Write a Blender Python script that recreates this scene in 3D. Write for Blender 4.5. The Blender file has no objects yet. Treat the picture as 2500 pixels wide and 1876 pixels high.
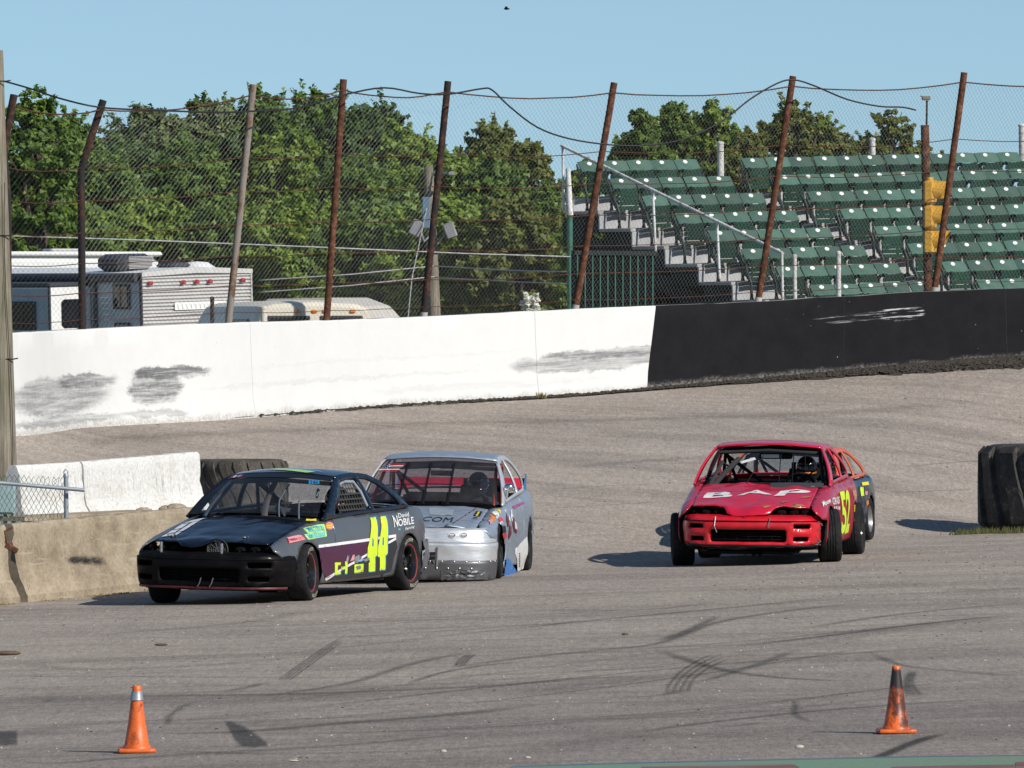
import bpy, math, random
import numpy as np
from mathutils import Vector, Matrix, noise as mnoise
from mathutils.geometry import delaunay_2d_cdt
R = math.radians
scene = bpy.context.scene
col = scene.collection
random.seed(7)

# ------------------------------------------------------------------ camera
F = 21000.0                 # focal length in pixels of a 2500 px wide picture
HORIZON = 730.0             # its row of the horizon
EYE = 3.0                   # camera height in metres
cam_data = bpy.data.cameras.new('camera')
cam = bpy.data.objects.new('camera', cam_data)
col.objects.link(cam)
cam.location = (0, 0, EYE)
cam.rotation_euler = (R(90), 0, 0)
cam_data.sensor_width = 36.0
cam_data.lens = 36.0 * F / 2500.0
cam_data.shift_y = -(938.0 - HORIZON) / 2500.0
cam_data.clip_start = 1.0
cam_data.clip_end = 8000.0
scene.camera = cam

# ------------------------------------------------------------------ light
SUN_TO = Vector((1.10, -1.0, 1.0)).normalized()
world = bpy.data.worlds.new('World')
scene.world = world
world.use_nodes = True
wn = world.node_tree
bg = wn.nodes['Background']
sky = wn.nodes.new('ShaderNodeTexSky')
sky.sky_type = 'NISHITA'
sky.sun_disc = False
sky.sun_elevation = math.asin(SUN_TO.z)
sky.sun_rotation = math.atan2(SUN_TO.x, SUN_TO.y)
sky.air_density = 1.0
sky.dust_density = 0.0
sky.ozone_density = 1.0
sky.altitude = 200
bg.inputs['Strength'].default_value = 0.10
SKY_TINT = (0.88, 1.0, 1.04, 1)
# the clear blue of the photograph reaches down to the horizon: look the sky up a little higher
tcw = wn.nodes.new('ShaderNodeTexCoord')
lift = wn.nodes.new('ShaderNodeVectorMath'); lift.operation = 'ADD'
lift.inputs[1].default_value = (0, 0, 0.10)
nrmz = wn.nodes.new('ShaderNodeVectorMath'); nrmz.operation = 'NORMALIZE'
wn.links.new(tcw.outputs['Generated'], lift.inputs[0])
wn.links.new(lift.outputs[0], nrmz.inputs[0])
wn.links.new(nrmz.outputs[0], sky.inputs[0])
mul = wn.nodes.new('ShaderNodeMixRGB')
mul.blend_type = 'MULTIPLY'
mul.inputs[0].default_value = 1.0
mul.inputs[2].default_value = SKY_TINT
wn.links.new(sky.outputs[0], mul.inputs[1])
wn.links.new(mul.outputs[0], bg.inputs['Color'])
sun_data = bpy.data.lights.new('sun', 'SUN')
sun_data.energy = 5.0
sun_data.angle = R(0.5)
sun_data.color = (1.0, 0.95, 0.87)
sun = bpy.data.objects.new('sun', sun_data)
col.objects.link(sun)
sun.location = (40, -20, 60)
sun.rotation_euler = (-SUN_TO).to_track_quat('-Z', 'Y').to_euler()
scene.view_settings.view_transform = 'Standard'
scene.view_settings.look = 'None'
scene.view_settings.gamma = 1.0
scene.view_settings.use_curve_mapping = False
scene.view_settings.exposure = 0.0
scene.cycles.max_bounces = 8
scene.cycles.transparent_max_bounces = 24
scene.cycles.caustics_reflective = False
scene.cycles.caustics_refractive = False

# ------------------------------------------------------------------ helpers
def P(px, py, D):
    """pixel of the 2500 x 1876 photograph at distance D -> world point"""
    return Vector(((px - 1250.0) / F * D, D, EYE - (py - HORIZON) / F * D))

def pchip(xs, ys):
    xs = np.asarray(xs, float); ys = np.asarray(ys, float)
    h = np.diff(xs); d = np.diff(ys) / h
    m = np.zeros_like(xs)
    for i in range(1, len(xs) - 1):
        if d[i-1] * d[i] > 0:
            w1 = 2*h[i] + h[i-1]; w2 = h[i] + 2*h[i-1]
            m[i] = (w1 + w2) / (w1/d[i-1] + w2/d[i])
    m[0] = d[0]; m[-1] = d[-1]
    def f(x):
        if x <= xs[0]: return float(ys[0] + m[0]*(x - xs[0]))
        if x >= xs[-1]: return float(ys[-1] + m[-1]*(x - xs[-1]))
        i = int(np.searchsorted(xs, x) - 1); i = max(0, min(i, len(xs) - 2))
        t = (x - xs[i]) / h[i]
        return float((2*t**3-3*t**2+1)*ys[i] + (t**3-2*t**2+t)*h[i]*m[i] + (-2*t**3+3*t**2)*ys[i+1] + (t**3-t**2)*h[i]*m[i+1])
    return f

def knots(*pts):
    pts = sorted(pts)
    return pchip([p[0] for p in pts], [p[1] for p in pts])

def smooth(t):
    t = max(0.0, min(1.0, t)); return t*t*(3-2*t)

def nz(x, y=0.0, z=0.0):
    return mnoise.noise(Vector((x, y, z)))

class MB:
    """collects faces, builds one mesh object"""
    def __init__(s): s.v = []; s.f = []; s.m = []; s.cur = 0; s.uv = {}
    def add(s, vs, fs):
        o = len(s.v); s.v.extend([tuple(p) for p in vs])
        for f in fs: s.f.append(tuple(i + o for i in f)); s.m.append(s.cur)
        return o
    def box(s, lo, hi, taper=0.0, mat=None):
        x0, y0, z0 = lo; x1, y1, z1 = hi
        vs = [(x0,y0,z0),(x1,y0,z0),(x1,y1,z0),(x0,y1,z0),(x0,y0,z1),(x1,y0,z1),(x1,y1,z1),(x0,y1,z1)]
        if mat is not None: vs = [tuple(mat @ Vector(p)) for p in vs]
        s.add(vs, [(3,2,1,0),(4,5,6,7),(0,1,5,4),(1,2,6,5),(2,3,7,6),(3,0,4,7)])
        return s
    def bbox(s, lo, hi, b=0.01, mat=None):
        """box with chamfered edges"""
        x0,y0,z0 = lo; x1,y1,z1 = hi
        b = min(b, (x1-x0)*.45, (y1-y0)*.45, (z1-z0)*.45)
        rings = []
        for z, i in ((z0, b), (z0+b, 0), (z1-b, 0), (z1, b)):
            X0,X1,Y0,Y1 = x0+i, x1-i, y0+i, y1-i
            rings.append([(X0+b,Y0,z),(X1-b,Y0,z),(X1,Y0+b,z),(X1,Y1-b,z),(X1-b,Y1,z),(X0+b,Y1,z),(X0,Y1-b,z),(X0,Y0+b,z)])
        vs = [p for r in rings for p in r]
        if mat is not None: vs = [tuple(mat @ Vector(p)) for p in vs]
        fs = [tuple(reversed(range(8))), tuple(range(24, 32))]
        for k in range(3):
            for i in range(8):
                j = (i+1) % 8; fs.append((k*8+i, k*8+j, k*8+8+j, k*8+8+i))
        s.add(vs, fs); return s
    def tube(s, path, r, n=6, caps=True):
        path = [Vector(p) for p in path]
        rs = r if isinstance(r, (list, tuple)) else [r]*len(path)
        rings = []; prev = None
        for i, p in enumerate(path):
            a = path[max(i-1, 0)]; b = path[min(i+1, len(path)-1)]
            t = (b - a)
            t = t.normalized() if t.length > 1e-9 else Vector((0,0,1))
            if prev is None:
                up = Vector((0,0,1)) if abs(t.z) < .9 else Vector((1,0,0))
                n1 = t.cross(up).normalized()
            else:
                n1 = (prev - t*prev.dot(t))
                n1 = n1.normalized() if n1.length > 1e-6 else t.orthogonal().normalized()
            prev = n1; n2 = t.cross(n1)
            rings.append([p + (n1*math.cos(2*math.pi*k/n) + n2*math.sin(2*math.pi*k/n))*rs[i] for k in range(n)])
        vs = [p for g in rings for p in g]; fs = []
        for i in range(len(path)-1):
            for k in range(n):
                j = (k+1) % n; fs.append((i*n+k, i*n+j, (i+1)*n+j, (i+1)*n+k))
        if caps:
            fs.append(tuple(reversed(range(n)))); fs.append(tuple(range((len(path)-1)*n, len(path)*n)))
        s.add(vs, fs); return s
    def lathe(s, prof, n=32, axis='z', origin=(0,0,0), closed=False, a0=0.0, a1=2*math.pi):
        """prof: list of (radius, height along axis)"""
        O = Vector(origin); vs = []; full = abs(a1 - a0 - 2*math.pi) < 1e-6
        cnt = n if full else n + 1
        for i in range(cnt):
            a = a0 + (a1 - a0)*i/n; c, q = math.cos(a), math.sin(a)
            for r, h in prof:
                p = {'z': (r*c, r*q, h), 'y': (r*c, h, r*q), 'x': (h, r*c, r*q)}[axis]
                vs.append(O + Vector(p))
        m = len(prof); fs = []
        for i in range(n):
            j = (i+1) % cnt
            for k in range(m-1 if not closed else m):
                l = (k+1) % m; fs.append((i*m+k, j*m+k, j*m+l, i*m+l))
        s.add(vs, fs); return s
    def sphere(s, c, r, n=10, m=7, sc=(1,1,1)):
        vs = [];
        for i in range(m+1):
            t = math.pi*i/m
            for k in range(n):
                a = 2*math.pi*k/n
                vs.append((c[0]+r*sc[0]*math.sin(t)*math.cos(a), c[1]+r*sc[1]*math.sin(t)*math.sin(a), c[2]+r*sc[2]*math.cos(t)))
        fs = []
        for i in range(m):
            for k in range(n):
                j = (k+1) % n; fs.append((i*n+k, (i+1)*n+k, (i+1)*n+j, i*n+j))
        s.add(vs, fs); return s
    def prism(s, poly, fn0, fn1):
        """extrude a 2D polygon between two maps"""
        n = len(poly); vs = [fn0(*p) for p in poly] + [fn1(*p) for p in poly]
        fs = [tuple(range(n)), tuple(reversed(range(n, 2*n)))]
        for i in range(n):
            j = (i+1) % n; fs.append((i, i+n, j+n, j))
        s.add(vs, fs); return s
    def xform(s, M):
        s.v = [tuple(M @ Vector(p)) for p in s.v]; return s
    def build(s, name, mats, parent=None, smooth_=False, loc=None, uvs=None):
        me = bpy.data.meshes.new(name)
        me.from_pydata(s.v, [], s.f)
        mats = mats if isinstance(mats, (list, tuple)) else [mats]
        for m in mats: me.materials.append(m)
        if len(mats) > 1: me.polygons.foreach_set('material_index', s.m)
        if uvs is not None:
            l = me.uv_layers.new(name='UVMap')
            vi = np.empty(len(me.loops), int); me.loops.foreach_get('vertex_index', vi)
            l.data.foreach_set('uv', np.asarray(uvs, np.float32)[vi].ravel())
        if smooth_: shade(me, 40 if smooth_ is True else smooth_)
        me.update()
        o = bpy.data.objects.new(name, me); col.objects.link(o)
        if parent is not None: o.parent = parent
        if loc is not None: o.location = loc
        return o

def shade(me, ang):
    me.polygons.foreach_set('use_smooth', [True]*len(me.polygons))
    if ang < 179:
        try: me.set_sharp_from_angle(angle=R(ang))
        except Exception: pass

def tag(o, label=None, cat=None, group=None, kind=None):
    if label: o['label'] = label
    if cat: o['category'] = cat
    if group: o['group'] = group
    if kind: o['kind'] = kind
    return o

def empty(name, loc=(0,0,0), rot=None, parent=None):
    o = bpy.data.objects.new(name, None); col.objects.link(o)
    o.location = loc
    if rot is not None: o.rotation_euler = rot
    if parent is not None: o.parent = parent
    o.empty_display_size = .2
    return o

def copy_tree(o, parent=None):
    c = o.copy(); col.objects.link(c); c.parent = parent
    for ch in list(o.children): copy_tree(ch, c)
    return c

# ------------------------------------------------------------------ materials
class NT:
    """tiny node graph helper"""
    def __init__(s, name):
        s.m = bpy.data.materials.new(name); s.m.use_nodes = True
        s.t = s.m.node_tree; s.n = s.t.nodes; s.b = s.n['Principled BSDF']; s.out = s.n['Material Output']
        s._co = None
    def L(s, a, b): s.t.links.new(a, b)
    def node(s, typ, **kw):
        n = s.n.new(typ)
        for k, v in kw.items():
            if hasattr(n, k): setattr(n, k, v)
            else: n.inputs[k].default_value = v
        return n
    def co(s, kind='Object'):
        if s._co is None: s._co = s.n.new('ShaderNodeTexCoord')
        return s._co.outputs[kind]
    def mapping(s, vec, scale=(1,1,1), loc=(0,0,0), rot=(0,0,0)):
        n = s.n.new('ShaderNodeMapping'); s.L(vec, n.inputs[0])
        n.inputs['Scale'].default_value = scale; n.inputs['Location'].default_value = loc; n.inputs['Rotation'].default_value = rot
        return n.outputs[0]
    def noise(s, vec, scale=5.0, detail=4.0, rough=.6, dist=0.0):
        n = s.n.new('ShaderNodeTexNoise'); s.L(vec, n.inputs['Vector'])
        n.inputs['Scale'].default_value = scale; n.inputs['Detail'].default_value = detail
        n.inputs['Roughness'].default_value = rough; n.inputs['Distortion'].default_value = dist
        return n.outputs[0]
    def voro(s, vec, scale=5.0, feature='F1'):
        n = s.n.new('ShaderNodeTexVoronoi'); n.feature = feature; s.L(vec, n.inputs['Vector']); n.inputs['Scale'].default_value = scale
        return n.outputs['Distance']
    def ramp(s, fac, stops):
        n = s.n.new('ShaderNodeValToRGB'); s.L(fac, n.inputs[0]); e = n.color_ramp.elements
        while len(e) < len(stops): e.new(.5)
        for i, (p, c) in enumerate(stops):
            e[i].position = p
            e[i].color = (c, c, c, 1) if not isinstance(c, (tuple, list)) else (c[0], c[1], c[2], 1)
        return n.outputs[0]
    def mix(s, fac, a, b, mode='MIX'):
        n = s.n.new('ShaderNodeMixRGB'); n.blend_type = mode
        for i, x in ((0, fac), (1, a), (2, b)):
            if isinstance(x, (int, float)): n.inputs[i].default_value = x if i == 0 else (x, x, x, 1)
            elif isinstance(x, (tuple, list)): n.inputs[i].default_value = (x[0], x[1], x[2], 1)
            else: s.L(x, n.inputs[i])
        return n.outputs[0]
    def math(s, op, a, b=0.0, c=0.0, clamp=False):
        n = s.n.new('ShaderNodeMath'); n.operation = op; n.use_clamp = clamp
        for i, x in enumerate((a, b, c)):
            if isinstance(x, (int, float)): n.inputs[i].default_value = x
            else: s.L(x, n.inputs[i])
        return n.outputs[0]
    def sep(s, vec):
        n = s.n.new('ShaderNodeSeparateXYZ'); s.L(vec, n.inputs[0]); return n.outputs
    def band(s, v, lo, hi, soft):
        """1 inside lo..hi"""
        a = s.n.new('ShaderNodeMapRange'); a.interpolation_type = 'SMOOTHSTEP'; s.L(v, a.inputs[0])
        a.inputs[1].default_value = lo - soft; a.inputs[2].default_value = lo + soft
        b = s.n.new('ShaderNodeMapRange'); b.interpolation_type = 'SMOOTHSTEP'; s.L(v, b.inputs[0])
        b.inputs[1].default_value = hi - soft; b.inputs[2].default_value = hi + soft
        b.inputs[3].default_value = 1.0; b.inputs[4].default_value = 0.0
        return s.math('MULTIPLY', a.outputs[0], b.outputs[0])
    def bump(s, h, strength=.3, dist=.01):
        n = s.n.new('ShaderNodeBump'); n.inputs['Strength'].default_value = strength; n.inputs['Distance'].default_value = dist
        s.L(h, n.inputs['Height']); s.L(n.outputs[0], s.b.inputs['Normal']); return n
    def base(s, x):
        if isinstance(x, (tuple, list)): s.b.inputs['Base Color'].default_value = (x[0], x[1], x[2], 1)
        else: s.L(x, s.b.inputs['Base Color'])
    def set(s, rough=None, metal=None, spec=None, coat=None, coat_rough=None):
        if rough is not None:
            if isinstance(rough, (int, float)): s.b.inputs['Roughness'].default_value = rough
            else: s.L(rough, s.b.inputs['Roughness'])
        if metal is not None: s.b.inputs['Metallic'].default_value = metal
        if spec is not None: s.b.inputs['Specular IOR Level'].default_value = spec
        if coat is not None: s.b.inputs['Coat Weight'].default_value = coat
        if coat_rough is not None: s.b.inputs['Coat Roughness'].default_value = coat_rough

def plain(name, colr, rough=.6, metal=0.0, var=.12, scale=6.0, bump=0.0, spec=.5, coat=0.0):
    """painted / plastic surface with slight blotches"""
    g = NT(name); v = g.co()
    n = g.noise(v, scale, 5, .65)
    f = g.ramp(n, [(.3, 1 - var), (.7, 1 + var)])
    g.base(g.mix(1.0, colr, f, 'MULTIPLY'))
    g.set(rough=rough, metal=metal, spec=spec, coat=coat, coat_rough=.15)
    if bump: g.bump(g.noise(v, scale*6, 3), bump, .01)
    return g.m
# ================================================================== GROUND, WALL, FENCE
# wall foot and top measured along the photograph: (column, row of foot, row of top, distance)
WT = [(-420,1108,842,100.5),(40,1060,814,104.0),(201,1042,805,107.0),(557,1021,789,110.0),(797,1001,783,112.3),(1035,985,774,114.3),
      (1410,963,755,116.5),(1580,949,748,117.3),(1850,927,737,118.5),(2280,893,712,120.0),(2500,877,704,120.7),(2950,842,688,121.6)]
WX = [(p - 1250)/F*d for p, a, b, d in WT]
wall_D = pchip(WX, [w[3] for w in WT])
wall_zb = pchip(WX, [EYE - (w[1]-HORIZON)/F*w[3] for w in WT])
wall_zt = pchip(WX, [EYE - (w[2]-HORIZON)/F*w[3] for w in WT])
SLOPE = 0.0275
def toe_D(x): return 91.0 + (x + 5.0)*14.0/11.0 + 1.0*math.log(1.0 + math.exp(min(20.0, x - 3.0)))
def ground_z(x, D):
    xc = max(-16, min(16, x))
    flat = SLOPE*xc
    dw = wall_D(xc); dt = min(toe_D(xc), dw - 6)
    if D <= dt - 2.5: return flat
    k = (wall_zb(xc) - flat)/(dw - dt)
    t = D - dt
    # parabolic easing around the toe
    if t < 2.5: rise = k*(t + 2.5)**2/10.0
    else: rise = k*t
    return flat + rise
def ground_hit(px, py):
    """point of the track surface seen at a pixel"""
    lo, hi = 30.0, 135.0; last = None
    D = lo
    while D < hi:
        p = P(px, py, D)
        if p.z < ground_z(p.x, D):
            a, b = D - .25, D
            for _ in range(25):
                m = (a + b)/2; q = P(px, py, m)
                if q.z < ground_z(q.x, m): b = m
                else: a = m
            return P(px, py, b)
        D += .25
    return P(px, py, hi)

# ---- asphalt
def asphalt(name):
    g = NT(name); v = g.co()
    fine = g.noise(v, 34, 5, .9)
    grain = g.noise(g.mapping(v, (1, .45, 1)), 16, 3, .9)
    mid = g.noise(g.mapping(v, (.8, .25, 1)), 1.3, 6, .75)
    streak = g.noise(g.mapping(v, (.22, 2.2, 1), rot=(0, 0, R(-8))), 1.6, 8, .8)
    streak2 = g.noise(g.mapping(v, (.12, .5, 1), rot=(0, 0, R(5))), 1.1, 5, .7)
    big = g.noise(v, .09, 3, .5)
    c = g.ramp(fine, [(.26, (.172, .146, .124)), (.5, (.288, .253, .221)), (.74, (.43, .385, .34))])
    c = g.mix(1.0, c, g.ramp(grain, [(.3, .80), (.5, 1.0), (.7, 1.15)]), 'MULTIPLY')
    c = g.mix(1.0, c, g.ramp(mid, [(.3, .90), (.7, 1.08)]), 'MULTIPLY')
    c = g.mix(1.0, c, g.ramp(streak, [(.30, .70), (.46, .97), (.64, 1.06)]), 'MULTIPLY')
    c = g.mix(1.0, c, g.ramp(streak2, [(.36, .78), (.52, 1.0), (.68, 1.07)]), 'MULTIPLY')
    c = g.mix(1.0, c, g.ramp(big, [(.35, (.95, .945, .95)), (.65, (1.04, 1.03, 1.01))]), 'MULTIPLY')
    # aggregate standing out of the binder, seen at a flat angle
    agg = g.noise(g.mapping(v, (1, .075, 1)), 62, 3, .8); agg2 = g.noise(g.mapping(v, (1, .075, 1)), 24, 2, .7)
    c = g.mix(1.0, c, g.ramp(agg, [(.28, .76), (.5, 1.0), (.72, 1.26)]), 'MULTIPLY')
    c = g.mix(1.0, c, g.ramp(agg2, [(.3, .88), (.7, 1.12)]), 'MULTIPLY')
    # newer pale asphalt on the banked lanes, darker rubbered surface on the apron
    s_ = g.sep(v); yy = g.math('SUBTRACT', s_[1], g.math('MULTIPLY', s_[0], .9))
    yy = g.math('ADD', yy, g.math('MULTIPLY', g.math('SUBTRACT', streak2, .5), 9.0))
    age = g.n.new('ShaderNodeMapRange'); g.L(yy, age.inputs[0]); age.inputs[1].default_value = 56; age.inputs[2].default_value = 100
    tone = g.ramp(age.outputs[0], [(0, (.84, .83, .825)), (.40, (1.10, 1.075, 1.04)), (1, (1.13, 1.105, 1.085))])
    c = g.mix(1.0, c, tone, 'MULTIPLY')
    # fine pale grit
    grit = g.ramp(g.voro(v, 9.0), [(.0, 1.0), (.035, 1.0), (.05, 0.0)])
    gm = g.math('MULTIPLY', grit, g.ramp(g.noise(v, .8, 3), [(.48, 0), (.62, .8)]))
    c = g.mix(gm, c, (.55, .51, .46))
    g.base(c); g.set(rough=.9, spec=.2)
    g.bump(fine, .35, .010)
    return g.m
M_asphalt = asphalt('asphalt')

mb = MB()
xs = np.concatenate([np.linspace(-60, -17, 8), np.linspace(-16, 16, 65), np.linspace(17, 60, 8)])
NJ = 70
for i, x in enumerate(xs):
    xc = max(-16, min(16, x)); dw = wall_D(xc) + .35
    for j in range(NJ):
        t = j/(NJ-1)
        D = -40 + t/.25*110 if t < .25 else 70 + (t-.25)/.75*(dw - 70)
        z = ground_z(x, min(D, wall_D(xc)))
        mb.v.append((x, D, z))
for i in range(len(xs)-1):
    for j in range(NJ-1):
        a = i*NJ + j; mb.f.append((a, a+NJ, a+NJ+1, a+1)); mb.m.append(0)
track = tag(mb.build('race_track', M_asphalt, smooth_=179), kind='structure')

# ---- land outside the track
def field_mat():
    g = NT('dry_grass'); v = g.co()
    n = g.noise(v, 1.2, 6, .7); n2 = g.noise(v, .07, 3)
    c = g.ramp(n, [(.3, (.075, .085, .03)), (.55, (.15, .14, .06)), (.75, (.24, .21, .12))])
    c = g.mix(g.ramp(n2, [(.42, 0), (.6, 1)]), c, (.27, .25, .21))
    g.base(c); g.set(rough=.95, spec=.1); g.bump(g.noise(v, 9, 4), .6, .05); return g.m
M_field = field_mat()
mb = MB(); rows = []
XS = [-1500, -300, -60] + list(np.linspace(-16, 16, 33)) + [60, 300, 1500]
for x in XS:
    xc = max(-16, min(16, x)); d0 = wall_D(xc)
    for k, (dd, z) in enumerate(((.28, 1.15), (3, .95), (12, .75), (40, .6), (120, .6), (600, .6), (4500, .6))):
        mb.v.append((x*(1 if dd < 100 else 2), d0 + dd, z if k else min(1.15, wall_zb(xc))))
for i in range(len(XS)-1):
    for j in range(6):
        a = i*7 + j; mb.f.append((a, a+7, a+8, a+1)); mb.m.append(0)
tag(mb.build('ground', M_field, smooth_=179), kind='structure')
mb = MB(); mb.add([(-3000,-600,-.75),(3000,-600,-.75),(3000,119,-.75),(-3000,119,-.75)], [(0,1,2,3)])
tag(mb.build('infield_ground', M_field), kind='structure')

# ---- concrete wall: white and black painted panels
def wall_paint(name, white):
    g = NT(name); uvn = g.n.new('ShaderNodeUVMap'); uvn.uv_map = 'UVMap'; uv = uvn.outputs[0]
    s = g.sep(uv); u, w = s[0], s[1]
    v3 = g.mapping(uv, (1, 1, 1))
    n1 = g.noise(v3, 3.0, 6, .7); n2 = g.noise(g.mapping(uv, (.9, 6, 1)), 3.0, 7, .75); n3 = g.noise(v3, 22, 4, .7)
    def edge(x): return x
    warpA = g.noise(g.mapping(uv, (1.3, 2.6, 1)), 2.2, 6, .75); warpB = g.noise(g.mapping(uv, (1.3, 2.6, 1), (7.3, 3.1, 0)), 2.2, 6, .75)
    def blob(u0, u1, w0, w1, su=.12, sw=.06, warp=.25):
        """ragged oval patch: 1 in the middle, fading unevenly at its rim"""
        uu = g.math('ADD', u, g.math('MULTIPLY', g.math('SUBTRACT', warpA, .5), warp*2.4))
        ww = g.math('ADD', w, g.math('MULTIPLY', g.math('SUBTRACT', warpB, .5), warp*1.0))
        a_ = g.math('DIVIDE', g.math('SUBTRACT', uu, (u0+u1)/2), (u1-u0)/2); b_ = g.math('DIVIDE', g.math('SUBTRACT', ww, (w0+w1)/2), (w1-w0)/2)
        r_ = g.math('ADD', g.math('POWER', g.math('ABSOLUTE', a_), 2.6), g.math('POWER', g.math('ABSOLUTE', b_), 2.2))
        mr = g.n.new('ShaderNodeMapRange'); mr.interpolation_type = 'SMOOTHSTEP'; g.L(r_, mr.inputs[0]); mr.inputs[1].default_value = .55; mr.inputs[2].default_value = 1.25; mr.inputs[3].default_value = 1.0; mr.inputs[4].default_value = 0.0
        return mr.outputs[0]
    if white:
        c = g.mix(1.0, (.63, .625, .605), g.ramp(n1, [(.3, .96), (.7, 1.02)]), 'MULTIPLY')
        scr = g.ramp(g.noise(g.mapping(uv, (.30, 5, 1), rot=(0, 0, R(3))), 3.0, 8, .78), [(.36, 0.10), (.58, 1)]); fl = g.ramp(g.noise(v3, 13, 7, .85), [(.36, 0.0), (.56, 1)])
        for (a, b, lo, hi, k, sw) in SCUFF_W:
            m = g.math('MULTIPLY', blob(a, b, lo, hi, .15, sw), g.math('MULTIPLY', g.mix(.22, scr, fl), k))
            c = g.mix(g.math('MULTIPLY', m, .82), c, (.10, .10, .105))
        dots = g.ramp(g.voro(v3, 5.2), [(0, 1), (.035, 1), (.06, 0)])
        c = g.mix(g.math('MULTIPLY', dots, g.ramp(n3, [(.50, 0), (.56, .9)])), c, (.15, .13, .12))
        foot = g.math('MULTIPLY', g.band(g.math('ADD', w, g.math('MULTIPLY', g.math('SUBTRACT', n1, .5), .22)), -.3, .045, .05), g.ramp(n3, [(.38, .1), (.60, .75)]))
        c = g.mix(foot, c, (.30, .26, .215))
        c = g.mix(g.math('MULTIPLY', g.ramp(n2, [(.60, 0), (.75, .35)]), .5), c, (.5, .49, .47))
        g.set(rough=.7, spec=.3)
    else:
        c = g.mix(1.0, (.0085, .0082, .0100), g.ramp(n1, [(.3, .8), (.7, 1.4)]), 'MULTIPLY')
        scr = g.ramp(g.noise(g.mapping(uv, (.35, 9, 1), rot=(0, 0, R(-3))), 3.0, 6, .75), [(.53, 0), (.68, 1)])
        for (a, b, lo, hi, k, sw) in SCUFF_B:
            m = g.math('MULTIPLY', blob(a, b, lo, hi, .3, sw, .12), g.math('MULTIPLY', scr, k))
            c = g.mix(m, c, (.45, .45, .46))
        dots = g.ramp(g.voro(v3, 6.5), [(0, 1), (.04, 1), (.065, 0)])
        c = g.mix(g.math('MULTIPLY', dots, g.ramp(n3, [(.5, 0), (.58, .8)])), c, (.4, .39, .37))
        foot = g.math('MULTIPLY', g.band(g.math('ADD', w, g.math('MULTIPLY', g.math('SUBTRACT', n1, .5), .25)), -.3, .06, .05), g.ramp(n3, [(.4, .1), (.6, .8)]))
        c = g.mix(foot, c, (.22, .2, .18))
        g.set(rough=.8, spec=.12)
    g.base(c); g.bump(g.mix(.5, n1, n3), .35, .012)
    return g.m
# arc length along the wall foot
SX = np.linspace(-11, 12, 461); SL = [0.0]
for i in range(1, len(SX)):
    SL.append(SL[-1] + math.hypot(SX[i]-SX[i-1], wall_D(SX[i])-wall_D(SX[i-1])))
def arc(x): return float(np.interp(x, SX, SL))
def arc_inv(s): return float(np.interp(s, SL, SX))
def xcol(px):
    """x of the wall seen at a photograph column"""
    x = 0.0
    for _ in range(20): x = (px-1250)/F*wall_D(x)
    return x
def S_(px): return arc(xcol(px))
SCUFF_W = [(S_(20), S_(275), .16, .64, .92, .05), (S_(150), S_(290), .46, .66, 1.0, .05), (S_(318), S_(450), .22, .70, 1.15, .05), (S_(330), S_(520), .54, .70, 1.15, .05),
           (S_(20), S_(300), .03, .17, .85, .03), (S_(300), S_(460), .06, .16, .6, .03), (S_(1245), S_(1640), .30, .56, .85, .07), (S_(1330), S_(1640), .46, .60, .85, .03), (S_(480), S_(1200), .36, .42, .16, .03), (S_(600), S_(1300), .60, .64, .10, .03), (S_(900), S_(1500), .15, .24, .14, .03)]
SCUFF_B = [(S_(2150), S_(2260), .66, .86, 3.0, .04), (S_(1990), S_(2240), .68, .82, 1.0, .03)]
M_wwhite = wall_paint('white_wall_paint', True)
M_wblack = wall_paint('black_wall_paint', False)
M_wconc = plain('bare_wall_concrete', (.33, .30, .26), .9, var=.25, scale=5, bump=.5)
wall = tag(empty('track_wall', (xcol(1250), wall_D(xcol(1250)), 1.0)), 'curved concrete track wall painted white then black, scuffed with tyre marks', 'wall')
WO = Vector(wall.location)
TILT = .06
def wall_panel(s0, s1, mat, dark, slant0=0.0, slant1=0.0):
    """one cast panel between two arc positions; slant shifts an end at the foot"""
    n = max(3, int((s1 - s0)/.22)); NV = 9
    mb = MB(); uvs = []
    sect = [(-.05, 0.0), (-.03, .10)] + [(0.0 + .06*t, .1 + .9*t) for t in (.2, .4, .6, .8, .985)] + [(.075, 1.0), (.25, 1.0), (.27, .0)]
    for i in range(n+1):
        t = i/n
        for k, (off, h) in enumerate(sect):
            hh = min(1.0, h)
            s = s0 + (s1-s0)*t + (slant0*(1-t) + slant1*t)*(1 - hh)
            x = arc_inv(s); D = wall_D(x)
            dx = .05; tx = Vector((dx, wall_D(x+dx)-wall_D(x-dx) , 0)); tx = Vector((2*dx, tx.y, 0)).normalized()
            nrm = Vector((-tx.y, tx.x, 0))     # away from the track
            zb = wall_zb(x) - .12; zt = wall_zt(x)
            zt += .012*nz(s*1.3, 3.1) + .006*nz(s*5, 1.7)
            off2 = off + .010*nz(s*1.7, h*2.5, 4.0) if k < 7 else off
            p = Vector((x, D, 0)) + nrm*off2
            z = zb + (zt - zb)*h
            mb.v.append((p.x - WO.x, p.y - WO.y, z - WO.z)); uvs.append((s, z - wall_zb(x)))
    m = len(sect)
    for i in range(n):
        for k in range(m-1):
            a = i*m + k; mb.f.append((a, a+m, a+m+1, a+1)); mb.m.append(1 if k >= 7 else 0)
    mb.f.append(tuple(range(m))); mb.m.append(1)
    mb.f.append(tuple(reversed(range(n*m, n*m+m)))); mb.m.append(1)
    o = mb.build('wall_panel', [mat, M_wconc], wall, smooth_=35, uvs=uvs)
    o['label'] = dark
    return o
J = .004
sB = S_(1609); bs = -.26
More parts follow.
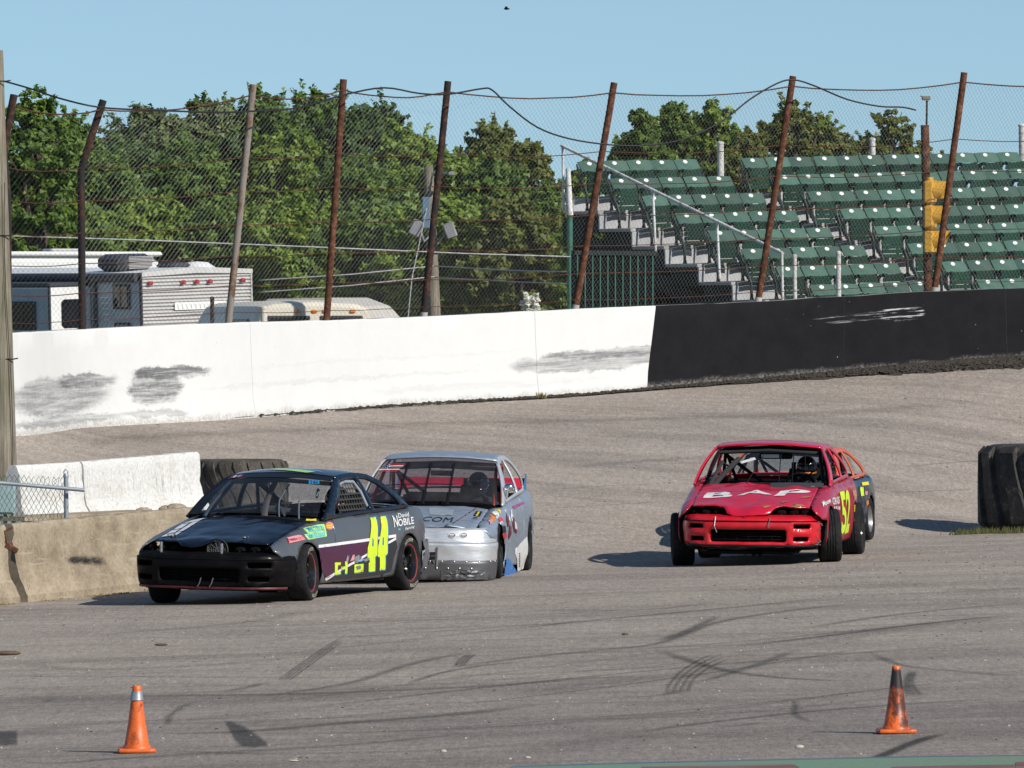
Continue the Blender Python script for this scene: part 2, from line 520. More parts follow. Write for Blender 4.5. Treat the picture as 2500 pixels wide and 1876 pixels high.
for a, b, m, l, s0, s1 in ((S_(-420), S_(620)-J, M_wwhite, 'white painted wall panel with black tyre scuffs near its foot', 0, 0),
                           (S_(620), S_(1313)-J, M_wwhite, 'plain white painted wall panel between the scuffed ones', 0, 0),
                           (S_(1313), sB-.002, M_wwhite, 'white painted wall panel with grey scrape beside the black paint', 0, bs),
                           (sB, S_(2068)-J, M_wblack, 'black painted wall panel next to the white paint', bs, -.06),
                           (S_(2068), S_(2460)-J, M_wblack, 'black painted wall panel with a white scrape near its top', -.06, 0),
                           (S_(2460), S_(2900), M_wblack, 'black painted wall panel above the dark rubble', 0, 0)):
    wall_panel(a, b, m, l, s0, s1)

# ---- dark rubber rubble along the foot of the wall
def rubble_mat():
    g = NT('rubber_rubble'); v = g.co()
    c = g.ramp(g.noise(v, 30, 5, .8), [(.3, (.022, .019, .016)), (.55, (.06, .05, .042)), (.8, (.18, .16, .135))])
    g.base(c); g.set(rough=.95, spec=.2); g.bump(g.noise(v, 40, 4), .8, .03); return g.m
M_rubble = rubble_mat()
mb = MB()
rr = random.Random(3)
def crumb(mb, p, r, rr, flat=.6):
    n = 5; a0 = rr.random()*6.28; ring = []
    for k in range(n):
        a = a0 + 2*math.pi*k/n; q = r*(.7 + .6*rr.random()); ring.append((p[0]+q*math.cos(a), p[1]+q*math.sin(a), p[2]-.002))
    top = (p[0]+r*.3*(rr.random()-.5), p[1]+r*.3*(rr.random()-.5), p[2]+r*flat*(.7+.6*rr.random()))
    mid = [(p[0]+(c[0]-p[0])*.72, p[1]+(c[1]-p[1])*.72, p[2]+r*flat*.6*(.7+.6*rr.random())) for c in ring]
    mb.add(ring + mid + [top], [(k, (k+1) % n, n+(k+1) % n, n+k) for k in range(n)] + [(n+k, n+(k+1) % n, 2*n) for k in range(n)])
# berm sheet
nb = 140; wS = []
for i in range(nb+1):
    px = 560 + (2760-560)*i/nb; x = xcol(px); D = wall_D(x)
    tx = Vector((.1, wall_D(x+.05)-wall_D(x-.05), 0)).normalized(); nr = Vector((tx.y, -tx.x, 0))
    big = smooth((px-1650)/700)
    wdt = .07 + .08*smooth((px-1000)/500) + .36*big
    wdt *= 1 + .55*nz(px*.02, 5.5) + .3*nz(px*.07, 1.5)
    wdt *= smooth((px-560)/260)
    if px < 1150: wdt *= max(0.03, .55 + 2.0*nz(px*.017, 8.2))
    hgt = max(.002, .004 + .055*big + (.003 + .010*big)*nz(px*.05, 9.0))
    for k, (t, hf) in enumerate(((-.06, 1.0), (.2, .95), (.5, .6), (.8, .25), (1.0, .0))):
        q = Vector((x, D, 0)) + nr*(wdt*t + .03)
        z = ground_z(q.x, q.y) + .006 + hgt*hf*(1 + .4*nz(px*.09, k*2.0))
        mb.v.append((q.x, q.y, z if k < 4 else ground_z(q.x, q.y) + .003))
for i in range(nb):
    for k in range(4):
        a = i*5 + k; mb.f.append((a, a+1, a+6, a+5)); mb.m.append(0)
for i in range(2600):
    px = 600 + 2050*rr.random()**.6; x = xcol(px); D = wall_D(x)
    tx = Vector((.1, wall_D(x+.05)-wall_D(x-.05), 0)).normalized(); nr = Vector((tx.y, -tx.x, 0))
    big = smooth((px-1650)/700); off = (.04 + (.14 + .36*big)*rr.random()**1.6)
    q = Vector((x, D, 0)) + nr*off
    crumb(mb, (q.x, q.y, ground_z(q.x, q.y) + (.008 + .05*big*max(0, 1-off/.8))), .012 + .03*rr.random()**2, rr)
tag(mb.build('rubber_rubble', M_rubble), 'dark rubber crumbs and dirt heaped along the foot of the wall', 'rubble', kind='stuff')

# ---- catch fence: leaning posts, cables, chain link
def rust_mat(name, a, b, c3, paint=None):
    g = NT(name); v = g.co()
    n = g.noise(v, 14, 6, .75); n2 = g.noise(g.mapping(v, (1, 1, .35)), 5, 4, .6)
    c = g.ramp(n, [(.3, a), (.5, b), (.68, c3)])
    if paint: c = g.mix(g.ramp(n2, [(.47, 0), (.54, 1)]), c, paint)
    g.base(c); g.set(rough=.9, spec=.2); g.bump(n, .6, .01); return g.m
M_rust = rust_mat('rusty_pipe', (.035, .017, .012), (.10, .043, .026), (.23, .105, .06))
M_rustd = rust_mat('dark_rusty_pipe', (.018, .012, .011), (.05, .028, .022), (.15, .07, .045), (.028, .026, .026))
M_rustp = rust_mat('flaked_white_pipe', (.05, .03, .022), (.16, .10, .07), (.30, .23, .18), (.24, .21, .18))
M_cable = rust_mat('rusty_cable', (.03, .014, .01), (.075, .032, .022), (.13, .06, .04))
M_white_foot = plain('white_foot_paint', (.38, .37, .35), .8, var=.2)
K = 2500/2212.
fence = tag(empty('catch_fence', (xcol(1250), wall_D(xcol(1250)) + .1, wall_zt(xcol(1250)))), 'tall leaning chain link catch fence with rusty posts on the track wall', 'fence')
FO = Vector(fence.location)
LEAN = -.32
PX = [[(18,726),(16,420),(8,330),(30,205)], [(178,712),(175,368),(190,320),(223,217)], [(493,698),(547,183)], [(705,694),(742,172)],
      [(915,684),(968,176)], [(1242,668),(1327,179)], [(1637,652),(1713,165)], [(2018,632),(2083,157)], [(2410,614),(2482,150)]]
PM = [M_rustd, M_rustd, M_rustp, M_rust, M_rustd, M_rust, M_rust, M_rust, M_rust]
posts = []     # each: list of (world points)
for pts in PX:
    bx, by = pts[0][0]*K, pts[0][1]*K
    x = xcol(bx); D0 = wall_D(x) + .30
    tot = pts[0][1] - pts[-1][1]; line = []
    for (a, b) in pts:
        t = (pts[0][1] - b)/tot
        line.append(P(a*K, b*K, D0 + LEAN*t))
    line[0].z = wall_zt((line[0].x)) - .03
    posts.append(line)
for i, (line, m) in enumerate(zip(posts, PM)):
    mb = MB(); path = []
    for a, b in zip(line, line[1:]):
        n = max(2, int((b-a).length/.15))
        for k in range(n): path.append(a.lerp(b, k/n))
    path.append(line[-1])
    mb.tube([p - FO + Vector((.004*nz(p.z*3, i), 0, 0)) for p in path], .048, 10)
    o = mb.build('post', m, fence, smooth_=50)
    if i >= 4:
        f = MB(); f.tube([line[0] - FO, line[0].lerp(line[1], .03) - FO], .0495, 10); f.build('painted_foot', M_white_foot, o, smooth_=50)
def post_at(i, v):
    line = posts[i]; ls = [0.0]
    for a, b in zip(line, line[1:]): ls.append(ls[-1] + (b-a).length)
    s = v*ls[-1]
    for k in range(len(line)-1):
        if s <= ls[k+1] or k == len(line)-2: return line[k].lerp(line[k+1], (s - ls[k])/(ls[k+1]-ls[k]))
def fence_pt(u, v):
    """u: post index (float); v 0 foot .. 1 post top"""
    i = max(0, min(len(posts)-2, int(math.floor(u)))); t = u - i
    a, b = post_at(i, v), post_at(i+1, v)
    p = a.lerp(b, t)
    if v < .25:       # the foot follows the curved wall
        xx = p.x; q = wall_zt(xx)
        p.z += (q - .02 - (post_at(i, 0).lerp(post_at(i+1, 0), t)).z)*(1 - v/.25)
    sag = .10*(4*t*(1-t))*v**3
    p.z -= sag
    bul = .055*math.sin(math.pi*t)*nz(u*1.4, v*2.2, 2.0) + .03*math.sin(math.pi*t)*nz(u*3.5, v*4, 7.0)
    p.y += bul*2.2 + .055
    return p
M_wire = plain('galvanised_wire', (.20, .20, .195), .38, metal=.55, var=.3, scale=2)
ulen = []
for i in range(len(posts)-1): ulen.append((posts[i+1][0]-posts[i][0]).length)
PITCH = .062; HZ = .040
VTOP = .955
mb = MB(); WR = .0018
verts = []; faces = []
for i in range(len(posts)-1):
    n = int(round(abs(posts[i+1][0].x-posts[i][0].x)/.050)); hgt = (post_at(i, VTOP)-post_at(i, 0)).length
    nv = int(hgt/HZ)
    # lattice of surface points
    G = [[None]*(nv+1) for _ in range(2*n+1)]
    for a in range(2*n+1):
        for k in range(nv+1):
            G[a][k] = fence_pt(i + a/(2*n), .008 + VTOP*k/nv)
    for s in range(n):
        prev = None
        for k in range(nv+1):
            a = 2*s + (1 if k % 2 == 0 else 0)
            # alternate strands swing left and right so they hook into each other
            a = 2*s + (0 if (k % 2) else 1) if True else a
            p = G[min(a + (1 if k % 2 == 0 and False else 0), 2*n)][k]
            q0 = p; o = len(verts)
            verts.extend([(q0.x-FO.x+WR, q0.y-FO.y, q0.z-FO.z), (q0.x-FO.x-WR*.5, q0.y-FO.y-WR, q0.z-FO.z), (q0.x-FO.x-WR*.5, q0.y-FO.y+WR, q0.z-FO.z)])
            if k:
                for c in range(3):
                    d = (c+1) % 3; faces.append((o-3+c, o-3+d, o+d, o+c))
        # the mirrored strand
        for k in range(nv+1):
            a = 2*s + (2 if (k % 2) else 1)
            p = G[a][k]; o = len(verts)
            verts.extend([(p.x-FO.x+WR, p.y-FO.y, p.z-FO.z), (p.x-FO.x-WR*.5, p.y-FO.y-WR, p.z-FO.z), (p.x-FO.x-WR*.5, p.y-FO.y+WR, p.z-FO.z)])
            if k:
                for c in range(3):
                    d = (c+1) % 3; faces.append((o-3+c, o-3+d, o+d, o+c))
mb.v = verts; mb.f = faces; mb.m = [0]*len(faces)
tag(mb.build('chain_link', M_wire, fence), kind='stuff')
# cables: one per height, running through all posts
for h, r in ((.965, .010), (.70, .0065), (.56, .0065), (.42, .0065), (.29, .0065), (.165, .0065), (.05, .005)):
    path = []
    for i in range(len(posts)-1):
        for k in range(8):
            t = k/8; p = fence_pt(i+t, h if h < .9 else .957 + .01*0)
            p.y -= .06; p.z += .012*nz(i*3+t*4, h*9) - .03*4*t*(1-t)*(h < .9)*(1 if i > 3 else .6)
            path.append(p - FO)
    MBc = MB(); MBc.tube(path, r, 6); MBc.build('cable', M_cable, fence, smooth_=179)
# black electric cable looped along the post tops
M_blackcable = plain('black_cable', (.012, .012, .014), .6)
pts = [(-30,165,110),(60,190,108),(130,213,107),(215,232,106.9),(320,238,108),(470,243,109),(555,240,109.8),(640,234,110.5),(745,205,112),(830,190,113),(905,202,113.6),(968,204,114),(1040,192,114.6),(1063,195,114.8),
       (1100,230,115),(1160,275,115.6),(1230,300,116),(1318,313,116.3),(1400,314,116.6),(1480,300,117),(1560,262,117.4),(1620,215,117.8),(1680,180,118.2),(1716,173,118.3),(1760,186,118.5),(1830,215,119),(1900,230,119.3),(1950,232,119.5),(1985,240,119.5)]
mb = MB(); path = [P(a*K, b*K, d - .22) for a, b, d in pts]
fine = []
for i in range(len(path)-1):
    for k in range(4):
        t = k/4; p0 = path[max(i-1,0)]; p1 = path[i]; p2 = path[i+1]; p3 = path[min(i+2, len(path)-1)]
        fine.append(.5*((2*p1) + (p2-p0)*t + (2*p0-5*p1+4*p2-p3)*t*t + (3*p1-p0-3*p2+p3)*t**3))
mb.tube([p - FO for p in fine], .012, 5)
mb.build('electric_cable', M_blackcable, fence, smooth_=179)
# ================================================================== GRANDSTAND
YAW = R(35.0)
RV_ = Vector((math.cos(YAW), math.sin(YAW), 0)); BK = Vector((-math.sin(YAW), math.cos(YAW), 0))
SEATW = .457; PITCHR = .84; RISE = .27; AISLE = .82; NROW = 8
rowA = P(1431, 394, 131.0); rowA.z -= .76          # tread level, left end of the top row's seats
def row_origin(r): return rowA - BK*(PITCHR*r) - Vector((0, 0, RISE*r))
M_conc_w = plain('grey_white_plank_paint', (.37, .375, .38), .8, var=.18, scale=3, bump=.2)
M_tread = plain('weathered_tread', (.34, .33, .31), .9, var=.25, scale=4, bump=.3)
M_shadegreen = plain('shaded_green_steel', (.0045, .010, .0095), .8, var=.3, scale=5)  # green steel deepened to near black for the shade under the stand
M_midgreen = plain('green_steel_paint', (.03, .13, .085), .55, var=.25, scale=8)
def seat_mat(name, colr, rough):
    g = NT(name); oi = g.n.new('ShaderNodeObjectInfo'); n = g.noise(g.co(), 11, 5, .7)
    c = g.mix(1.0, colr, g.ramp(oi.outputs['Random'], [(0, .68), (.5, 1.0), (1, 1.35)]), 'MULTIPLY'); c = g.mix(1.0, c, g.ramp(n, [(.3, .72), (.7, 1.2)]), 'MULTIPLY')
    c = g.mix(g.math('MULTIPLY', g.ramp(g.noise(g.co(), 4, 5, .8), [(.55, 0), (.72, 1)]), .35), c, (.20, .21, .19))
    g.base(c); g.set(rough=rough, spec=.4); return g.m
M_seatfade = seat_mat('faded_green_seat', (.044, .100, .074), .5)
M_seatdk = seat_mat('shaded_seat_slats', (.0048, .036, .021), .55)  # slats coloured darker for the shade on their forward, downward face
M_iron = plain('black_green_iron', (.012, .030, .024), .5, var=.3, scale=9)
M_plate = plain('white_number_plate', (.72, .72, .69), .5, var=.1)
M_wpipe = rust_mat('white_flaking_pipe', (.16, .10, .07), (.55, .53, .50), (.68, .67, .65), (.66, .66, .65))
stand = tag(empty('grandstand', tuple(rowA)), 'open green grandstand of stepped plank rows beyond the catch fence', 'grandstand')
ROWUP = R(1.55)
stand.rotation_euler = (0, -ROWUP, YAW)
ROWLEN = SEATW*5 + AISLE + SEATW*13 + .4
def nth(i): return ['first','second','third','fourth','fifth','sixth','seventh','eighth','ninth','tenth','eleventh','twelfth','thirteenth'][i]
for r in range(NROW):
    y0 = -PITCHR*r; z0 = -RISE*r
    m = MB(); m.bbox((-.18, y0-.56, z0-.05), (ROWLEN, y0+.262, z0), .006); o = m.build('tread', M_tread, stand)
    m = MB(); m.bbox((-.165, y0+.265, z0-.02), (ROWLEN-.02, y0+.30, z0+RISE-.052), .005); o = m.build('riser', M_conc_w, stand)
    if r < NROW-1:
        m = MB(); m.box((-.12, y0-.50, z0-.34), (-.02, y0+.2, z0-.052)); m.build('step_bracket', M_shadegreen, stand)
# stringers under the rows
for xx in (-.05, 2.6, 6.0):
    m = MB(); a = Vector((xx, .5, -.10)); b = Vector((xx, -PITCHR*(NROW-1)-.5, -RISE*(NROW-1)-.12 - .1))
    for off in (0,):
        m.add([a+Vector((-.04,0,-.05)), a+Vector((.04,0,-.05)), a+Vector((.04,0,-.33)), a+Vector((-.04,0,-.33)), b+Vector((-.04,0,-.25)), b+Vector((.04,0,-.25)), b+Vector((.04,0,-.5)), b+Vector((-.04,0,-.5))],
              [(0,1,2,3),(7,6,5,4),(0,4,5,1),(1,5,6,2),(2,6,7,3),(3,7,4,0)])
    m.build('stringer', M_shadegreen, stand)
for xx in (.0, 1.3, 2.65, 4.4, 6.05):
    for yy in (.35, -1.6, -3.6):
        top = -.40 + yy*RISE/PITCHR - .05
        m = MB(); m.bbox((xx-.05, yy-.05, .35 - rowA.z), (xx+.05, yy+.05, top), .008); m.build('support_post', M_shadegreen, stand)
for (y0, z0, y1, z1) in ((.35, -.5, -1.6, -3.4), (-1.6, -1.0, -3.6, -3.5), (.35, -3.4, -1.6, -1.1)):
    m = MB(); m.tube([(.06, y0, z0), (.06, y1, z1)], .035, 6); m.build('brace', M_shadegreen, stand)
# back boarding below the rows, near black to paint the shade there
m = MB()
for i in range(28):
    m.box((.3+i*.33, .42, .32-rowA.z), (.3+i*.33+.32, .45+.008*(i % 2), -.5))
m.build('back_boarding', M_shadegreen, stand)

# ---- one folding seat and its copies
def seat_proto():
    root = empty('stadium_seat')
    tag(root, 'green folding stadium seat', 'seat', 'green folding seats of the grandstand')
    # backrest: reclined, slightly curved, bright top
    def bk(u, v):     # u 0..1 across, v 0..1 up
        x = .012 + u*(SEATW-.024); cv = .03*math.cos((u-.5)*math.pi)
        return (x, .10 + .115*v + cv, .60 + v*(.150 + .012*math.sin(u*math.pi)))
    m = MB(); NU, NVv = 8, 5
    for th in (0, .022):
        for i in range(NU+1):
            for k in range(NVv+1):
                p = bk(i/NU, k/NVv); m.v.append((p[0], p[1]+th, p[2]))
    q = (NU+1)*(NVv+1)
    for i in range(NU):
        for k in range(NVv):
            a = i*(NVv+1)+k; m.f.append((a, a+NVv+1, a+NVv+2, a+1)); m.f.append((a+q+1, a+q+NVv+2, a+q+NVv+1, a+q))
        a = i*(NVv+1)+NVv; m.f.append((a, a+NVv+1, a+NVv+1+q, a+q))
    for i in (0, NU):
        for k in range(NVv):
            a = i*(NVv+1)+k; m.f.append((a, a+1, a+1+q, a+q))
    m.m = [0]*len(m.f)
    b = m.build('backrest', M_seatfade, root, smooth_=40)
    # folded seat pan of five slats
    m = MB()
    for k in range(5):
        z0 = .275 + k*.069
        for i in range(6):
            u0, u1 = i/6, (i+1)/6
            def pt(u, z, d):
                return (.035 + u*(SEATW-.09), .02 - d + .05*math.cos((u-.5)*math.pi)*.6 + .035*((z-.275)/.34), z - (.02*math.sin(u*math.pi) if k == 4 else 0))
            m.add([pt(u0,z0,0), pt(u1,z0,0), pt(u1,z0+.060,.014), pt(u0,z0+.060,.014), pt(u0,z0,-.02), pt(u1,z0,-.02), pt(u1,z0+.060,-.01), pt(u0,z0+.060,-.01)],
                  [(0,1,2,3),(3,2,6,7),(5,4,7,6),(1,0,4,5)])
    m.build('folded_seat', M_seatdk, root, smooth_=30)
    # cast iron side frames
    side = [(.0,.30),(.03,.30),(.05,.34),(.10,.36),(.13,.50),(.20,.70),(.19,.72),(.10,.56),(.02,.60),(-.10,.60),(-.13,.57),(-.10,.555),(.0,.56),(.04,.52),(.03,.42),(-.02,.36),(-.07,.26),(-.08,.05),(-.10,.0),(-.02,.0),(-.04,.06),(-.03,.22),(.01,.29)]
    for x in (0.0,):
        m = MB(); m.prism(side, lambda a, b: (x-.012, a+.03, b), lambda a, b: (x+.012, a+.03, b))
        m.build('side_frame', M_iron, root)
    m = MB(); p = bk(.5, .74)
    n = 10; r = [( .034*math.cos(6.283*k/n)*1.25, .030*math.sin(6.283*k/n)) for k in range(n)]
    M2 = Matrix.Translation((p[0], p[1]-.004, p[2])) @ Matrix.Rotation(R(-25), 4, 'X')
    m.prism(r, lambda a, b: M2 @ Vector((a, -.004, b)), lambda a, b: M2 @ Vector((a, .004, b)))
    m.build('number_plate', M_plate, b)
    return root
proto = seat_proto(); first = True
side_src = [c for c in proto.children if c.name.startswith('side_frame')][0]
rs = random.Random(5)
BLOCK2 = [12, 11, 10, 10, 9, 8, 7, 6]
for r in range(NROW):
    rowname = 'top row' if r == 0 else ('lowest row' if r == NROW-1 else nth(r) + ' row from the top')
    for blk, (start, cnt) in enumerate(((0.0, 5), (SEATW*5+AISLE, BLOCK2[r]))):
        for i in range(cnt):
            o = proto if first else copy_tree(proto); first = False
            p = row_origin(r) + RV_*(start + i*SEATW) + Vector((0, 0, math.tan(ROWUP)*(start + i*SEATW)))
            o.location = p; o.rotation_euler = (R(rs.uniform(-1.2, 1.2)), -ROWUP + R(rs.uniform(-.5, .5)), YAW + R(rs.uniform(-1.2, 1.2)))
            for ch in o.children:
                if ch.name.startswith('folded_seat'): ch.rotation_euler.x = R(rs.choice((0, 0, 0, 1.5, -2, 3, 5)))
            where = 'from the white handrail' if blk == 0 else 'past the aisle'
            o['label'] = f'green folding stadium seat, {nth(i)} {where} in the {rowname}'
            if i == cnt-1:
                c = side_src.copy(); col.objects.link(c); c.parent = o; c.location = (SEATW, 0, 0)

# ---- handrail down the open side of the stand
def pipe_thing(name, label, cat, segs, mat, group=None, r=.02):
    base = segs[0][1][0] if False else None
    pts = [q for nm, s, rr in segs for q in s]; lo = min(pts, key=lambda q: q.z)
    root = tag(empty(name, tuple(lo)), label, cat, group)
    for nm, s, rr in segs:
        m = MB(); m.tube([q - lo for q in s], rr, 8); m.build(nm, mat, root, smooth_=50)
    return root
railtop = [P(1371, 356, 131.4), P(1911, 619, 126.0)]
def on_rail(px):
    t = (px-1371)/(1911-1371); return railtop[0].lerp(railtop[1], t)
segs = [('rail', railtop, .026)]
for px, py in ((1374, 516), (1599, 618), (1755, 680), (1909, 745)):
    a = on_rail(px); b = P(px+2, py, a.y); segs.append(('post', [b, a], .02))
pipe_thing('handrail', 'white flaking pipe handrail slanting down the open side of the grandstand', 'handrail', segs, M_wpipe)
# ---- single white posts
def wpost(name, px, y0, y1, D, r, label, mat=None, group=None):
    a, b = P(px, y1, D), P(px-1, y0, D)
    root = tag(empty(name, tuple(a)), label, 'post', group)
    m = MB(); m.tube([Vector((0,0,0)), (b-a)*.5, b-a], r, 8); p = m.build('pipe', mat or M_wpipe, root, smooth_=50)
    m = MB(); m.lathe([(0, .02), (r*.8, .012), (r*1.12, 0), (r*1.12, -.03), (r, -.03)], 10, 'z', tuple(b-a)); m.build('cap', mat or M_wpipe, root, smooth_=40)
    return root
wpost('pipe_post', 1760, 348, 470, 133.6, .05, 'white pipe post behind the top seats beside the aisle')
wpost('pipe_post', 2131, 339, 420, 135.6, .045, 'short white pipe post behind the middle of the long top row')
wpost('pipe_post', 2497, 305, 470, 138.2, .06, 'thick white pipe post past the end of the top row')
wpost('pipe_post', 1941, 624, 760, 124.6, .03, 'white pipe post before the lowest seats next to the handrail')
wpost('pipe_post', 2048, 616, 760, 124.9, .035, 'white pipe post standing alone before the lowest seats')
gp = wpost('pipe_post', 1392, 524, 800, 128.0, .045, 'green pipe post with a rusty white upper end beside the grandstand', M_midgreen)
m = MB(); m.tube([(P(1392,526,127.98)-P(1392,800,128.0)), (P(1387,412,127.98)-P(1392,800,128.0))], [.047, .035], 8); m.build('rusty_extension', M_wpipe, gp, smooth_=50)

# ---- green pickets under the stand, near-black sheet behind stands for shade
pn = tag(empty('picket_panel', tuple(P(1400, 800, 125.2))), 'green picket fence under the grandstand with a near black sheet for shade', 'panel')
PO = Vector(pn.location); A0 = P(1398, 800, 125.2); A1 = P(1600, 800, 126.4)
hp = P(1398, 612, 125.2).z - A0.z
m = MB(); d = (A1-A0); nn = Vector((d.y, -d.x, 0)).normalized()
m.add([A0-PO, A1-PO, A1-PO+Vector((0,0,hp)), A0-PO+Vector((0,0,hp)), A0-PO-nn*.03, A1-PO-nn*.03, A1-PO+Vector((0,0,hp))-nn*.03, A0-PO+Vector((0,0,hp))-nn*.03], [(0,1,2,3),(7,6,5,4),(3,2,6,7),(0,3,7,4),(2,1,5,6)])
m.build('sheet', plain('under_stand_shade', (.0028, .0055, .0065), .9, spec=.1), pn)  # sheet put in for the deep shade seen between the bars
m = MB(); T = Vector((0,0,hp)); m.add([A0-PO+T*.94+nn*.04, A1-PO+T*.94+nn*.04, A1-PO+T+nn*.04, A0-PO+T+nn*.04, A0-PO+T*.94, A1-PO+T*.94, A1-PO+T, A0-PO+T], [(0,1,2,3),(3,2,6,7),(1,0,4,5),(0,3,7,4),(2,1,5,6)])
m.build('top_rail', M_shadegreen, pn)
for i in range(11):
    q = A0.lerp(A1, (i+.5)/11) - PO
    m = MB(); m.tube([q+nn*.02+Vector((0,0,.0)), q+nn*.02+Vector((0,0,hp*.935))], .013, 6); m.build('rib', M_midgreen, pn, smooth_=50)

# ---- caution light on its rusty post
cl = tag(empty('signal_post', tuple(P(2266, 760, 121.6))), 'rusty steel post with a thin pipe on top beside the catch fence', 'post')
O = Vector(cl.location)
m = MB(); m.tube([Vector((0,0,0)), P(2258, 306, 121.6)-O], .062, 10); m.build('pole', M_rust, cl, smooth_=50)
m = MB(); m.tube([P(2262, 312, 121.6)-O, P(2263, 246, 121.6)-O], .016, 6); m.build('thin_pipe', M_rustd, cl, smooth_=50)
m = MB(); q = P(2261, 240, 121.6)-O; m.bbox((q.x-.06, q.y-.05, q.z-.03), (q.x+.06, q.y+.05, q.z+.03), .01); m.tube([q+Vector((-.08,0,.03)), q+Vector((.05,0,-.02))], .012, 6); m.build('lamp_bracket', M_rustp, cl)
M_yel = plain('faded_yellow_signal', (.62, .33, .035), .5, var=.15, scale=6)
M_lens = plain('dark_signal_lens', (.05, .02, .01), .2)
sg = tag(empty('caution_light', tuple(P(2258, 622, 121.35))), 'yellow three lens caution light with round visors on a rusty post', 'traffic light')
O = Vector(sg.location); S1 = F/121.35
TOPZ = (622-440)/S1
for k in range(3):
    z0 = TOPZ*k/3 + .006; z1 = TOPZ*(k+1)/3 - .006
    m = MB(); m.bbox((.0, -.16, z0), (.15, .16, z1), .03)
    hs = m.build('housing', M_yel, sg, smooth_=30)
    zc = (z0+z1)/2 + .01; n = 18
    # visor: tunnel, longer at its top, facing the track exit (+x)
    m = MB(); vs = []
    for i in range(n+1):
        a = -math.pi*.72 + 2*math.pi*.72*i/n      # open at the bottom
        ln = .07 + .16*(.5+.5*math.cos(a))
        for (rr_, xx) in ((.155, .14), (.15, .14+ln), (.143, .14+ln), (.148, .14)):
            vs.append((xx, rr_*math.sin(a), zc + rr_*math.cos(a)))
    fs = []
    for i in range(n):
        for q in range(4): fs.append((i*4+q, (i+1)*4+q, (i+1)*4+(q+1) % 4, i*4+(q+1) % 4))
    m.add(vs, fs); m.build('visor', M_yel, hs, smooth_=40)
    m = MB(); m.lathe([(0, .162), (.07, .16), (.12, .145)], 20, 'x', (0, 0, zc)); m.build('lens', M_lens, hs, smooth_=60)
for zz in (.03, TOPZ-.02):
    m = MB(); m.lathe([(.0, .03), (.05, .03), (.055, .0), (.055, -.02)], 12, 'z', (.07, 0, zz+.03)); m.tube([(.1, 0, zz), (.12, .27, zz)], .02, 6); m.build('mount', M_yel if zz > .5 else M_rust, sg, smooth_=40)
sg.rotation_euler = (0, 0, R(-12))

# ================================================================== TREES
def leaf_mat(name, a, b, c3, trans=.35):
    g = NT(name)
    gi = g.n.new('ShaderNodeNewGeometry')
    rnd = gi.outputs['Random Per Island']
    n = g.noise(g.co(), .55, 3, .6)
    f = g.math('ADD', g.math('MULTIPLY', rnd, .6), g.math('MULTIPLY', n, .4))
    c = g.ramp(f, [(.15, a), (.5, b), (.85, c3)])
    g.base(c); g.set(rough=.5, spec=.3)
    tr = g.n.new('ShaderNodeBsdfTranslucent'); g.L(g.mix(1.0, c, (1.25, 1.25, .55), 'MULTIPLY'), tr.inputs[0])
    mx = g.n.new('ShaderNodeMixShader'); mx.inputs[0].default_value = trans
    g.L(g.b.outputs[0], mx.inputs[1]); g.L(tr.outputs[0], mx.inputs[2]); g.L(mx.outputs[0], g.out.inputs[0])
    return g.m
LEAF = [leaf_mat('leaf_mid', (0.0483, 0.0953, 0.0184), (0.1022, 0.1778, 0.0299), (0.1988, 0.2794, 0.0517)),
        leaf_mat('leaf_dark', (0.0312, 0.0698, 0.0196), (0.0639, 0.1245, 0.0299), (0.1278, 0.1905, 0.0517)),
        leaf_mat('leaf_bright', (0.0710, 0.1270, 0.0161), (0.1562, 0.2413, 0.0299), (0.2840, 0.3556, 0.0575)),
        leaf_mat('leaf_grey', (0.0653, 0.0991, 0.0368), (0.1278, 0.1715, 0.0633), (0.2414, 0.2667, 0.1150)),
        leaf_mat('leaf_olive', (0.0625, 0.0864, 0.0184), (0.1306, 0.1575, 0.0313), (0.2272, 0.2337, 0.0552)),
        leaf_mat('blossom', (.5, .5, .46), (.7, .7, .66), (.8, .8, .78), .2)]
M_bark = plain('bark', (.085, .065, .05), .9, var=.35, scale=5, bump=.6)
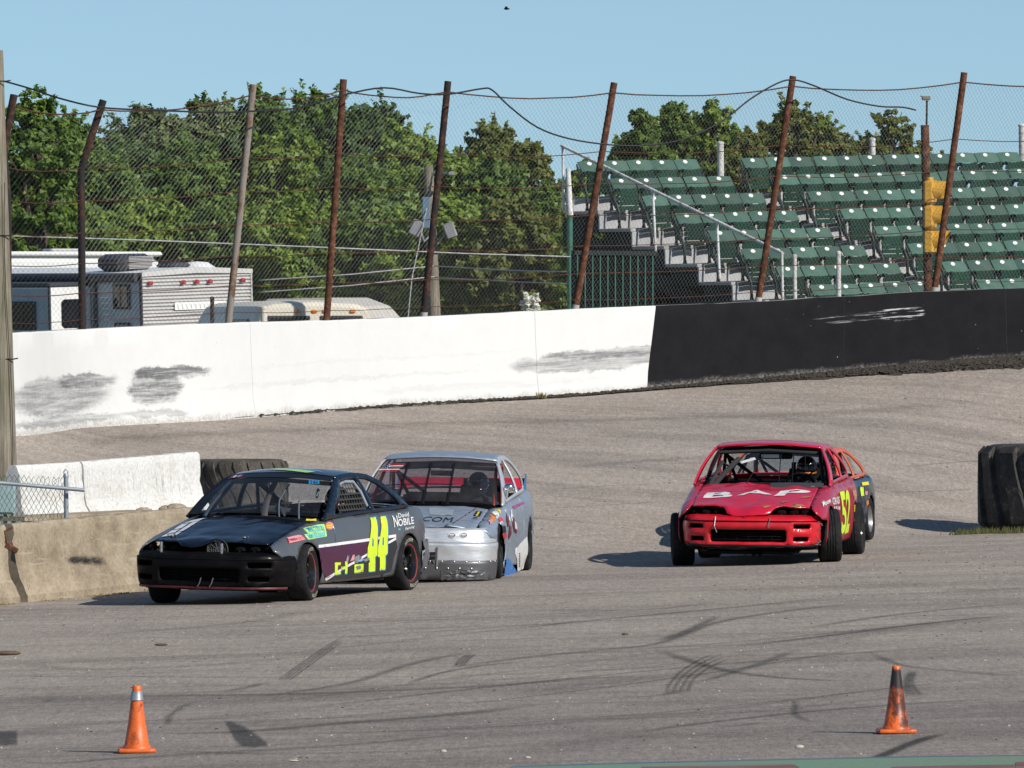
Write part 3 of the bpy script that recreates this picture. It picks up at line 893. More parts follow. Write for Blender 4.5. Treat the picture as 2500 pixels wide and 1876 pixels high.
def tree(name, label, px, ptop, hw, D, mat, seed, base=.6, cover=1.0, leaf=.112, lobes=16, low=.12, group=None, pbot=None, dens=1.0, cat='tree', upright=0.0):
    """px, ptop: crown centre column and top row (2212 wide copy); hw: half width in the same pixels"""
    rr = np.random.RandomState(seed); pr = random.Random(seed)
    s = F/D; W = hw*1.22*K/s; c = P(px*K, ptop*K, D); top = c.z; H = top - base
    root = tag(empty(name, (c.x, D, base)), label, cat, group)
    z0 = low*H
    # limbs
    m = MB()
    tr = max(.06, .035*H)
    trunk = [Vector((.1*nz(seed, k*.7)*k, .1*nz(k*.7, seed)*k, H*.14*k)) for k in range(6)]
    m.tube(trunk, [tr*(1-.15*k) for k in range(6)], 7)
    lob = []
    for i in range(lobes):
        t = (i+.5)/lobes
        h = z0 + (H - z0)*(.10 + .84*t**.8)
        wr = W*(1.05 - .62*max(0, (h/H-.40)/.60)**2.0)
        a = i*2.399 + seed; rad = wr*(.30 + .55*pr.random())
        if i >= lobes-2: rad *= .35
        lc = Vector((rad*math.cos(a), rad*math.sin(a)*.8, h))
        lr = W*(.40 + .24*pr.random())*(1 - .22*t)
        if lc.z + lr*.9 > H: lc.z = H - lr*.9
        if lc.z - lr < z0*.2: lc.z = z0*.2 + lr
        lob.append((lc, lr))
        st = trunk[min(5, 1 + int(3.5*t))]
        mid = st.lerp(lc, .55) + Vector((0, 0, .12*W))
        m.tube([st, mid, lc], [tr*.42, tr*.25, tr*.08], 5)
        for q in range(2):
            e = lc + Vector((pr.uniform(-1,1), pr.uniform(-1,1), pr.uniform(-.3,1)))*lr*.8
            m.tube([lc.lerp(mid, .3), e], [tr*.12, tr*.04], 4)
    m.build('trunk', M_bark, root, smooth_=60)
    pts = []; nrm = []
    for lc, lr in lob:
        # twig clumps inside each lobe
        nc = int(38*cover)
        for q in range(nc):
            d = rr.normal(size=3); d /= np.linalg.norm(d)
            if d[2] < -.5: d[2] *= -.6
            cc = np.array(lc) + d*lr*(.25 + .85*rr.rand()**.8)*np.array([1, .9, .85 + upright])
            n = int((30 + 26*rr.rand())*dens)
            rad = lr*(.15 + .19*rr.rand())
            off = rr.normal(size=(n, 3)); off *= (rad*(rr.rand(n)**.5)/np.linalg.norm(off, axis=1))[:, None]
            off[:, 2] *= .75 + upright
            pts.append(cc + off); nrm.append(np.tile(d*.6 + np.array([.15, -.15, .5]), (n, 1)) + off/rad*.6)
        # sprigs that break the outline
        for q in range(int(9*cover)):
            d = rr.normal(size=3); d[2] = abs(d[2])*1.1 - .15; d /= np.linalg.norm(d)
            n = 26; tt = np.linspace(.75, 1.12 + .30*rr.rand(), n)
            side = rr.normal(size=3)*.18
            pp = np.array(lc) + (d[None]*tt[:, None] + side[None]*((tt-.75)**2)[:, None]*2.0)*lr + rr.normal(size=(n, 3))*lr*.055
            pts.append(pp); nrm.append(np.tile(np.array([.2, -.4, .7]), (n, 1)))
    pts = np.concatenate(pts); nrm = np.concatenate(nrm) + rr.normal(size=pts.shape)*.55
    nrm /= np.linalg.norm(nrm, axis=1)[:, None]
    ok = (pts[:, 2] < H*1.04) & (pts[:, 2] > .05); pts = pts[ok]; nrm = nrm[ok]; n = len(pts)
    t1 = np.cross(nrm, rr.normal(size=(n, 3))); t1 /= np.linalg.norm(t1, axis=1)[:, None]
    t2 = np.cross(nrm, t1)
    L = leaf*(.65 + .7*rr.rand(n))[:, None]; Wd = L*.42
    v = np.stack([pts - t1*L*.5 - t2*Wd, pts + t2*Wd*1.1 - t1*L*.25 + nrm*L*.06, pts + t1*L*.6], 1).reshape(-1, 3)
    me = bpy.data.meshes.new('crown'); me.vertices.add(3*n); me.vertices.foreach_set('co', v.astype(np.float32).ravel())
    me.loops.add(3*n); me.loops.foreach_set('vertex_index', np.arange(3*n, dtype=np.int32))
    me.polygons.add(n); me.polygons.foreach_set('loop_start', np.arange(0, 3*n, 3, dtype=np.int32)); me.polygons.foreach_set('loop_total', np.full(n, 3, np.int32))
    me.materials.append(mat); me.update(); me.validate()
    o = bpy.data.objects.new('crown', me); col.objects.link(o); o.parent = root
    return root
GT = 'trees and bushes beyond the track'
TL = [
 ('sparse_tree', 'sparse tree with thin leafy branches behind the wooden utility pole', 70, 192, 120, 172, 0, dict(cover=.55, lobes=20, dens=.8, leaf=.11)),
 ('leafy_tree', 'mid green tree behind the white trailer roofs', 215, 330, 120, 186, 0, dict(lobes=16)),
 ('leafy_tree', 'grey green willow like tree behind the corrugated trailer', 335, 232, 105, 200, 3, dict(lobes=20, upright=.2)),
 ('leafy_tree', 'tall grey green tree rising between the two flaked fence posts', 450, 206, 105, 204, 3, dict(lobes=20)),
 ('leafy_tree', 'tall full tree behind the flaked white fence post', 560, 196, 105, 208, 0, dict(lobes=22)),
 ('leafy_tree', 'broad tree behind the straight brown fence post', 680, 198, 105, 206, 0, dict(lobes=22)),
 ('leafy_tree', 'dark green tree right of the straight brown post', 825, 216, 105, 214, 1, dict(lobes=22)),
 ('leafy_tree', 'bright green tree behind the wooden floodlight pole', 880, 278, 95, 192, 2, dict(lobes=20)),
 ('leafy_tree', 'olive topped tree beside the gap before the grandstand', 1062, 266, 100, 205, 4, dict(lobes=20)),
 ('leafy_tree', 'lower green tree next to the top of the handrail', 1150, 290, 75, 198, 4, dict(lobes=16)),
 ('bush', 'large bright bush over the cream camper roof', 640, 430, 130, 176, 2, dict(lobes=18)),
 ('bush', 'large dark bush right of the cream camper', 800, 440, 120, 172, 0, dict(lobes=18)),
 ('bush', 'bright bush at the foot of the floodlight pole', 960, 420, 120, 170, 2, dict(lobes=18)),
 ('bush', 'yellowish bush beside the green pipe post', 1110, 430, 120, 168, 4, dict(lobes=18)),
 ('bush', 'dense bush behind the corrugated trailer end', 500, 440, 120, 178, 0, dict(lobes=18)),
 ('bush', 'bright bush behind the roof air conditioner', 330, 440, 130, 180, 2, dict(lobes=18)),
 ('bush', 'green bush behind the white trailer beside the utility pole', 140, 440, 130, 176, 2, dict(lobes=18)),
 ('bush', 'bush showing through the open side of the grandstand', 1285, 420, 85, 165, 2, dict(lobes=14)),
 ('bush', 'low bush under the upper end of the handrail', 1262, 345, 60, 200, 2, dict(lobes=12)),
 ('blossom_bush', 'bush of white blossom low behind the wall', 1150, 636, 40, 150, 5, dict(lobes=8, leaf=.08, low=.3, dens=.25, cover=.6)),
 ('leafy_tree', 'tree behind the short top row of seats', 1392, 222, 62, 216, 0, dict(lobes=18, upright=.25)),
 ('leafy_tree', 'slim tree behind the short seats close to the aisle', 1462, 212, 58, 220, 0, dict(lobes=18, upright=.3)),
 ('leafy_tree', 'tree behind the aisle of the grandstand', 1545, 216, 66, 218, 2, dict(lobes=18, upright=.2)),
 ('leafy_tree', 'low rounded tree filling the aisle gap', 1620, 262, 70, 212, 4, dict(lobes=14)),
 ('sparse_tree', 'airy olive tree above the start of the long top row', 1715, 212, 88, 226, 4, dict(cover=.6, lobes=20, dens=.8)),
 ('sparse_tree', 'airy olive tree behind the middle of the long top row', 1810, 262, 70, 224, 4, dict(cover=.6, lobes=16, dens=.8)),
 ('sparse_tree', 'thin olive tree left of the caution light post', 1925, 232, 82, 228, 4, dict(cover=.55, lobes=18, dens=.8)),
 ('bush', 'bush top right of the caution light post', 2030, 318, 60, 230, 4, dict(cover=.6, lobes=12)),
 ('bush', 'faint low bush behind the far end of the seats', 2120, 345, 60, 240, 4, dict(cover=.5, lobes=10)),
]
for i, (nm, lb, px, pt, hw, D, mi, kw) in enumerate(TL):
    tree(nm, lb, px, pt, hw, D, LEAF[mi], 11 + i*7, group=GT, cat='bush' if 'bush' in nm else 'tree', **kw)

TL2 = [(60,390,110,182,1),(150,250,95,196,0),(270,300,110,190,1),(400,300,110,188,0),(520,280,110,192,1),(620,280,110,190,2),(740,240,100,198,1),(760,340,110,184,0),(930,310,90,196,0),(990,330,110,188,2),(1075,350,110,182,0),(1180,400,70,176,0),
       (1345,285,55,222,0),(1428,240,58,228,2),(1505,236,58,226,2),(1590,262,62,230,4),(1665,242,66,232,4),(1765,250,66,236,2),(1868,276,58,236,4),(1985,300,58,240,4)]
WH = ['behind the utility pole','left of the bent fence post','right of the bent fence post','behind the roof air conditioner','behind the flaked fence post','above the cream camper','at the brown fence post','over the camper roof','left of the floodlight pole','right of the floodlight pole','beside the olive topped tree','below the handrail top','behind the first short seats','behind the short seats','by the aisle seats','over the aisle','at the start of the long row','behind the long top row','left of the signal post','right of the signal post']
for i, ((px, pt, hw, D, mi), w) in enumerate(zip(TL2, WH)):
    tree('leafy_tree', ['mid green','dark green','bright green','grey green','olive'][mi] + ' filler tree of the belt ' + w, px, pt, hw, D, LEAF[mi], 300+i*5, group=GT, lobes=16)

for i, (px, pt, hw, D, mi, w) in enumerate(((-90,250,110,186,0,'just past the utility pole'),(-230,230,120,192,3,'behind the front of the motorhome'),(-380,260,120,188,0,'beyond the front of the motorhome'),(-540,240,130,194,1,'at the far end of the tree belt'))):
    tree('leafy_tree', ['mid green','dark green','bright green','grey green'][mi] + ' tree ' + w, px, pt, hw, D, LEAF[mi], 500+i*5, group=GT, lobes=14)
# ================================================================== TRAILERS AND CAMPERS BEYOND THE WALL
M_rvwhite = plain('trailer_white', (.72, .72, .70), .4, var=.06)
M_rvgrey = plain('corrugated_grey', (.55, .53, .51), .4, metal=.1, var=.08)
M_rvshade = plain('trailer_white_shaded', (.30, .37, .43), .4, var=.1)  # white siding tinted blue-grey for the shade on left-facing sides
M_rvdark = plain('awning_dark', (.03, .035, .045), .6, var=.2)
M_rvcream = plain('camper_cream', (.62, .57, .47), .45, var=.08)
M_glassdk = plain('tinted_window', (.012, .013, .016), .08, var=.1)
M_frame = plain('window_frame', (.02, .02, .022), .4)
M_redlamp = plain('red_marker_lamp', (.35, .02, .02), .3)
M_amber = plain('amber_marker_lamp', (.65, .22, .03), .3)
M_letter = plain('white_lettering', (.75, .74, .70), .5)
M_tyre_far = plain('far_tyre', (.02, .02, .02), .8)
def rbox(m, lo, hi, b=.03): m.bbox(lo, hi, b)
# --- travel trailer: corrugated rear end turned to us, long shaded side
tt = tag(empty('travel_trailer'), 'grey travel trailer with corrugated end wall and dark awning side', 'trailer')
DT = 152.0; GZ = .62
corner = P(353, 0, DT); tt.location = (corner.x, DT, GZ)
a_end = R(40)          # end wall recedes to the right
tt.rotation_euler = (0, R(-1.6), a_end)      # local +x runs along the end wall, +y along the side (away)
WID = 2.44; LEN = 6.6; HT = P(0, 664, DT).z - GZ
m = MB(); m.bbox((.02, .02, .45), (WID, LEN, HT-.03), .04); m.build('body', M_rvwhite, tt)
nr = 38; z0 = .45; dz = (HT-.08-z0)/nr
for i in range(nr):
    m = MB(); za = z0 + i*dz
    m.add([(0.0,.02,za),(WID,.02,za),(WID,-.026,za+dz*.36),(0,-.026,za+dz*.36),(WID,-.024,za+dz*.66),(0,-.024,za+dz*.66),(WID,.015,za+dz*.97),(0,.015,za+dz*.97)], [(0,1,2,3),(3,2,4,5),(5,4,6,7)])
    m.build('corrugation', M_rvgrey, tt)
m = MB(); m.add([(-.02,-.05,HT-.09),(WID/2,-.05,HT-.05),(WID+.03,-.05,HT-.09),(WID+.03,-.05,HT-.01),(WID/2,-.05,HT+.06),(-.02,-.05,HT-.01),(-.02,.06,HT-.01),(WID/2,.06,HT+.06),(WID+.03,.06,HT-.01)], [(0,1,4,5),(1,2,3,4),(5,4,7,6),(4,3,8,7)]); m.build('top_trim', M_rvgrey, tt)
m = MB(); m.add([(-.03,.06,HT-.02),(WID/2,.06,HT+.05),(WID+.03,.06,HT-.02),(-.03,LEN,HT-.02),(WID/2,LEN,HT+.05),(WID+.03,LEN,HT-.02)], [(0,1,4,3),(1,2,5,4)]); m.build('roof', M_rvwhite, tt)
m = MB(); m.bbox((-.035,-.045,.45), (0,.03,HT-.05), .01); m.build('corner_trim', M_rvdark, tt)
m = MB(); m.bbox((WID-.005,-.045,.45), (WID+.03,.03,HT-.05), .01); m.build('corner_trim', M_rvgrey, tt)
for x in (.16, .90, 1.20, 1.50, 2.24):
    m = MB(); m.bbox((x-.055,-.085,HT-.24), (x+.055,-.03,HT-.17), .018); m.build('marker_lamp', M_redlamp, tt)
m = MB(); m.bbox((.70,-.052,HT-.70), (1.86,-.041,HT-.56), .01); npl = m.build('name_plate', M_letter, tt)
for k in range(11):
    m = MB(); m.bbox((.76+.1*k,-.057,HT-.675), (.76+.1*k+.022,-.053,HT-.60), .002); m.build('plate_mark', M_rvgrey, npl)
def text_mesh(body, size, mat, parent, M, name='lettering', depth=.004, bold=0.0, align='LEFT'):
    cu = bpy.data.curves.new(name, 'FONT'); cu.body = body; cu.size = size; cu.extrude = depth; cu.offset = bold; cu.align_x = align; cu.resolution_u = 3
    ob = bpy.data.objects.new(name, cu); col.objects.link(ob)
    dg = bpy.context.evaluated_depsgraph_get(); me = bpy.data.meshes.new_from_object(ob.evaluated_get(dg))
    bpy.data.objects.remove(ob); bpy.data.curves.remove(cu)
    me.transform(M); me.materials.clear(); me.materials.append(mat)
    o = bpy.data.objects.new(name, me); col.objects.link(o); o.parent = parent
    return o
# roof gear
m = MB(); m.bbox((.12, .75, HT), (.90, 1.50, HT+.31), .09); o = m.build('air_conditioner', M_rvdark, tt, smooth_=40)
for k in range(9):
    g_ = MB(); g_.bbox((.30, .735, HT+.05+k*.025), (.86, .749, HT+.060+k*.025), .003); g_.build('louvre', M_rvgrey, o)
m = MB(); m.lathe([(0,.13),(.2,.11),(.36,.0)], 20, 'z', (1.95, .9, HT+.01)); m.build('roof_dome', M_rvwhite, tt, smooth_=60)
m = MB(); m.bbox((1.15, .6, HT+.02), (1.62, 1.1, HT+.14), .06); m.build('roof_vent', M_rvdark, tt)
# side at local x = 0, shade painted on as blue-grey panels, with awning roll, windows, grille; a slide-out box stands proud of it
m = MB(); m.bbox((-.012, .03, .5), (.019, 1.44, HT-.20), .004); m.build('side_panel', M_rvshade, tt)
m = MB(); m.bbox((-.012, 3.9, .5), (.019, LEN, HT-.20), .004); m.build('side_panel', M_rvshade, tt)
m = MB(); m.tube([(-.05, .05, HT-.10), (-.05, LEN, HT-.10)], .085, 10); m.build('awning', M_rvdark, tt, smooth_=40)
m = MB(); m.bbox((-.07, 1.27, .6), (.0, 1.34, HT-.18), .01); m.build('awning_arm', M_rvdark, tt)
SO = .93
m = MB(); m.bbox((-SO, 1.46, .55), (-.013, 3.85, HT-.24), .02); so = m.build('slide_out', M_rvwhite, tt)
m = MB(); m.bbox((-SO-.012, 1.50, .6), (-SO+.003, 3.80, HT-.28), .004); m.build('slide_panel', M_rvshade, so)  # shade of the slide-out front put into this panel's colour
m = MB(); m.bbox((-SO-.02, 1.44, HT-.25), (-.012, 3.9, HT-.17), .02); m.build('slide_awning', M_rvdark, so)
m = MB(); m.bbox((-SO-.02, 1.445, .55), (-SO+.02, 1.49, HT-.25), .006); m.build('slide_trim', M_rvdark, so)
m = MB(); m.prism([(-.68+.06*a_, b_) for a_, b_ in ((1,HT-.98),(8,HT-.98),(9,HT-.93),(9,HT-.52),(8,HT-.47),(1,HT-.47),(0,HT-.52),(0,HT-.93))], lambda a, b: (a, 1.448, b), lambda a, b: (a, 1.462, b)); m.build('slide_window', M_glassdk, so)
def rv_window(y0, y1, zz0, zz1, split=True, parent=tt, x0=0.0):
    m = MB(); m.bbox((x0-.045, y0, zz0), (x0-.005, y1, zz1), .02); w = m.build('window', M_frame, parent)
    m = MB(); m.bbox((x0-.052, y0+.05, zz0+.04), (x0-.046, y1-.05, zz1-.04), .002); m.build('pane', M_glassdk, w)
    if split:
        m = MB(); m.bbox((x0-.06, (y0+y1)/2-.02, zz0+.03), (x0-.053, (y0+y1)/2+.02, zz1-.03), .002); m.build('mullion', M_frame, w)
rv_window(.30, .80, HT-.66, HT-.22); rv_window(.30, .78, HT-1.15, HT-.90, False)
rv_window(1.85, 2.55, HT-1.0, HT-.50, True, so, -SO-.01)
for k in range(6):
    m = MB(); m.bbox((-.02, .92, HT-.36-.10*k), (-.014, 1.22-.03*k, HT-.345-.10*k), .002); m.build('stripe', M_letter, tt)
for yy in (2.6, 3.4):
    for xx in (.12, WID-.12):
        m = MB(); m.lathe([(.0,-.1),(.2,-.1),(.33,-.09),(.34,0),(.33,.09),(.2,.1),(0,.1)], 20, 'x', (xx, yy, .34)); m.build('wheel', M_tyre_far, tt, smooth_=40)
m = MB(); m.tube([(WID/2, LEN-.1, .45), (WID/2, LEN+1.2, .4)], .05, 6); m.tube([(WID/2, LEN+1.1, .4), (WID/2, LEN+1.1, .0)], .04, 6); m.build('hitch', M_rvdark, tt)
# --- big white motorhome behind it
mh = tag(empty('motorhome', (P(20, 0, 164).x, 164, GZ)), 'long white motorhome roof showing above the travel trailer', 'motorhome')
mh.rotation_euler = (0, 0, R(18))
H2 = P(0, 622, 164).z - GZ
m = MB(); m.bbox((-5.2, 0, .5), (3.0, 2.4, H2-.02), .12); m.build('body', M_rvwhite, mh, smooth_=40)
m = MB(); m.bbox((-5.25, -.02, H2-.03), (3.05, 2.42, H2+.06), .03); m.build('roof', M_rvwhite, mh)
m = MB(); m.bbox((-5.22, -.015, H2-.75), (3.02, -.004, H2-.68), .002); m.build('side_stripe', M_rvgrey, mh)
m = MB(); m.bbox((1.0, .6, H2+.06), (1.7, 1.3, H2+.12), .03); m.build('roof_hatch', M_rvgrey, mh)
for x in (-3.6, -1.2, 1.2):
    m = MB(); m.bbox((x, -.03, 1.3), (x+.9, -.003, 2.0), .01); w = m.build('window', M_frame, mh)
    m = MB(); m.bbox((x+.05, -.036, 1.35), (x+.85, -.031, 1.95), .002); m.build('pane', M_glassdk, w)
for x in (-3.4, 2.0):
    for yy in (.15, 2.25):
        m = MB(); m.lathe([(.0,-.12),(.22,-.12),(.37,-.1),(.38,0),(.37,.1),(.22,.12),(0,.12)], 20, 'y', (x, yy, .38)); m.build('wheel', M_tyre_far, mh, smooth_=40)
# --- cream camper van with raised roof, its rounded end toward us
cv = tag(empty('camper_van', (P(770, 0, 140).x, 140.0, .62)), 'cream camper van with rounded raised roof and amber roof lamps', 'van')
cv.rotation_euler = (0, 0, R(14)); H3 = P(0, 735, 140).z - .62
prof = [(-1.02, .42), (-1.02, H3-.55), (-.99, H3-.30), (-.90, H3-.09), (-.70, H3-.02), (0, H3+.015), (.70, H3-.02), (.90, H3-.09), (.99, H3-.30), (1.02, H3-.55), (1.02, .42)]
m = MB(); secs = [(0, .96, -.10), (.06, .985, -.035), (.25, 1.0, 0), (2.0, 1.0, .0), (4.3, 1.0, -.02), (4.9, .98, -.2)]
for (y, sc_, dz_) in secs:
    for (x, z) in prof: m.v.append((x*sc_, y, z + dz_*max(0, (z-1.0)/(H3-1.0))))
n = len(prof)
for i in range(len(secs)-1):
    for k in range(n-1):
        a = i*n+k; m.f.append((a, a+1, a+n+1, a+n)); m.m.append(0)
m.f.append(tuple(reversed(range(n)))); m.m.append(0); m.f.append(tuple(range((len(secs)-1)*n, len(secs)*n))); m.m.append(0)
m.build('body', M_rvcream, cv, smooth_=35)
for x0, x1 in ((-.82, -.08), (.06, .80)):
    m = MB(); m.bbox((x0, -.012, H3-.62), (x1, .03, H3-.24), .02); w = m.build('window', M_frame, cv)
    m = MB(); m.bbox((x0+.05, -.018, H3-.58), (x1-.05, -.013, H3-.28), .004); m.build('pane', M_glassdk, w)
for x in (-.30, -.02, .16, .62):
    m = MB(); m.bbox((x-.05, -.03, H3-.20), (x+.05, .10, H3-.14), .015); m.build('roof_lamp', M_amber, cv)
m = MB(); m.bbox((-1.03, .5, H3-.66), (-.985, 1.9, H3-.30), .004); w = m.build('side_window', M_frame, cv)
m = MB(); m.bbox((-1.036, .56, H3-.62), (-1.031, 1.84, H3-.34), .002); m.build('pane', M_glassdk, w)
m = MB(); m.bbox((-1.0, -.10, .40), (1.0, -.005, .62), .03); m.build('bumper', M_rvgrey, cv)
for yy in (.9, 3.9):
    for xx in (-.9, .9):
        m = MB(); m.lathe([(.0,-.1),(.2,-.1),(.33,-.09),(.34,0),(.33,.09),(.2,.1),(0,.1)], 20, 'x', (xx, yy, .34)); m.build('wheel', M_tyre_far, cv, smooth_=40)
# --- grey pop-up camper shell left of it
ps = tag(empty('pickup_camper', (P(640, 0, 146).x, 146.0, .62)), 'low beige camper shell with sloping nose beside the corrugated trailer', 'camper')
ps.rotation_euler = (0, 0, R(-20)); H4 = P(0, 730, 146).z - .62
m = MB(); pr_ = [(0,.45),(0,H4-.1),(.1,H4),(1.15,H4+.02),(1.55,H4-.12),(1.85,H4-.42),(2.0,.9),(2.05,.45)]
m.prism(pr_, lambda a, b: (a, 0, b), lambda a, b: (a, 2.0, b)); m.build('shell', plain('camper_beige', (.50,.47,.41), .5, var=.1), ps)
m = MB(); m.prism([(.75,H4-.5),(.8,H4-.3),(1.45,H4-.3),(1.65,H4-.5)], lambda a, b: (a, -.02, b), lambda a, b: (a, -.003, b)); w = m.build('window', M_frame, ps)
m = MB(); m.prism([(.82,H4-.47),(.85,H4-.33),(1.42,H4-.33),(1.56,H4-.47)], lambda a, b: (a, -.026, b), lambda a, b: (a, -.021, b)); m.build('pane', M_glassdk, w)
for xx in (.4, 1.6):
    m = MB(); m.lathe([(.0,-.1),(.2,-.1),(.33,-.09),(.34,0),(.33,.09),(.2,.1),(0,.1)], 20, 'y', (xx, .1, .34)); m.build('wheel', M_tyre_far, ps, smooth_=40)
# --- two low posts in front of the vehicles
for px, y0, r_, lab, mt in ((519, 727, .03, 'slim dark steel post before the corrugated trailer end', M_rustd), (645, 750, .05, 'short cream pipe post beside the camper shell', M_rvcream)):
    wpost('pipe_post', px, y0, 860, 124.0, r_, lab, mt)

# ================================================================== FLOODLIGHT POLE, WIRES
M_wood = None
def wood_mat():
    g = NT('weathered_pole_wood'); v = g.co()
    st = g.noise(g.mapping(v, (14, 14, .55)), 3.0, 6, .75); n = g.noise(v, 1.4, 4)
    c = g.ramp(st, [(.3, (.075, .06, .045)), (.5, (.22, .19, .145)), (.7, (.36, .32, .25))])
    c = g.mix(g.ramp(n, [(.45, 0), (.62, .45)]), c, (.12, .13, .075))
    g.base(c); g.set(rough=.9, spec=.15); g.bump(st, .7, .02); return g.m
M_wood = wood_mat()
fp = tag(empty('floodlight_pole', tuple(P(1064, 790, 138))), 'leaning wooden pole with small floodlights beyond the fence', 'pole')
O = Vector(fp.location)
m = MB(); m.tube([Vector((0,0,-.4)), (P(1054, 600, 138)-O), P(1046, 404, 138)-O], [.11, .095, .075], 10); m.build('pole', M_wood, fp, smooth_=60)
M_alu = plain('dull_aluminium', (.26, .26, .27), .6, metal=.3)
for (px, py, tilt) in ((1017, 556, 25), (1098, 562, -20)):
    q = P(px, py, 137.7)-O
    m = MB(); Mx = Matrix.Translation(q) @ Matrix.Rotation(R(tilt), 4, 'Y')
    m.bbox((-.09,-.06,-.14),(.09,.07,.12),.02); m.xform(Mx); h_ = m.build('floodlight', M_alu, fp, smooth_=40)
    m = MB(); m.tube([P(1054, 572, 138)-O, P((px+1054)/2, 590, 137.8)-O, q+Vector((0,0,.12))], .02, 6); m.build('arm', M_alu, fp, smooth_=50)
m = MB(); q = P(1040, 520, 137.85)-O; m.bbox((q.x-.06,q.y-.06,q.z-.25),(q.x+.06,q.y+.06,q.z+.25),.01); m.build('transformer_box', plain('blue_grey_box', (.10,.17,.24), .5), fp)
m = MB(); m.tube([P(1050, 424, 138)-O, P(1100, 424, 137.6)-O], .018, 6); q = P(1102, 424, 137.6)-O; m.bbox((q.x-.05,q.y-.04,q.z-.03),(q.x+.05,q.y+.04,q.z+.03),.01); m.build('lamp_arm', M_alu, fp)
def wire(name, label, pts, r, mat):
    q = [P(a*K, b*K, d) for a, b, d in pts]; lo = q[0]
    m = MB(); path = []
    for i in range(len(q)-1):
        for k in range(6): path.append(q[i].lerp(q[i+1], k/6) - lo)
    path.append(q[-1]-lo)
    m.tube(path, r, 5); o = m.build(name, mat, smooth_=179); o.location = lo
    return tag(o, label, 'cable')
M_paleW = plain('pale_cable', (.33, .33, .315), .7, var=.4, scale=14)
wire('steel_cable', 'pale twisted cable strung from the utility pole to the green pipe post', [(-40,508,124), (300,519,125), (700,535,126), (1000,548,127), (1232,555,127.9)], .011, M_paleW)
wire('steel_cable', 'upper pale cable from the trailer end to the floodlight pole', [(560,606,137), (760,593,137), (938,575,137.8)], .010, M_paleW)
wire('steel_cable', 'lower pale cable from the trailer end to the floodlight pole', [(560,632,137), (760,617,137), (938,598,137.8)], .010, M_paleW)
wire('steel_cable', 'upper pale cable between the floodlight pole and the green post', [(938,575,137.8), (1090,584,134), (1230,588,128)], .010, M_paleW)
wire('steel_cable', 'lower pale cable between the floodlight pole and the green post', [(938,600,137.8), (1090,608,134), (1230,614,128)], .010, M_paleW)
wire('guy_wire', 'thin pale guy wire slanting down from the floodlight pole', [(922,450,137.8), (890,600,137), (880,700,136)], .009, M_paleW)

# ================================================================== LEFT FOREGROUND: POLE, GATE FENCE, BARRIERS
up = tag(empty('utility_pole', (-5.62, 95.5, ground_z(-5.62, 95.5))), 'tall weathered wooden utility pole behind the green mesh fence', 'pole')
O = Vector(up.location); bot = P(9, 1200, 95.5); tp = P(-19, 124, 95.5)
d = (tp-bot); low = bot + d*((O.z-.3-bot.z)/d.z)
m = MB(); m.tube([low-O, bot-O, bot.lerp(tp,.33)-O, bot.lerp(tp,.66)-O, tp-O], [.165,.155,.145,.133,.12], 16)
m.build('shaft', M_wood, up, smooth_=60)
m = MB(); path = [(bot.lerp(tp, t)-O) + Vector((.105+.02*math.sin(t*9), -.125-.01*t, 0)) for t in np.linspace(-.15, .7, 24)]
m.tube(path, .0045, 5); m.build('ground_wire', M_blackcable, up, smooth_=179)
for t in (.30, .58, .93):
    q = bot.lerp(tp, t)-O; m = MB(); m.tube([q+Vector((.0,-.14,0)), q+Vector((.15,-.10,.0)), q+Vector((.20,-.08,.01))], .008, 5); m.build('bracket', M_rustd, up)
# short brown stub post bolted beside it
st = tag(empty('stub_post', tuple(P(49, 1330, 94.6))), 'short reddish brown stub post against the utility pole foot', 'post')
m = MB(); m.tube([Vector((0,0,-.25)), P(47, 1180, 94.6)-P(49,1330,94.6)], [.055, .052], 10); m.build('stub', plain('brown_timber', (.20,.14,.10), .9, var=.3, scale=9, bump=.4), st, smooth_=60)
# electric cabinet
M_cab = plain('pale_blue_cabinet', (.27, .36, .36), .5, var=.1)
ec = tag(empty('electric_cabinet', tuple(P(6, 1300, 93.6))), 'pale blue grey electric cabinet behind the green mesh', 'cabinet')
O = Vector(ec.location); a, b = P(-40, 1256, 93.6)-O, P(37, 1182, 93.6)-O
m = MB(); m.bbox((a.x, -.1, a.z), (b.x, .12, b.z), .012); bx_ = m.build('box', M_cab, ec)
m = MB(); m.bbox((a.x+.02, -.112, a.z+.02), (b.x-.02, -.101, b.z-.02), .004); m.build('door', M_cab, bx_)
for q in (P(13,1262,93.6)-O, P(33,1262,93.6)-O):
    m = MB(); m.tube([Vector((q.x, 0, -.32)), Vector((q.x, 0, a.z+.01))], .022, 8); m.build('conduit', M_alu, ec, smooth_=50)
# green vinyl mesh fence with grey rail
M_gvinyl = plain('green_vinyl_wire', (.008, .085, .062), .4, var=.2)
M_galv = plain('galvanised_pipe', (.30, .33, .36), .45, metal=.35, var=.12)
gf = tag(empty('mesh_fence', tuple(P(164, 1400, 92.5))), 'short green vinyl chain link fence with a loose grey rail', 'fence')
O = Vector(gf.location)
m = MB(); pt = P(161, 1160, 92.5)-O; m.tube([Vector((0,0,-.35)), pt], .026, 10); ps_ = m.build('post', M_galv, gf, smooth_=50)
m = MB(); m.lathe([(.028,-.03),(.030,.0),(.02,.015)], 10, 'z', tuple(pt)); m.tube([pt+Vector((.022*math.cos(t), 0, .028+.03*math.sin(t))) for t in np.linspace(-1.4, 4.6, 14)], .006, 5); m.build('loop_cap', M_galv, ps_, smooth_=50)
m = MB(); m.tube([P(-120, 1169, 92.2)-O, P(206, 1197, 92.42)-O], .021, 8); m.build('rail', M_galv, gf, smooth_=50)
m = MB(); c0, c1 = P(-150, 1170, 92.45), P(160, 1178, 92.47); PW = .052; n = int((c1-c0).length/PW); nv = 14
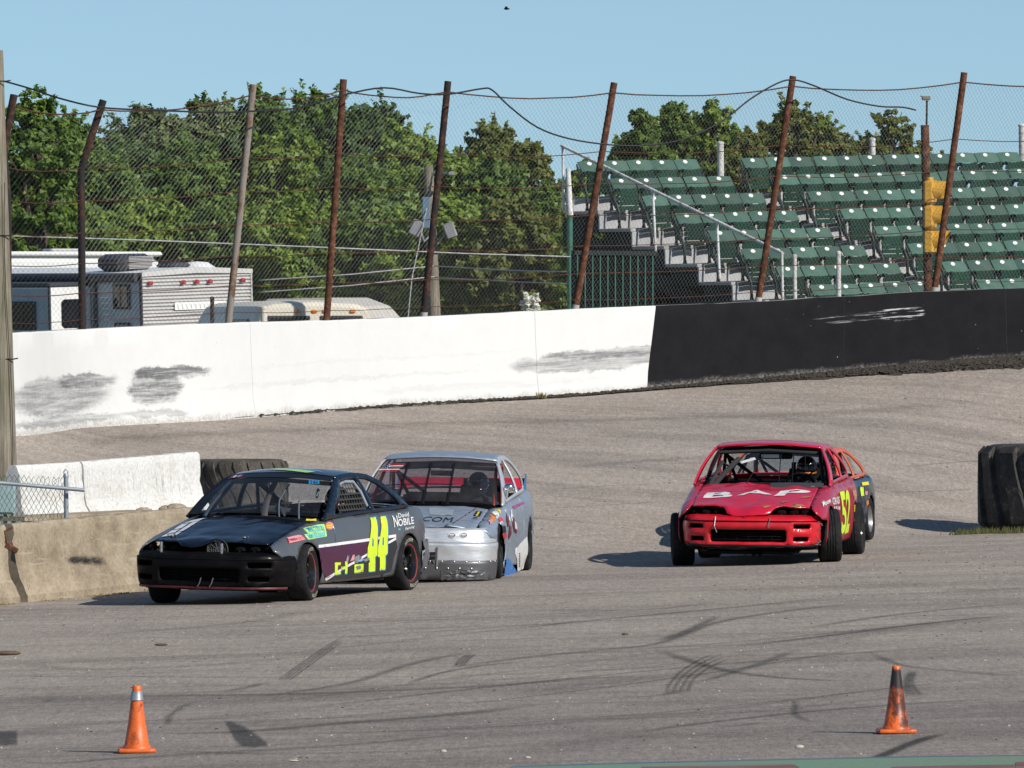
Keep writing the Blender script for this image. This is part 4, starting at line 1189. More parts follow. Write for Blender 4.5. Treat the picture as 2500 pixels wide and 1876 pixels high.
for s_ in range(n):
    for side in (0, 1):
        path = []
        for k in range(nv+1):
            a = s_ + (.5 if k % 2 == 0 else (0 if side == 0 else 1.0))
            q = c0.lerp(c1, a/n) - O; t = (s_+.5)/n
            crush = 0.018*smooth((t-.72)/.28)*nz(s_*1.3, k*.6)*3
            path.append(q + Vector((crush, .02*nz(s_*.5, k*.4), .06 - k*.047 + .02*nz(s_*.9, 3.3))))
        m.tube(path, .0026, 4, caps=False)
tag(m.build('green_mesh', M_gvinyl, gf), kind='stuff')

# ---- jersey barriers
def conc_mat(name, base_c, dark, pale, stain=None):
    g = NT(name); v = g.co()
    n = g.noise(v, 3.0, 7, .7); f = g.noise(v, 26, 5, .8)
    dr = g.noise(g.mapping(v, (9, 9, .7)), 1.6, 5, .7)
    c = g.ramp(n, [(.3, dark), (.5, base_c), (.72, pale)])
    c = g.mix(1.0, c, g.ramp(f, [(.3, .66), (.5, 1.0), (.72, 1.2)]), 'MULTIPLY')
    if stain: c = g.mix(g.ramp(dr, [(.58, 0), (.74, stain[0])]), c, stain[1])
    # pits and scratches
    sc = g.ramp(g.noise(g.mapping(v, (.6, .6, 7), rot=(0, R(14), 0)), 2.6, 5, .75), [(.57, 0), (.66, .75)])
    c = g.mix(sc, c, pale)
    g.base(c); g.set(rough=.9, spec=.2); g.bump(g.mix(.5, n, f), .5, .015); return g.m
M_barr = conc_mat('old_barrier_concrete', (.30, .245, .175), (.20, .16, .115), (.40, .34, .25))
M_barw = conc_mat('white_barrier_paint', (.60, .59, .56), (.54, .52, .48), (.64, .63, .61), (.85, (.20, .18, .165)))
def jersey(name, label, p0, p1, mat, h=.81, wt=.075, wb=.30, seed=0, chip=.0, group=None):
    """concrete barrier from p0 to p1 (ground points)"""
    d = p1-p0; L = d.length; ang = math.atan2(d.y, d.x)
    root = tag(empty(name, tuple(p0), (0, 0, ang)), label, 'barrier', group)
    sl = (p1.z-p0.z)/max(1e-6, math.hypot(d.x, d.y)); L = math.hypot(d.x, d.y)
    prof = [(-wb,-.10),(-wb,.07),(-wb*.93,.085),(-wt-.05,.33),(-wt-.03,.40),(-wt,h-.03),(-wt+.025,h),(wt-.025,h),(wt,h-.03),(wt+.03,.40),(wt+.05,.33),(wb*.93,.085),(wb,.07),(wb,-.10)]
    N = max(10, int(L/.09)); m = MB()
    # finer samples down the face
    pf = []
    for (a, b) in zip(prof, prof[1:]):
        k = max(1, int(math.hypot(b[0]-a[0], b[1]-a[1])/.07))
        for q in range(k): pf.append((a[0]+(b[0]-a[0])*q/k, a[1]+(b[1]-a[1])*q/k))
    pf.append(prof[-1]); n = len(pf)
    for i in range(N+1):
        x = L*i/N; e = min(x, L-x)
        for (y, z) in pf:
            dd = .0035*nz(x*4+seed, y*5, z*5) + .005*nz(x*1.3+seed, z*2, 3.0)
            if chip: dd -= chip*max(0, nz(x*7+seed, z*7, 1.0)-.15)*math.exp(-e/.10)
            zz = z - (chip*.5*max(0, nz(x*5+seed, 9.0)) if z > h*.9 else 0)
            m.v.append((x + chip*.5*nz(z*6+seed, y*4)*(1 if e < .02 else 0), y*(1 + dd/ max(.06, abs(y)) if abs(y) > .01 else 1), zz + sl*x + .004*nz(x*9, seed)))
    for i in range(N):
        for k in range(n-1):
            a = i*n+k; m.f.append((a+n, a, a+1, a+n+1)); m.m.append(0)
    m.f.append(tuple(range(n))); m.m.append(0); m.f.append(tuple(reversed(range(N*n, N*n+n)))); m.m.append(0)
    m.build('concrete', mat, root, smooth_=45)
    return root
def gp(x, y, dz=0): return Vector((x, y, ground_z(x, y)+dz))
dirb = Vector((1.8, 3.7, 0)).normalized()
bstart = Vector((-5.22, 89.0, 0)); bend = bstart + dirb*4.2
b1 = jersey('jersey_barrier', 'scratched bare concrete barrier with a tyre smear beside the dark car', gp(*bstart.xy), gp(*bend.xy), M_barr, seed=3, chip=.06, wb=.24)
q0 = bstart - dirb*.16; q1 = q0 - dirb*3.0
jersey('jersey_barrier', 'bare concrete barrier with broken edge at the gap with rusty hook', gp(*q1.xy), gp(*q0.xy), M_barr, seed=9, chip=.10, wb=.24)
q0 = bend + dirb*.1; q1 = q0 + dirb*1.2
# tyre smear on the first barrier
def smear_mat(name, colr, thr=.45, sc=(3, 14, 1), k=1.0):
    g = NT(name); uvn = g.n.new('ShaderNodeUVMap'); uvn.uv_map = 'UVMap'; uv = uvn.outputs[0]; s = g.sep(uv)
    eu = g.math('MULTIPLY', g.band(s[0], .12, .88, .12), g.band(s[1], .25, .75, .25))
    n = g.noise(g.mapping(g.co(), sc), 4.0, 5, .8)
    al = g.math('MULTIPLY', g.math('MULTIPLY', eu, g.ramp(n, [(thr-.1, .0), (thr+.12, 1)])), k)
    g.base(colr); g.set(rough=.85, spec=.2)
    tr = g.n.new('ShaderNodeBsdfTransparent'); mx = g.n.new('ShaderNodeMixShader'); g.L(al, mx.inputs[0]); g.L(tr.outputs[0], mx.inputs[1]); g.L(g.b.outputs[0], mx.inputs[2]); g.L(mx.outputs[0], g.out.inputs[0])
    return g.m
M_smear = smear_mat('rubber_smear', (.03, .03, .03), .42, (2, 2, 8))
m = MB(); uvs = []
for i in range(13):
    for k in range(5):
        u, w = i/12, k/4; x = .98 + .92*u; z = .36 + .13*w - .05*u
        yy = -(.075+.05 - (z-.33)*.10) - .017
        m.v.append((x, yy, z)); uvs.append((u, w))
for i in range(12):
    for k in range(4): a = i*5+k; m.f.append((a, a+5, a+6, a+1)); m.m.append(0)
m.build('tyre_smear', M_smear, b1, uvs=uvs)
# rusty hook in the gap and a weed
hk = tag(empty('connector_hook', tuple(P(24, 1336, 88.35))), 'rusty steel hook between the two bare concrete barriers', 'hook')
m = MB(); m.bbox((-.05,-.05,-.03),(.09,.03,.03),.008, Matrix.Rotation(R(30),4,'Y')); m.tube([(-.03,0,.04),(-.05,.0,.16),(.02,.02,.2)], .014, 6); m.build('hook', M_rust, hk)
# white barriers behind
w0, w1, w2 = P(30, 1137, 94.4), P(187, 1128, 95.6), P(474, 1103, 98.2)
for a_, b_, lb in ((w0, w1, 'white painted concrete barrier half hidden by the green mesh fence'), (w1, w2, 'white painted concrete barrier with grey drips beside the big lying tyre')):
    d = (b_-a_).normalized()*.012; a2, b2 = a_ + d, b_ - d
    jersey('jersey_barrier', lb, Vector((a2.x, a2.y, a2.z-.81)), Vector((b2.x, b2.y, b2.z-.81)), M_barw, seed=int(a_.x*10), chip=.05)
# flat concrete ledge between the two barrier lines
lg = MB(); A = P(60, 1262, 93.4); B = P(385, 1246, 95.6)
ex = (B-A).normalized(); ny = Vector((-ex.y, ex.x, 0)).normalized()
vs = []
for z_ in (0, -.05):
    for (p_, o_) in ((A, 0), (B, 0), (B, .4), (A, .4)): vs.append(p_ + ny*o_ + Vector((0,0,z_)))
lg.add([v_-A for v_ in vs], [(0,1,2,3),(7,6,5,4),(0,4,5,1),(1,5,6,2),(2,6,7,3),(3,7,4,0)])
for t_ in (.05, .68, .95):
    q = (B-A)*t_ + ny*.05; lg.box((q.x-.06, q.y, q.z-.7), (q.x+.06, q.y+.2, q.z-.052))
o = lg.build('concrete_ledge', M_barr); o.location = A; tag(o, 'thin concrete ledge slab propped at the foot of the white barriers', 'slab')
for i, (px, py, r_) in enumerate(((405, 1246, .07), (430, 1244, .10), (452, 1247, .06), (350, 1250, .08))):
    m = MB(); rr_ = random.Random(i); q = P(px, py, 96.2)
    m.sphere((0,0,0), r_, 8, 6, (1.3, 1, .7)); m.v = [(a*(1+.25*nz(a*30+i,b*30,c*30)), b, c*(1+.3*nz(b*30,c*30+i))) for a, b, c in m.v]
    o = m.build('rubble_stone', M_barr, smooth_=30); o.location = q
    tag(o, ['small broken concrete stone on the ledge before the white barrier', 'largest broken concrete lump below the white barrier', 'little concrete chip at the corner foot of the white barrier', 'squat concrete lump left of the largest one on the ledge'][i], 'stone')

# ---- big tyres lying on their sides
M_oldrub = None
def oldrub(name, a, b, dust):
    g = NT(name); v = g.co(); n = g.noise(v, 5, 6, .75); f = g.noise(v, 40, 3, .7)
    c = g.ramp(n, [(.35, a), (.55, b), (.72, dust)]); c = g.mix(1.0, c, g.ramp(f, [(.3, .75), (.7, 1.2)]), 'MULTIPLY')
    g.base(c); g.set(rough=.8, spec=.3); g.bump(f, .3, .01); return g.m
M_oldrub = oldrub('old_tyre_rubber', (.026, .024, .023), (.050, .046, .042), (.15, .13, .105))
M_oldrub2 = oldrub('weathered_tyre_rubber', (.045, .038, .031), (.078, .067, .055), (.14, .12, .095))
def big_tyre(name, label, loc, Rr, H, lugs, mat, lug_h, phase=0, curve=.5):
    root = tag(empty(name, tuple(loc)), label, 'tyre')
    m = MB(); pr_ = [(Rr*.55, .06), (Rr*.62, .01), (Rr*.86, .0), (Rr*.955, .03), (Rr*.985, .10), (Rr*1.0, H*.3), (Rr*1.005, H*.5), (Rr*1.0, H*.7), (Rr*.985, H-.10), (Rr*.955, H-.03), (Rr*.86, H), (Rr*.62, H-.01), (Rr*.55, H-.06), (Rr*.56, H*.5)]
    m.lathe(pr_, 72, 'z', closed=True); b = m.build('carcass', mat, root, smooth_=50)
    # tread lugs: curved bars from each shoulder to the middle
    for i in range(lugs):
        for half in (0, 1):
            a0 = 2*math.pi*(i + .5*half)/lugs + phase; m = MB(); ring = []
            K_ = 9
            for k in range(K_):
                t = k/(K_-1); z = (H-.02) - t*H*.56 if half else .02 + t*H*.56
                sw = curve*(t**1.6)*(1 if half else -1)*.9
                wd = (math.pi/lugs)*(.55 - .16*t)
                rr0 = Rr*.97; rr1 = Rr*(1.0 if 0 < k < K_-1 else .985) + lug_h*(1 if k < K_-1 else .6)
                if k == 0: rr1 = Rr*.955 + lug_h*.6
                a = a0 + sw
                ring.append([(rr0*math.cos(a-wd*1.12), rr0*math.sin(a-wd*1.12), z), (rr1*math.cos(a-wd), rr1*math.sin(a-wd), z), (rr1*math.cos(a+wd), rr1*math.sin(a+wd), z), (rr0*math.cos(a+wd*1.12), rr0*math.sin(a+wd*1.12), z)])
            vs = [p for r_ in ring for p in r_]; fs = []
            for k in range(K_-1):
                for q in range(3): fs.append((k*4+q, k*4+q+1, k*4+q+5, k*4+q+4) if half else (k*4+q+4, k*4+q+5, k*4+q+1, k*4+q))
            fs.append((0,1,2,3)); fs.append(tuple(reversed(range((K_-1)*4, K_*4))))
            m.add(vs, fs); m.build('tread_lug', mat, root, smooth_=35)
    return root
tl = P(588, 1250, 99.6); tl.z = ground_z(tl.x, 99.6) + .02
big_tyre('lying_tyre', 'weathered tractor tyre lying flat at the end of the white barrier', tl, .545, P(0, 1122, 99.6).z - tl.z, 20, M_oldrub2, .009, .1, .34)
tr_ = P(2394, 1306, 104.6); tr_ = Vector((tr_.x + 1.02, 104.9, ground_z(tr_.x + 1.0, 104.4)))
big_tyre('lying_tyre', 'huge black earthmover tyre lying flat on the verge', tr_, .985, 1.04, 15, M_oldrub, .055, .35, .16)

# ---- grass along the verge of the big tyre and weeds
def grass(name, label, pts, mat, seed, h=(.05, .16), kind='stuff'):
    rr_ = random.Random(seed); m = MB()
    for (x, y, n, sp) in pts:
        for _ in range(n):
            a = rr_.gauss(0, sp); b = rr_.gauss(0, sp*.7); X, Y = x+a, y+b; z = ground_z(X, Y); hh = rr_.uniform(*h); w = .006
            lx, ly = rr_.gauss(0, .35)*hh, rr_.gauss(0, .35)*hh
            m.add([(X-w, Y, z), (X+w, Y, z), (X+lx*.5+w*.6, Y+ly*.5, z+hh*.6), (X+lx*.5-w*.6, Y+ly*.5, z+hh*.6), (X+lx, Y+ly, z+hh)], [(0,1,2,3),(3,2,4)])
    return tag(m.build(name, mat), label, 'grass', kind=kind)
M_grass = leaf_mat('verge_grass', (.05, .07, .02), (.10, .11, .035), (.20, .17, .07), .25)
pts = [(P(px, 1306, 104.2).x, 104.0 + .12*math.sin(px), 12, .08) for px in range(2330, 2520, 6)]
grass('verge_grass', 'tufts of dry grass around the huge lying tyre', pts, M_grass, 2, (.03, .10))
g1 = P(36, 1460, 89.0); grass('weed', 'small green weed growing in the gap between the bare barriers', [(g1.x, 89.05, 60, .05)], leaf_mat('weed_leaf', (.07,.12,.015), (.13,.2,.03), (.2,.27,.05)), 4, (.05, .22))
dry = leaf_mat('dry_weed', (.12,.09,.04), (.22,.17,.07), (.32,.26,.12), .2)
pts = [(bstart.x + dirb.x*t*3 + .30*dirb.y, bstart.y + dirb.y*t*3 - .30*dirb.x, int(34*max(0, .25+nz(t*9, 4.4)*2)), .05) for t in np.linspace(-.95, .9, 40)]
grass('dry_grass', 'strip of dry brown grass at the foot of the bare barriers', pts, dry, 6, (.004, .022))
x_ = xcol(1298); grass('dry_tuft', 'tiny dry tuft growing at the foot of the white wall', [(x_+.12, wall_D(x_)-.1, 50, .035)], dry, 8, (.03, .10))
# ================================================================== CARS
import bmesh
def pip(poly, pts):
    """points inside polygon (numpy)"""
    poly = np.asarray(poly, float); x, y = pts[:, 0], pts[:, 1]; ins = np.zeros(len(pts), bool)
    x0, y0 = poly[:, 0], poly[:, 1]; x1, y1 = np.roll(x0, -1), np.roll(y0, -1)
    for a, b, c, d in zip(x0, y0, x1, y1):
        if b == d: continue
        cond = ((b > y) != (d > y)) & (x < (c-a)*(y-b)/(d-b) + a); ins ^= cond
    return ins
def resample(poly, step):
    out = []; n = len(poly)
    for i in range(n):
        a, b = poly[i], poly[(i+1) % n]; L = math.hypot(b[0]-a[0], b[1]-a[1]); k = max(1, int(math.ceil(L/step)))
        for q in range(k): out.append((a[0]+(b[0]-a[0])*q/k, a[1]+(b[1]-a[1])*q/k))
    return out
def panel2d(outer, holes=(), step=.06):
    outer = resample(outer, step); holes = [resample(h, step) for h in holes]
    pts = list(outer); edges = [(i, (i+1) % len(outer)) for i in range(len(outer))]
    for h in holes:
        o = len(pts); pts += h; edges += [(o+i, o+(i+1) % len(h)) for i in range(len(h))]
    bnd = np.array(pts)
    lo, hi = bnd.min(0), bnd.max(0)
    gx = np.arange(lo[0]+step*.5, hi[0], step); gy = np.arange(lo[1]+step*.5, hi[1], step)
    if len(gx) and len(gy):
        G = np.array([(a, b) for a in gx for b in gy]); ok = pip(outer, G)
        for h in holes: ok &= ~pip(h, G)
        G = G[ok]
        if len(G):
            d = np.min(((G[:, None, :] - bnd[None])**2).sum(2), axis=1); G = G[d > (step*.45)**2]; pts += [tuple(p) for p in G]
    v, e, f, *_ = delaunay_2d_cdt([Vector(p) for p in pts], edges, [], 0, 1e-5)
    V = np.array([(p.x, p.y) for p in v]); T = [t for t in f if len(t) == 3]
    if not T: return V, []
    C = np.array([V[list(t)].mean(0) for t in T]); ok = pip(outer, C)
    for h in holes: ok &= ~pip(h, C)
    return V, [T[i] for i in range(len(T)) if ok[i]]
def panel(name, outer, fn, mats, parent, holes=(), step=.06, thick=.012, flip=False, ang=35):
    V, T = panel2d(outer, holes, step); m = MB()
    m.add([fn(*p) for p in V], [tuple(reversed(t)) if flip else t for t in T])
    o = m.build(name, mats, parent, smooth_=ang)
    if thick:
        md = o.modifiers.new('thickness', 'SOLIDIFY'); md.thickness = thick; md.offset = -1; md.use_even_offset = False
    return o
def arcpts(cx, cz, r, a0, a1, n=14): return [(cx + r*math.cos(a0+(a1-a0)*i/n), cz + r*math.sin(a0+(a1-a0)*i/n)) for i in range(n+1)]
def circle(cx, cy, rx, ry=None, n=20): return [(cx + rx*math.cos(6.28318*i/n), cy + (ry or rx)*math.sin(6.28318*i/n)) for i in range(n)]
_textcache = {}
def text2d(body, size, bold=0.0, shear=0.0, spacing=1.0, step=.05, xscale=1.0):
    """flat text cut into small faces: verts (2D), faces"""
    cu = bpy.data.curves.new('t', 'FONT'); cu.body = body; cu.size = size; cu.offset = bold; cu.shear = shear; cu.space_character = spacing; cu.resolution_u = 3
    ob = bpy.data.objects.new('t', cu); col.objects.link(ob)
    me = bpy.data.meshes.new_from_object(ob.evaluated_get(bpy.context.evaluated_depsgraph_get()))
    bpy.data.objects.remove(ob); bpy.data.curves.remove(cu)
    bm = bmesh.new(); bm.from_mesh(me); bpy.data.meshes.remove(me)
    for v in bm.verts: v.co.x *= xscale
    xs = [v.co.x for v in bm.verts]; ys = [v.co.y for v in bm.verts]
    for ax, lo, hi in ((0, min(xs), max(xs)), (1, min(ys), max(ys))):
        p = lo + step
        while p < hi:
            no = (1,0,0) if ax == 0 else (0,1,0)
            bmesh.ops.bisect_plane(bm, geom=bm.verts[:]+bm.edges[:]+bm.faces[:], plane_co=(p if ax == 0 else 0, p if ax else 0, 0), plane_no=no); p += step
    bm.verts.index_update()
    V = [(v.co.x, v.co.y) for v in bm.verts]; Fc = [tuple(v.index for v in f.verts) for f in bm.faces]; bm.free()
    return V, Fc, (min(xs), max(xs), min(ys), max(ys))

def paint(name, colr, rough=.22, coat=.6, dirt=.25, metal=0.0, scuff=0.0, scuffc=(.3,.3,.3), spec=.5):
    g = NT(name); v = g.co()
    n = g.noise(v, 2.2, 6, .7); f = g.noise(v, 30, 4, .7)
    c = g.mix(g.math('MULTIPLY', g.ramp(n, [(.42, 0), (.75, 1)]), dirt), colr, (.16, .135, .11))
    if scuff:
        s = g.ramp(g.noise(g.mapping(v, (1.2, 4, 6)), 3.0, 7, .8), [(.54, 0), (.66, 1)])
        c = g.mix(g.math('MULTIPLY', s, scuff), c, scuffc)
    g.base(c); g.set(rough=g.ramp(n, [(.3, rough*.8), (.7, min(1, rough*1.8))]), metal=metal, coat=coat, coat_rough=.12, spec=spec)
    g.bump(g.noise(v, 3.0, 2, .4), .05, .02)
    return g.m
def decal_mat(name, colr, rough=.4):
    g = NT(name); n = g.noise(g.co(), 16, 5, .7)
    g.base(g.mix(1.0, colr, g.ramp(n, [(.3, .82), (.6, 1.05)]), 'MULTIPLY')); g.set(rough=rough, coat=.15, coat_rough=.2); return g.m
M_tyre = oldrub('race_tyre_rubber', (.012, .012, .013), (.020, .020, .021), (.045, .042, .040))
M_tyre.node_tree.nodes['Principled BSDF'].inputs['Specular IOR Level'].default_value = .14
M_black = plain('matt_black', (.007, .007, .008), .6, var=.3, spec=.2)
M_blackgl = plain('gloss_black_metal', (.008, .008, .009), .18, var=.2, coat=.4)
M_void = plain('void_black', (.006, .0055, .0055), .9, var=.5, spec=.1)  # near black puts the shade of openings and wells into the colour
M_steel = plain('bare_steel', (.38, .37, .36), .35, metal=.8, var=.15)
M_pipegrey = plain('grey_cage_pipe', (.22, .26, .30), .4, var=.1)
M_blkpad = plain('black_padding', (.018, .018, .02), .85, var=.2)
def glass_mat(name, tint=(.80,.84,.88), refl=.10, rough=.02, haze=.05):
    g = NT(name)
    tr = g.n.new('ShaderNodeBsdfTransparent'); tr.inputs[0].default_value = (*tint, 1)
    gl = g.n.new('ShaderNodeBsdfGlossy'); gl.inputs['Roughness'].default_value = rough
    df = g.n.new('ShaderNodeBsdfDiffuse'); df.inputs[0].default_value = (.28,.27,.26,1)
    lw = g.n.new('ShaderNodeLayerWeight'); lw.inputs[0].default_value = .25
    f = g.math('ADD', g.math('MULTIPLY', lw.outputs['Fresnel'], .7), refl*.3)
    m1 = g.n.new('ShaderNodeMixShader'); g.L(g.math('MULTIPLY', g.ramp(g.noise(g.co(), 3, 4), [(.35, .3), (.7, 1)]), haze), m1.inputs[0]); g.L(tr.outputs[0], m1.inputs[1]); g.L(df.outputs[0], m1.inputs[2])
    m2 = g.n.new('ShaderNodeMixShader'); g.L(f, m2.inputs[0]); g.L(m1.outputs[0], m2.inputs[1]); g.L(gl.outputs[0], m2.inputs[2])
    g.L(m2.outputs[0], g.out.inputs[0]); return g.m
M_glass = glass_mat('windshield_glass')
M_glassd = glass_mat('scratched_plastic_windshield', (.70,.70,.74), .10, .08, .10)

class Car:
    WB = 2.55; TR = .735; R_ = .287
    def __init__(s, name, label, loc, theta, roll=1.2, pitch=0.0, scale=1.0, seed=1, dent=.004, **kn):
        s.seed = seed; s.dent = dent; s.T = theta
        th = R(theta); n = Vector((-SLOPE, 0, 1)).normalized()
        h = Vector((-math.sin(th), -math.cos(th), 0)); h = (h - n*h.dot(n)).normalized(); l = n.cross(h)
        z = ground_z(loc[0], loc[1]) if len(loc) == 2 else loc[2]
        M = Matrix(((h.x, l.x, n.x, loc[0]), (h.y, l.y, n.y, loc[1]), (h.z, l.z, n.z, z), (0, 0, 0, 1)))
        s.M = M; s.MI = M.inverted(); s.scale = scale
        s.root = tag(empty(name), label, 'car'); s.root.matrix_world = M @ Matrix.Scale(scale, 4)
        s.roll = roll; s.lift = kn.get('lift', 0.0); s.TR = kn.get('TR', .745); s.tw = kn.get('tw', .105); s.jag = kn.get('jag', .006)
        s.zc = knots(*kn.get('zc', [(2.14,.522),(2.10,.560),(2.05,.598),(1.98,.630),(1.8,.675),(1.4,.765),(1.0,.840),(.7,.888),(.5,.905)]))
        s.zb = knots(*kn.get('zb', [(2.1,.50),(1.95,.565),(1.7,.632),(1.3,.705),(.9,.780),(.6,.822),(0,.845),(-.8,.860),(-1.5,.872),(-2.0,.862),(-2.2,.83)]))
        s.W = knots(*kn.get('W', [(2.15,.66),(2.0,.755),(1.8,.815),(1.5,.838),(1.2,.845),(0,.850),(-1.2,.848),(-1.7,.825),(-2.0,.78),(-2.2,.68)]))
        s.pf = knots((0,.950),(.12,.985),(.35,1.0),(.55,.998),(.72,.988),(.88,.962),(1.0,.912),(1.3,.80))
        s.yh = kn.get('yh', .655)
        s.rock = .19
        s.top = knots(*kn.get('top', [(.80,.835),(.07,1.238),(-.15,1.263),(-.42,1.271),(-.68,1.256),(-.84,1.218),(-1.16,1.075),(-1.52,.90)]))
        s.topx = kn.get('topx', (.07, -.84)); s.xA = kn.get('xA', .80); s.xC = kn.get('xC', -1.52); s.xB = kn.get('xB', -.45)
        s.yt = kn.get('yt', .575); s.yb = kn.get('yb', .775); s.ztop = 1.268
        s.bow = .09
        s.parts = []; s.tail = kn.get('tail', .62)
    # ---- surface maps (all in car space; x forward, y left, z up)
    def zhood(s, x, y): return s.zc(x) - .05*(abs(y)/.70)**2.2 if x > 0 else s.zdeck(x, y)
    def zdeck(s, x, y): return s.zb(x) + .045 - .03*(abs(y)/.66)**2
    def dn(s, a, b, k=1.0): return s.dent*k*(nz(a*2.1+s.seed*3.3, b*2.6, s.seed) + .5*nz(a*5.5, b*6+s.seed*2.0, 3.0))
    def side(s, x, q, off=0.0, sg=1):
        zb, W = s.zb(x), s.W(x)
        if q <= zb:
            t = (q - s.rock)/(zb - s.rock); y = W*s.pf(t); z = q
        else:
            k = min(1.0, (q - zb)/.10); y0 = W*s.pf(1.0); y = y0 + (s.yh - y0)*k; z = zb + (s.zhood(x, s.yh) - .004 - zb)*(1-(1-k)**2)
            z += off
        y += s.dn(x, q) + (off if q <= zb + .02 else off*.4)
        if x < -1.6: x = -1.6 + (x + 1.6)*s.tail
        return (x, y*sg, z)
    def gh(s, x, z, off=0.0, sg=1):
        zb = s.zb(x); t = (z - zb)/(s.ztop - zb); yb = s.yb - .10*smooth((-x-1.0)/1.1)
        y = yb + (s.yt - yb)*t + .028*math.sin(math.pi*max(0, min(1, t)))
        return (x, (y + off)*sg, z)
    def roofp(s, x, u, off=0.0):
        z = s.top(x); y = s.gh(x, z)[1]; w = smooth((x - s.topx[1])/(s.topx[0]-s.topx[1]))
        xx = x + s.bow*(1-u*u)*w*.7 - s.bow*.5*(1-u*u)*(1-w)
        return (xx, u*y, z + .038*(1-u*u) + off + s.dn(x, u, .5))
    def wind(s, u, v, off=0.0):
        """windshield: u -1..1 (left +), v 0 foot .. 1 roof"""
        xb, xt = s.xA+.02, s.topx[0]
        b = Vector((xb + .12*(1-u*u), u*s.gh(xb-.06, s.zb(xb-.06)+.02)[1]*.965, s.zhood(xb, 0)+.01 - .035*u*u))
        t = Vector((xt + s.bow*(1-u*u)*.7, u*s.gh(xt, s.top(xt))[1]*.985, s.top(xt) + .038*(1-u*u)))
        p = b.lerp(t, v); p.x += .03*math.sin(math.pi*v); p.z += .02*math.sin(math.pi*v)
        n = Vector((.5, 0, .86)); p += n*off
        return tuple(p)
    def backl(s, u, v, off=0.0):
        xb, xt = s.xC+.02, s.topx[1]
        b = Vector((xb - .05*(1-u*u), u*.63, s.zdeck(xb, 0)+.005)); t = Vector((xt - s.bow*.5*(1-u*u), u*s.gh(xt, s.top(xt))[1]*.96, s.top(xt)+.036*(1-u*u)))
        p = b.lerp(t, v); p.z += .03*math.sin(math.pi*v); p += Vector((-.4, 0, .9))*off
        return tuple(p)
    def hood(s, x, y, off=0.0):
        return (x, y, s.zhood(x, y) + off + s.dn(x*1.3, y*1.3, 1.6) + s.dent*2.2*smooth((x-1.55)/.4)*nz(y*4.5+s.seed, x*3) + .006*math.exp(-((abs(y)-.38)/.05)**2)*smooth((x-.7)/.3))
    # ---- where a pixel meets the car's side (x, z) or hood (x, y)
    def unp(s, px, py, fn, guess, iters=40):
        a, b = guess
        def res(a, b):
            p = s.M @ (Vector(fn(a, b))*s.scale); return (p.x/p.y*F + 1250 - px, HORIZON - (p.z-EYE)/p.y*F - py)
        for _ in range(iters):
            r0 = res(a, b); h = 1e-3; ra = res(a+h, b); rb = res(a, b+h)
            J = np.array([[(ra[0]-r0[0])/h, (rb[0]-r0[0])/h], [(ra[1]-r0[1])/h, (rb[1]-r0[1])/h]])
            try: d = np.linalg.solve(J, -np.array(r0))
            except Exception: break
            d = np.clip(d, -.25, .25); a += d[0]; b += d[1]
            if abs(d).max() < 1e-5: break
        return a, b
    def rolled(s, fn):
        c, q = math.cos(R(s.roll)), math.sin(R(s.roll))
        def g(a, b):
            x, y, z = fn(a, b); return (x, y*c - z*q, y*q + z*c + s.lift)
        return g
    def on_side(s, px, py, g=(0, .5)): return s.unp(px, py, s.rolled(lambda a, b: s.side(a, b)), g)
    def on_hood(s, px, py, g=(1.4, 0)): return s.unp(px, py, s.rolled(lambda a, b: s.hood(a, b)), g)
    def add(s, o): s.parts.append(o); return o
    def finish(s):
        for o in s.parts:
            o.rotation_euler = (R(s.roll), 0, 0); o.location.z += s.lift
            if o.name.split('.')[0] in ('trunk_lid', 'tail_panel', 'rear_bumper', 'spoiler', 'spoiler_end'):
                for v in o.data.vertices:
                    if v.co.x < -1.6: v.co.x = -1.6 + (v.co.x + 1.6)*s.tail
    # ---- decals
    def decal_poly(s, name, poly, fn, mat, off=.004, step=.05, holes=()):
        V, T = panel2d(poly, holes, step); m = MB(); m.add([fn(a, b, off) for a, b in V], T); return s.add(m.build(name, mat, s.root, smooth_=179))
    def decal_text(s, name, body, x0, z0, width, height, fn, mat, off=.006, bold=0.0, shear=0.0, ax=(-1, 0), ay=(0, 1), step=.05):
        """text box: lower left corner (x0, z0) in map space, reading along ax, up along ay"""
        V, Fc, bb = text2d(body, 1.0, bold, shear, step=9)
        sx = width/(bb[1]-bb[0]); sy = height/(bb[3]-bb[2])
        V, Fc, bb = text2d(body, 1.0, bold, shear, step=step/max(sx, sy))
        m = MB(); vs = []
        for a, b in V:
            p, q = (a-bb[0])*sx, (b-bb[2])*sy
            vs.append(fn(x0 + ax[0]*p + ay[0]*q, z0 + ax[1]*p + ay[1]*q, off))
        m.add(vs, Fc); return s.add(m.build(name, mat, s.root, smooth_=179))
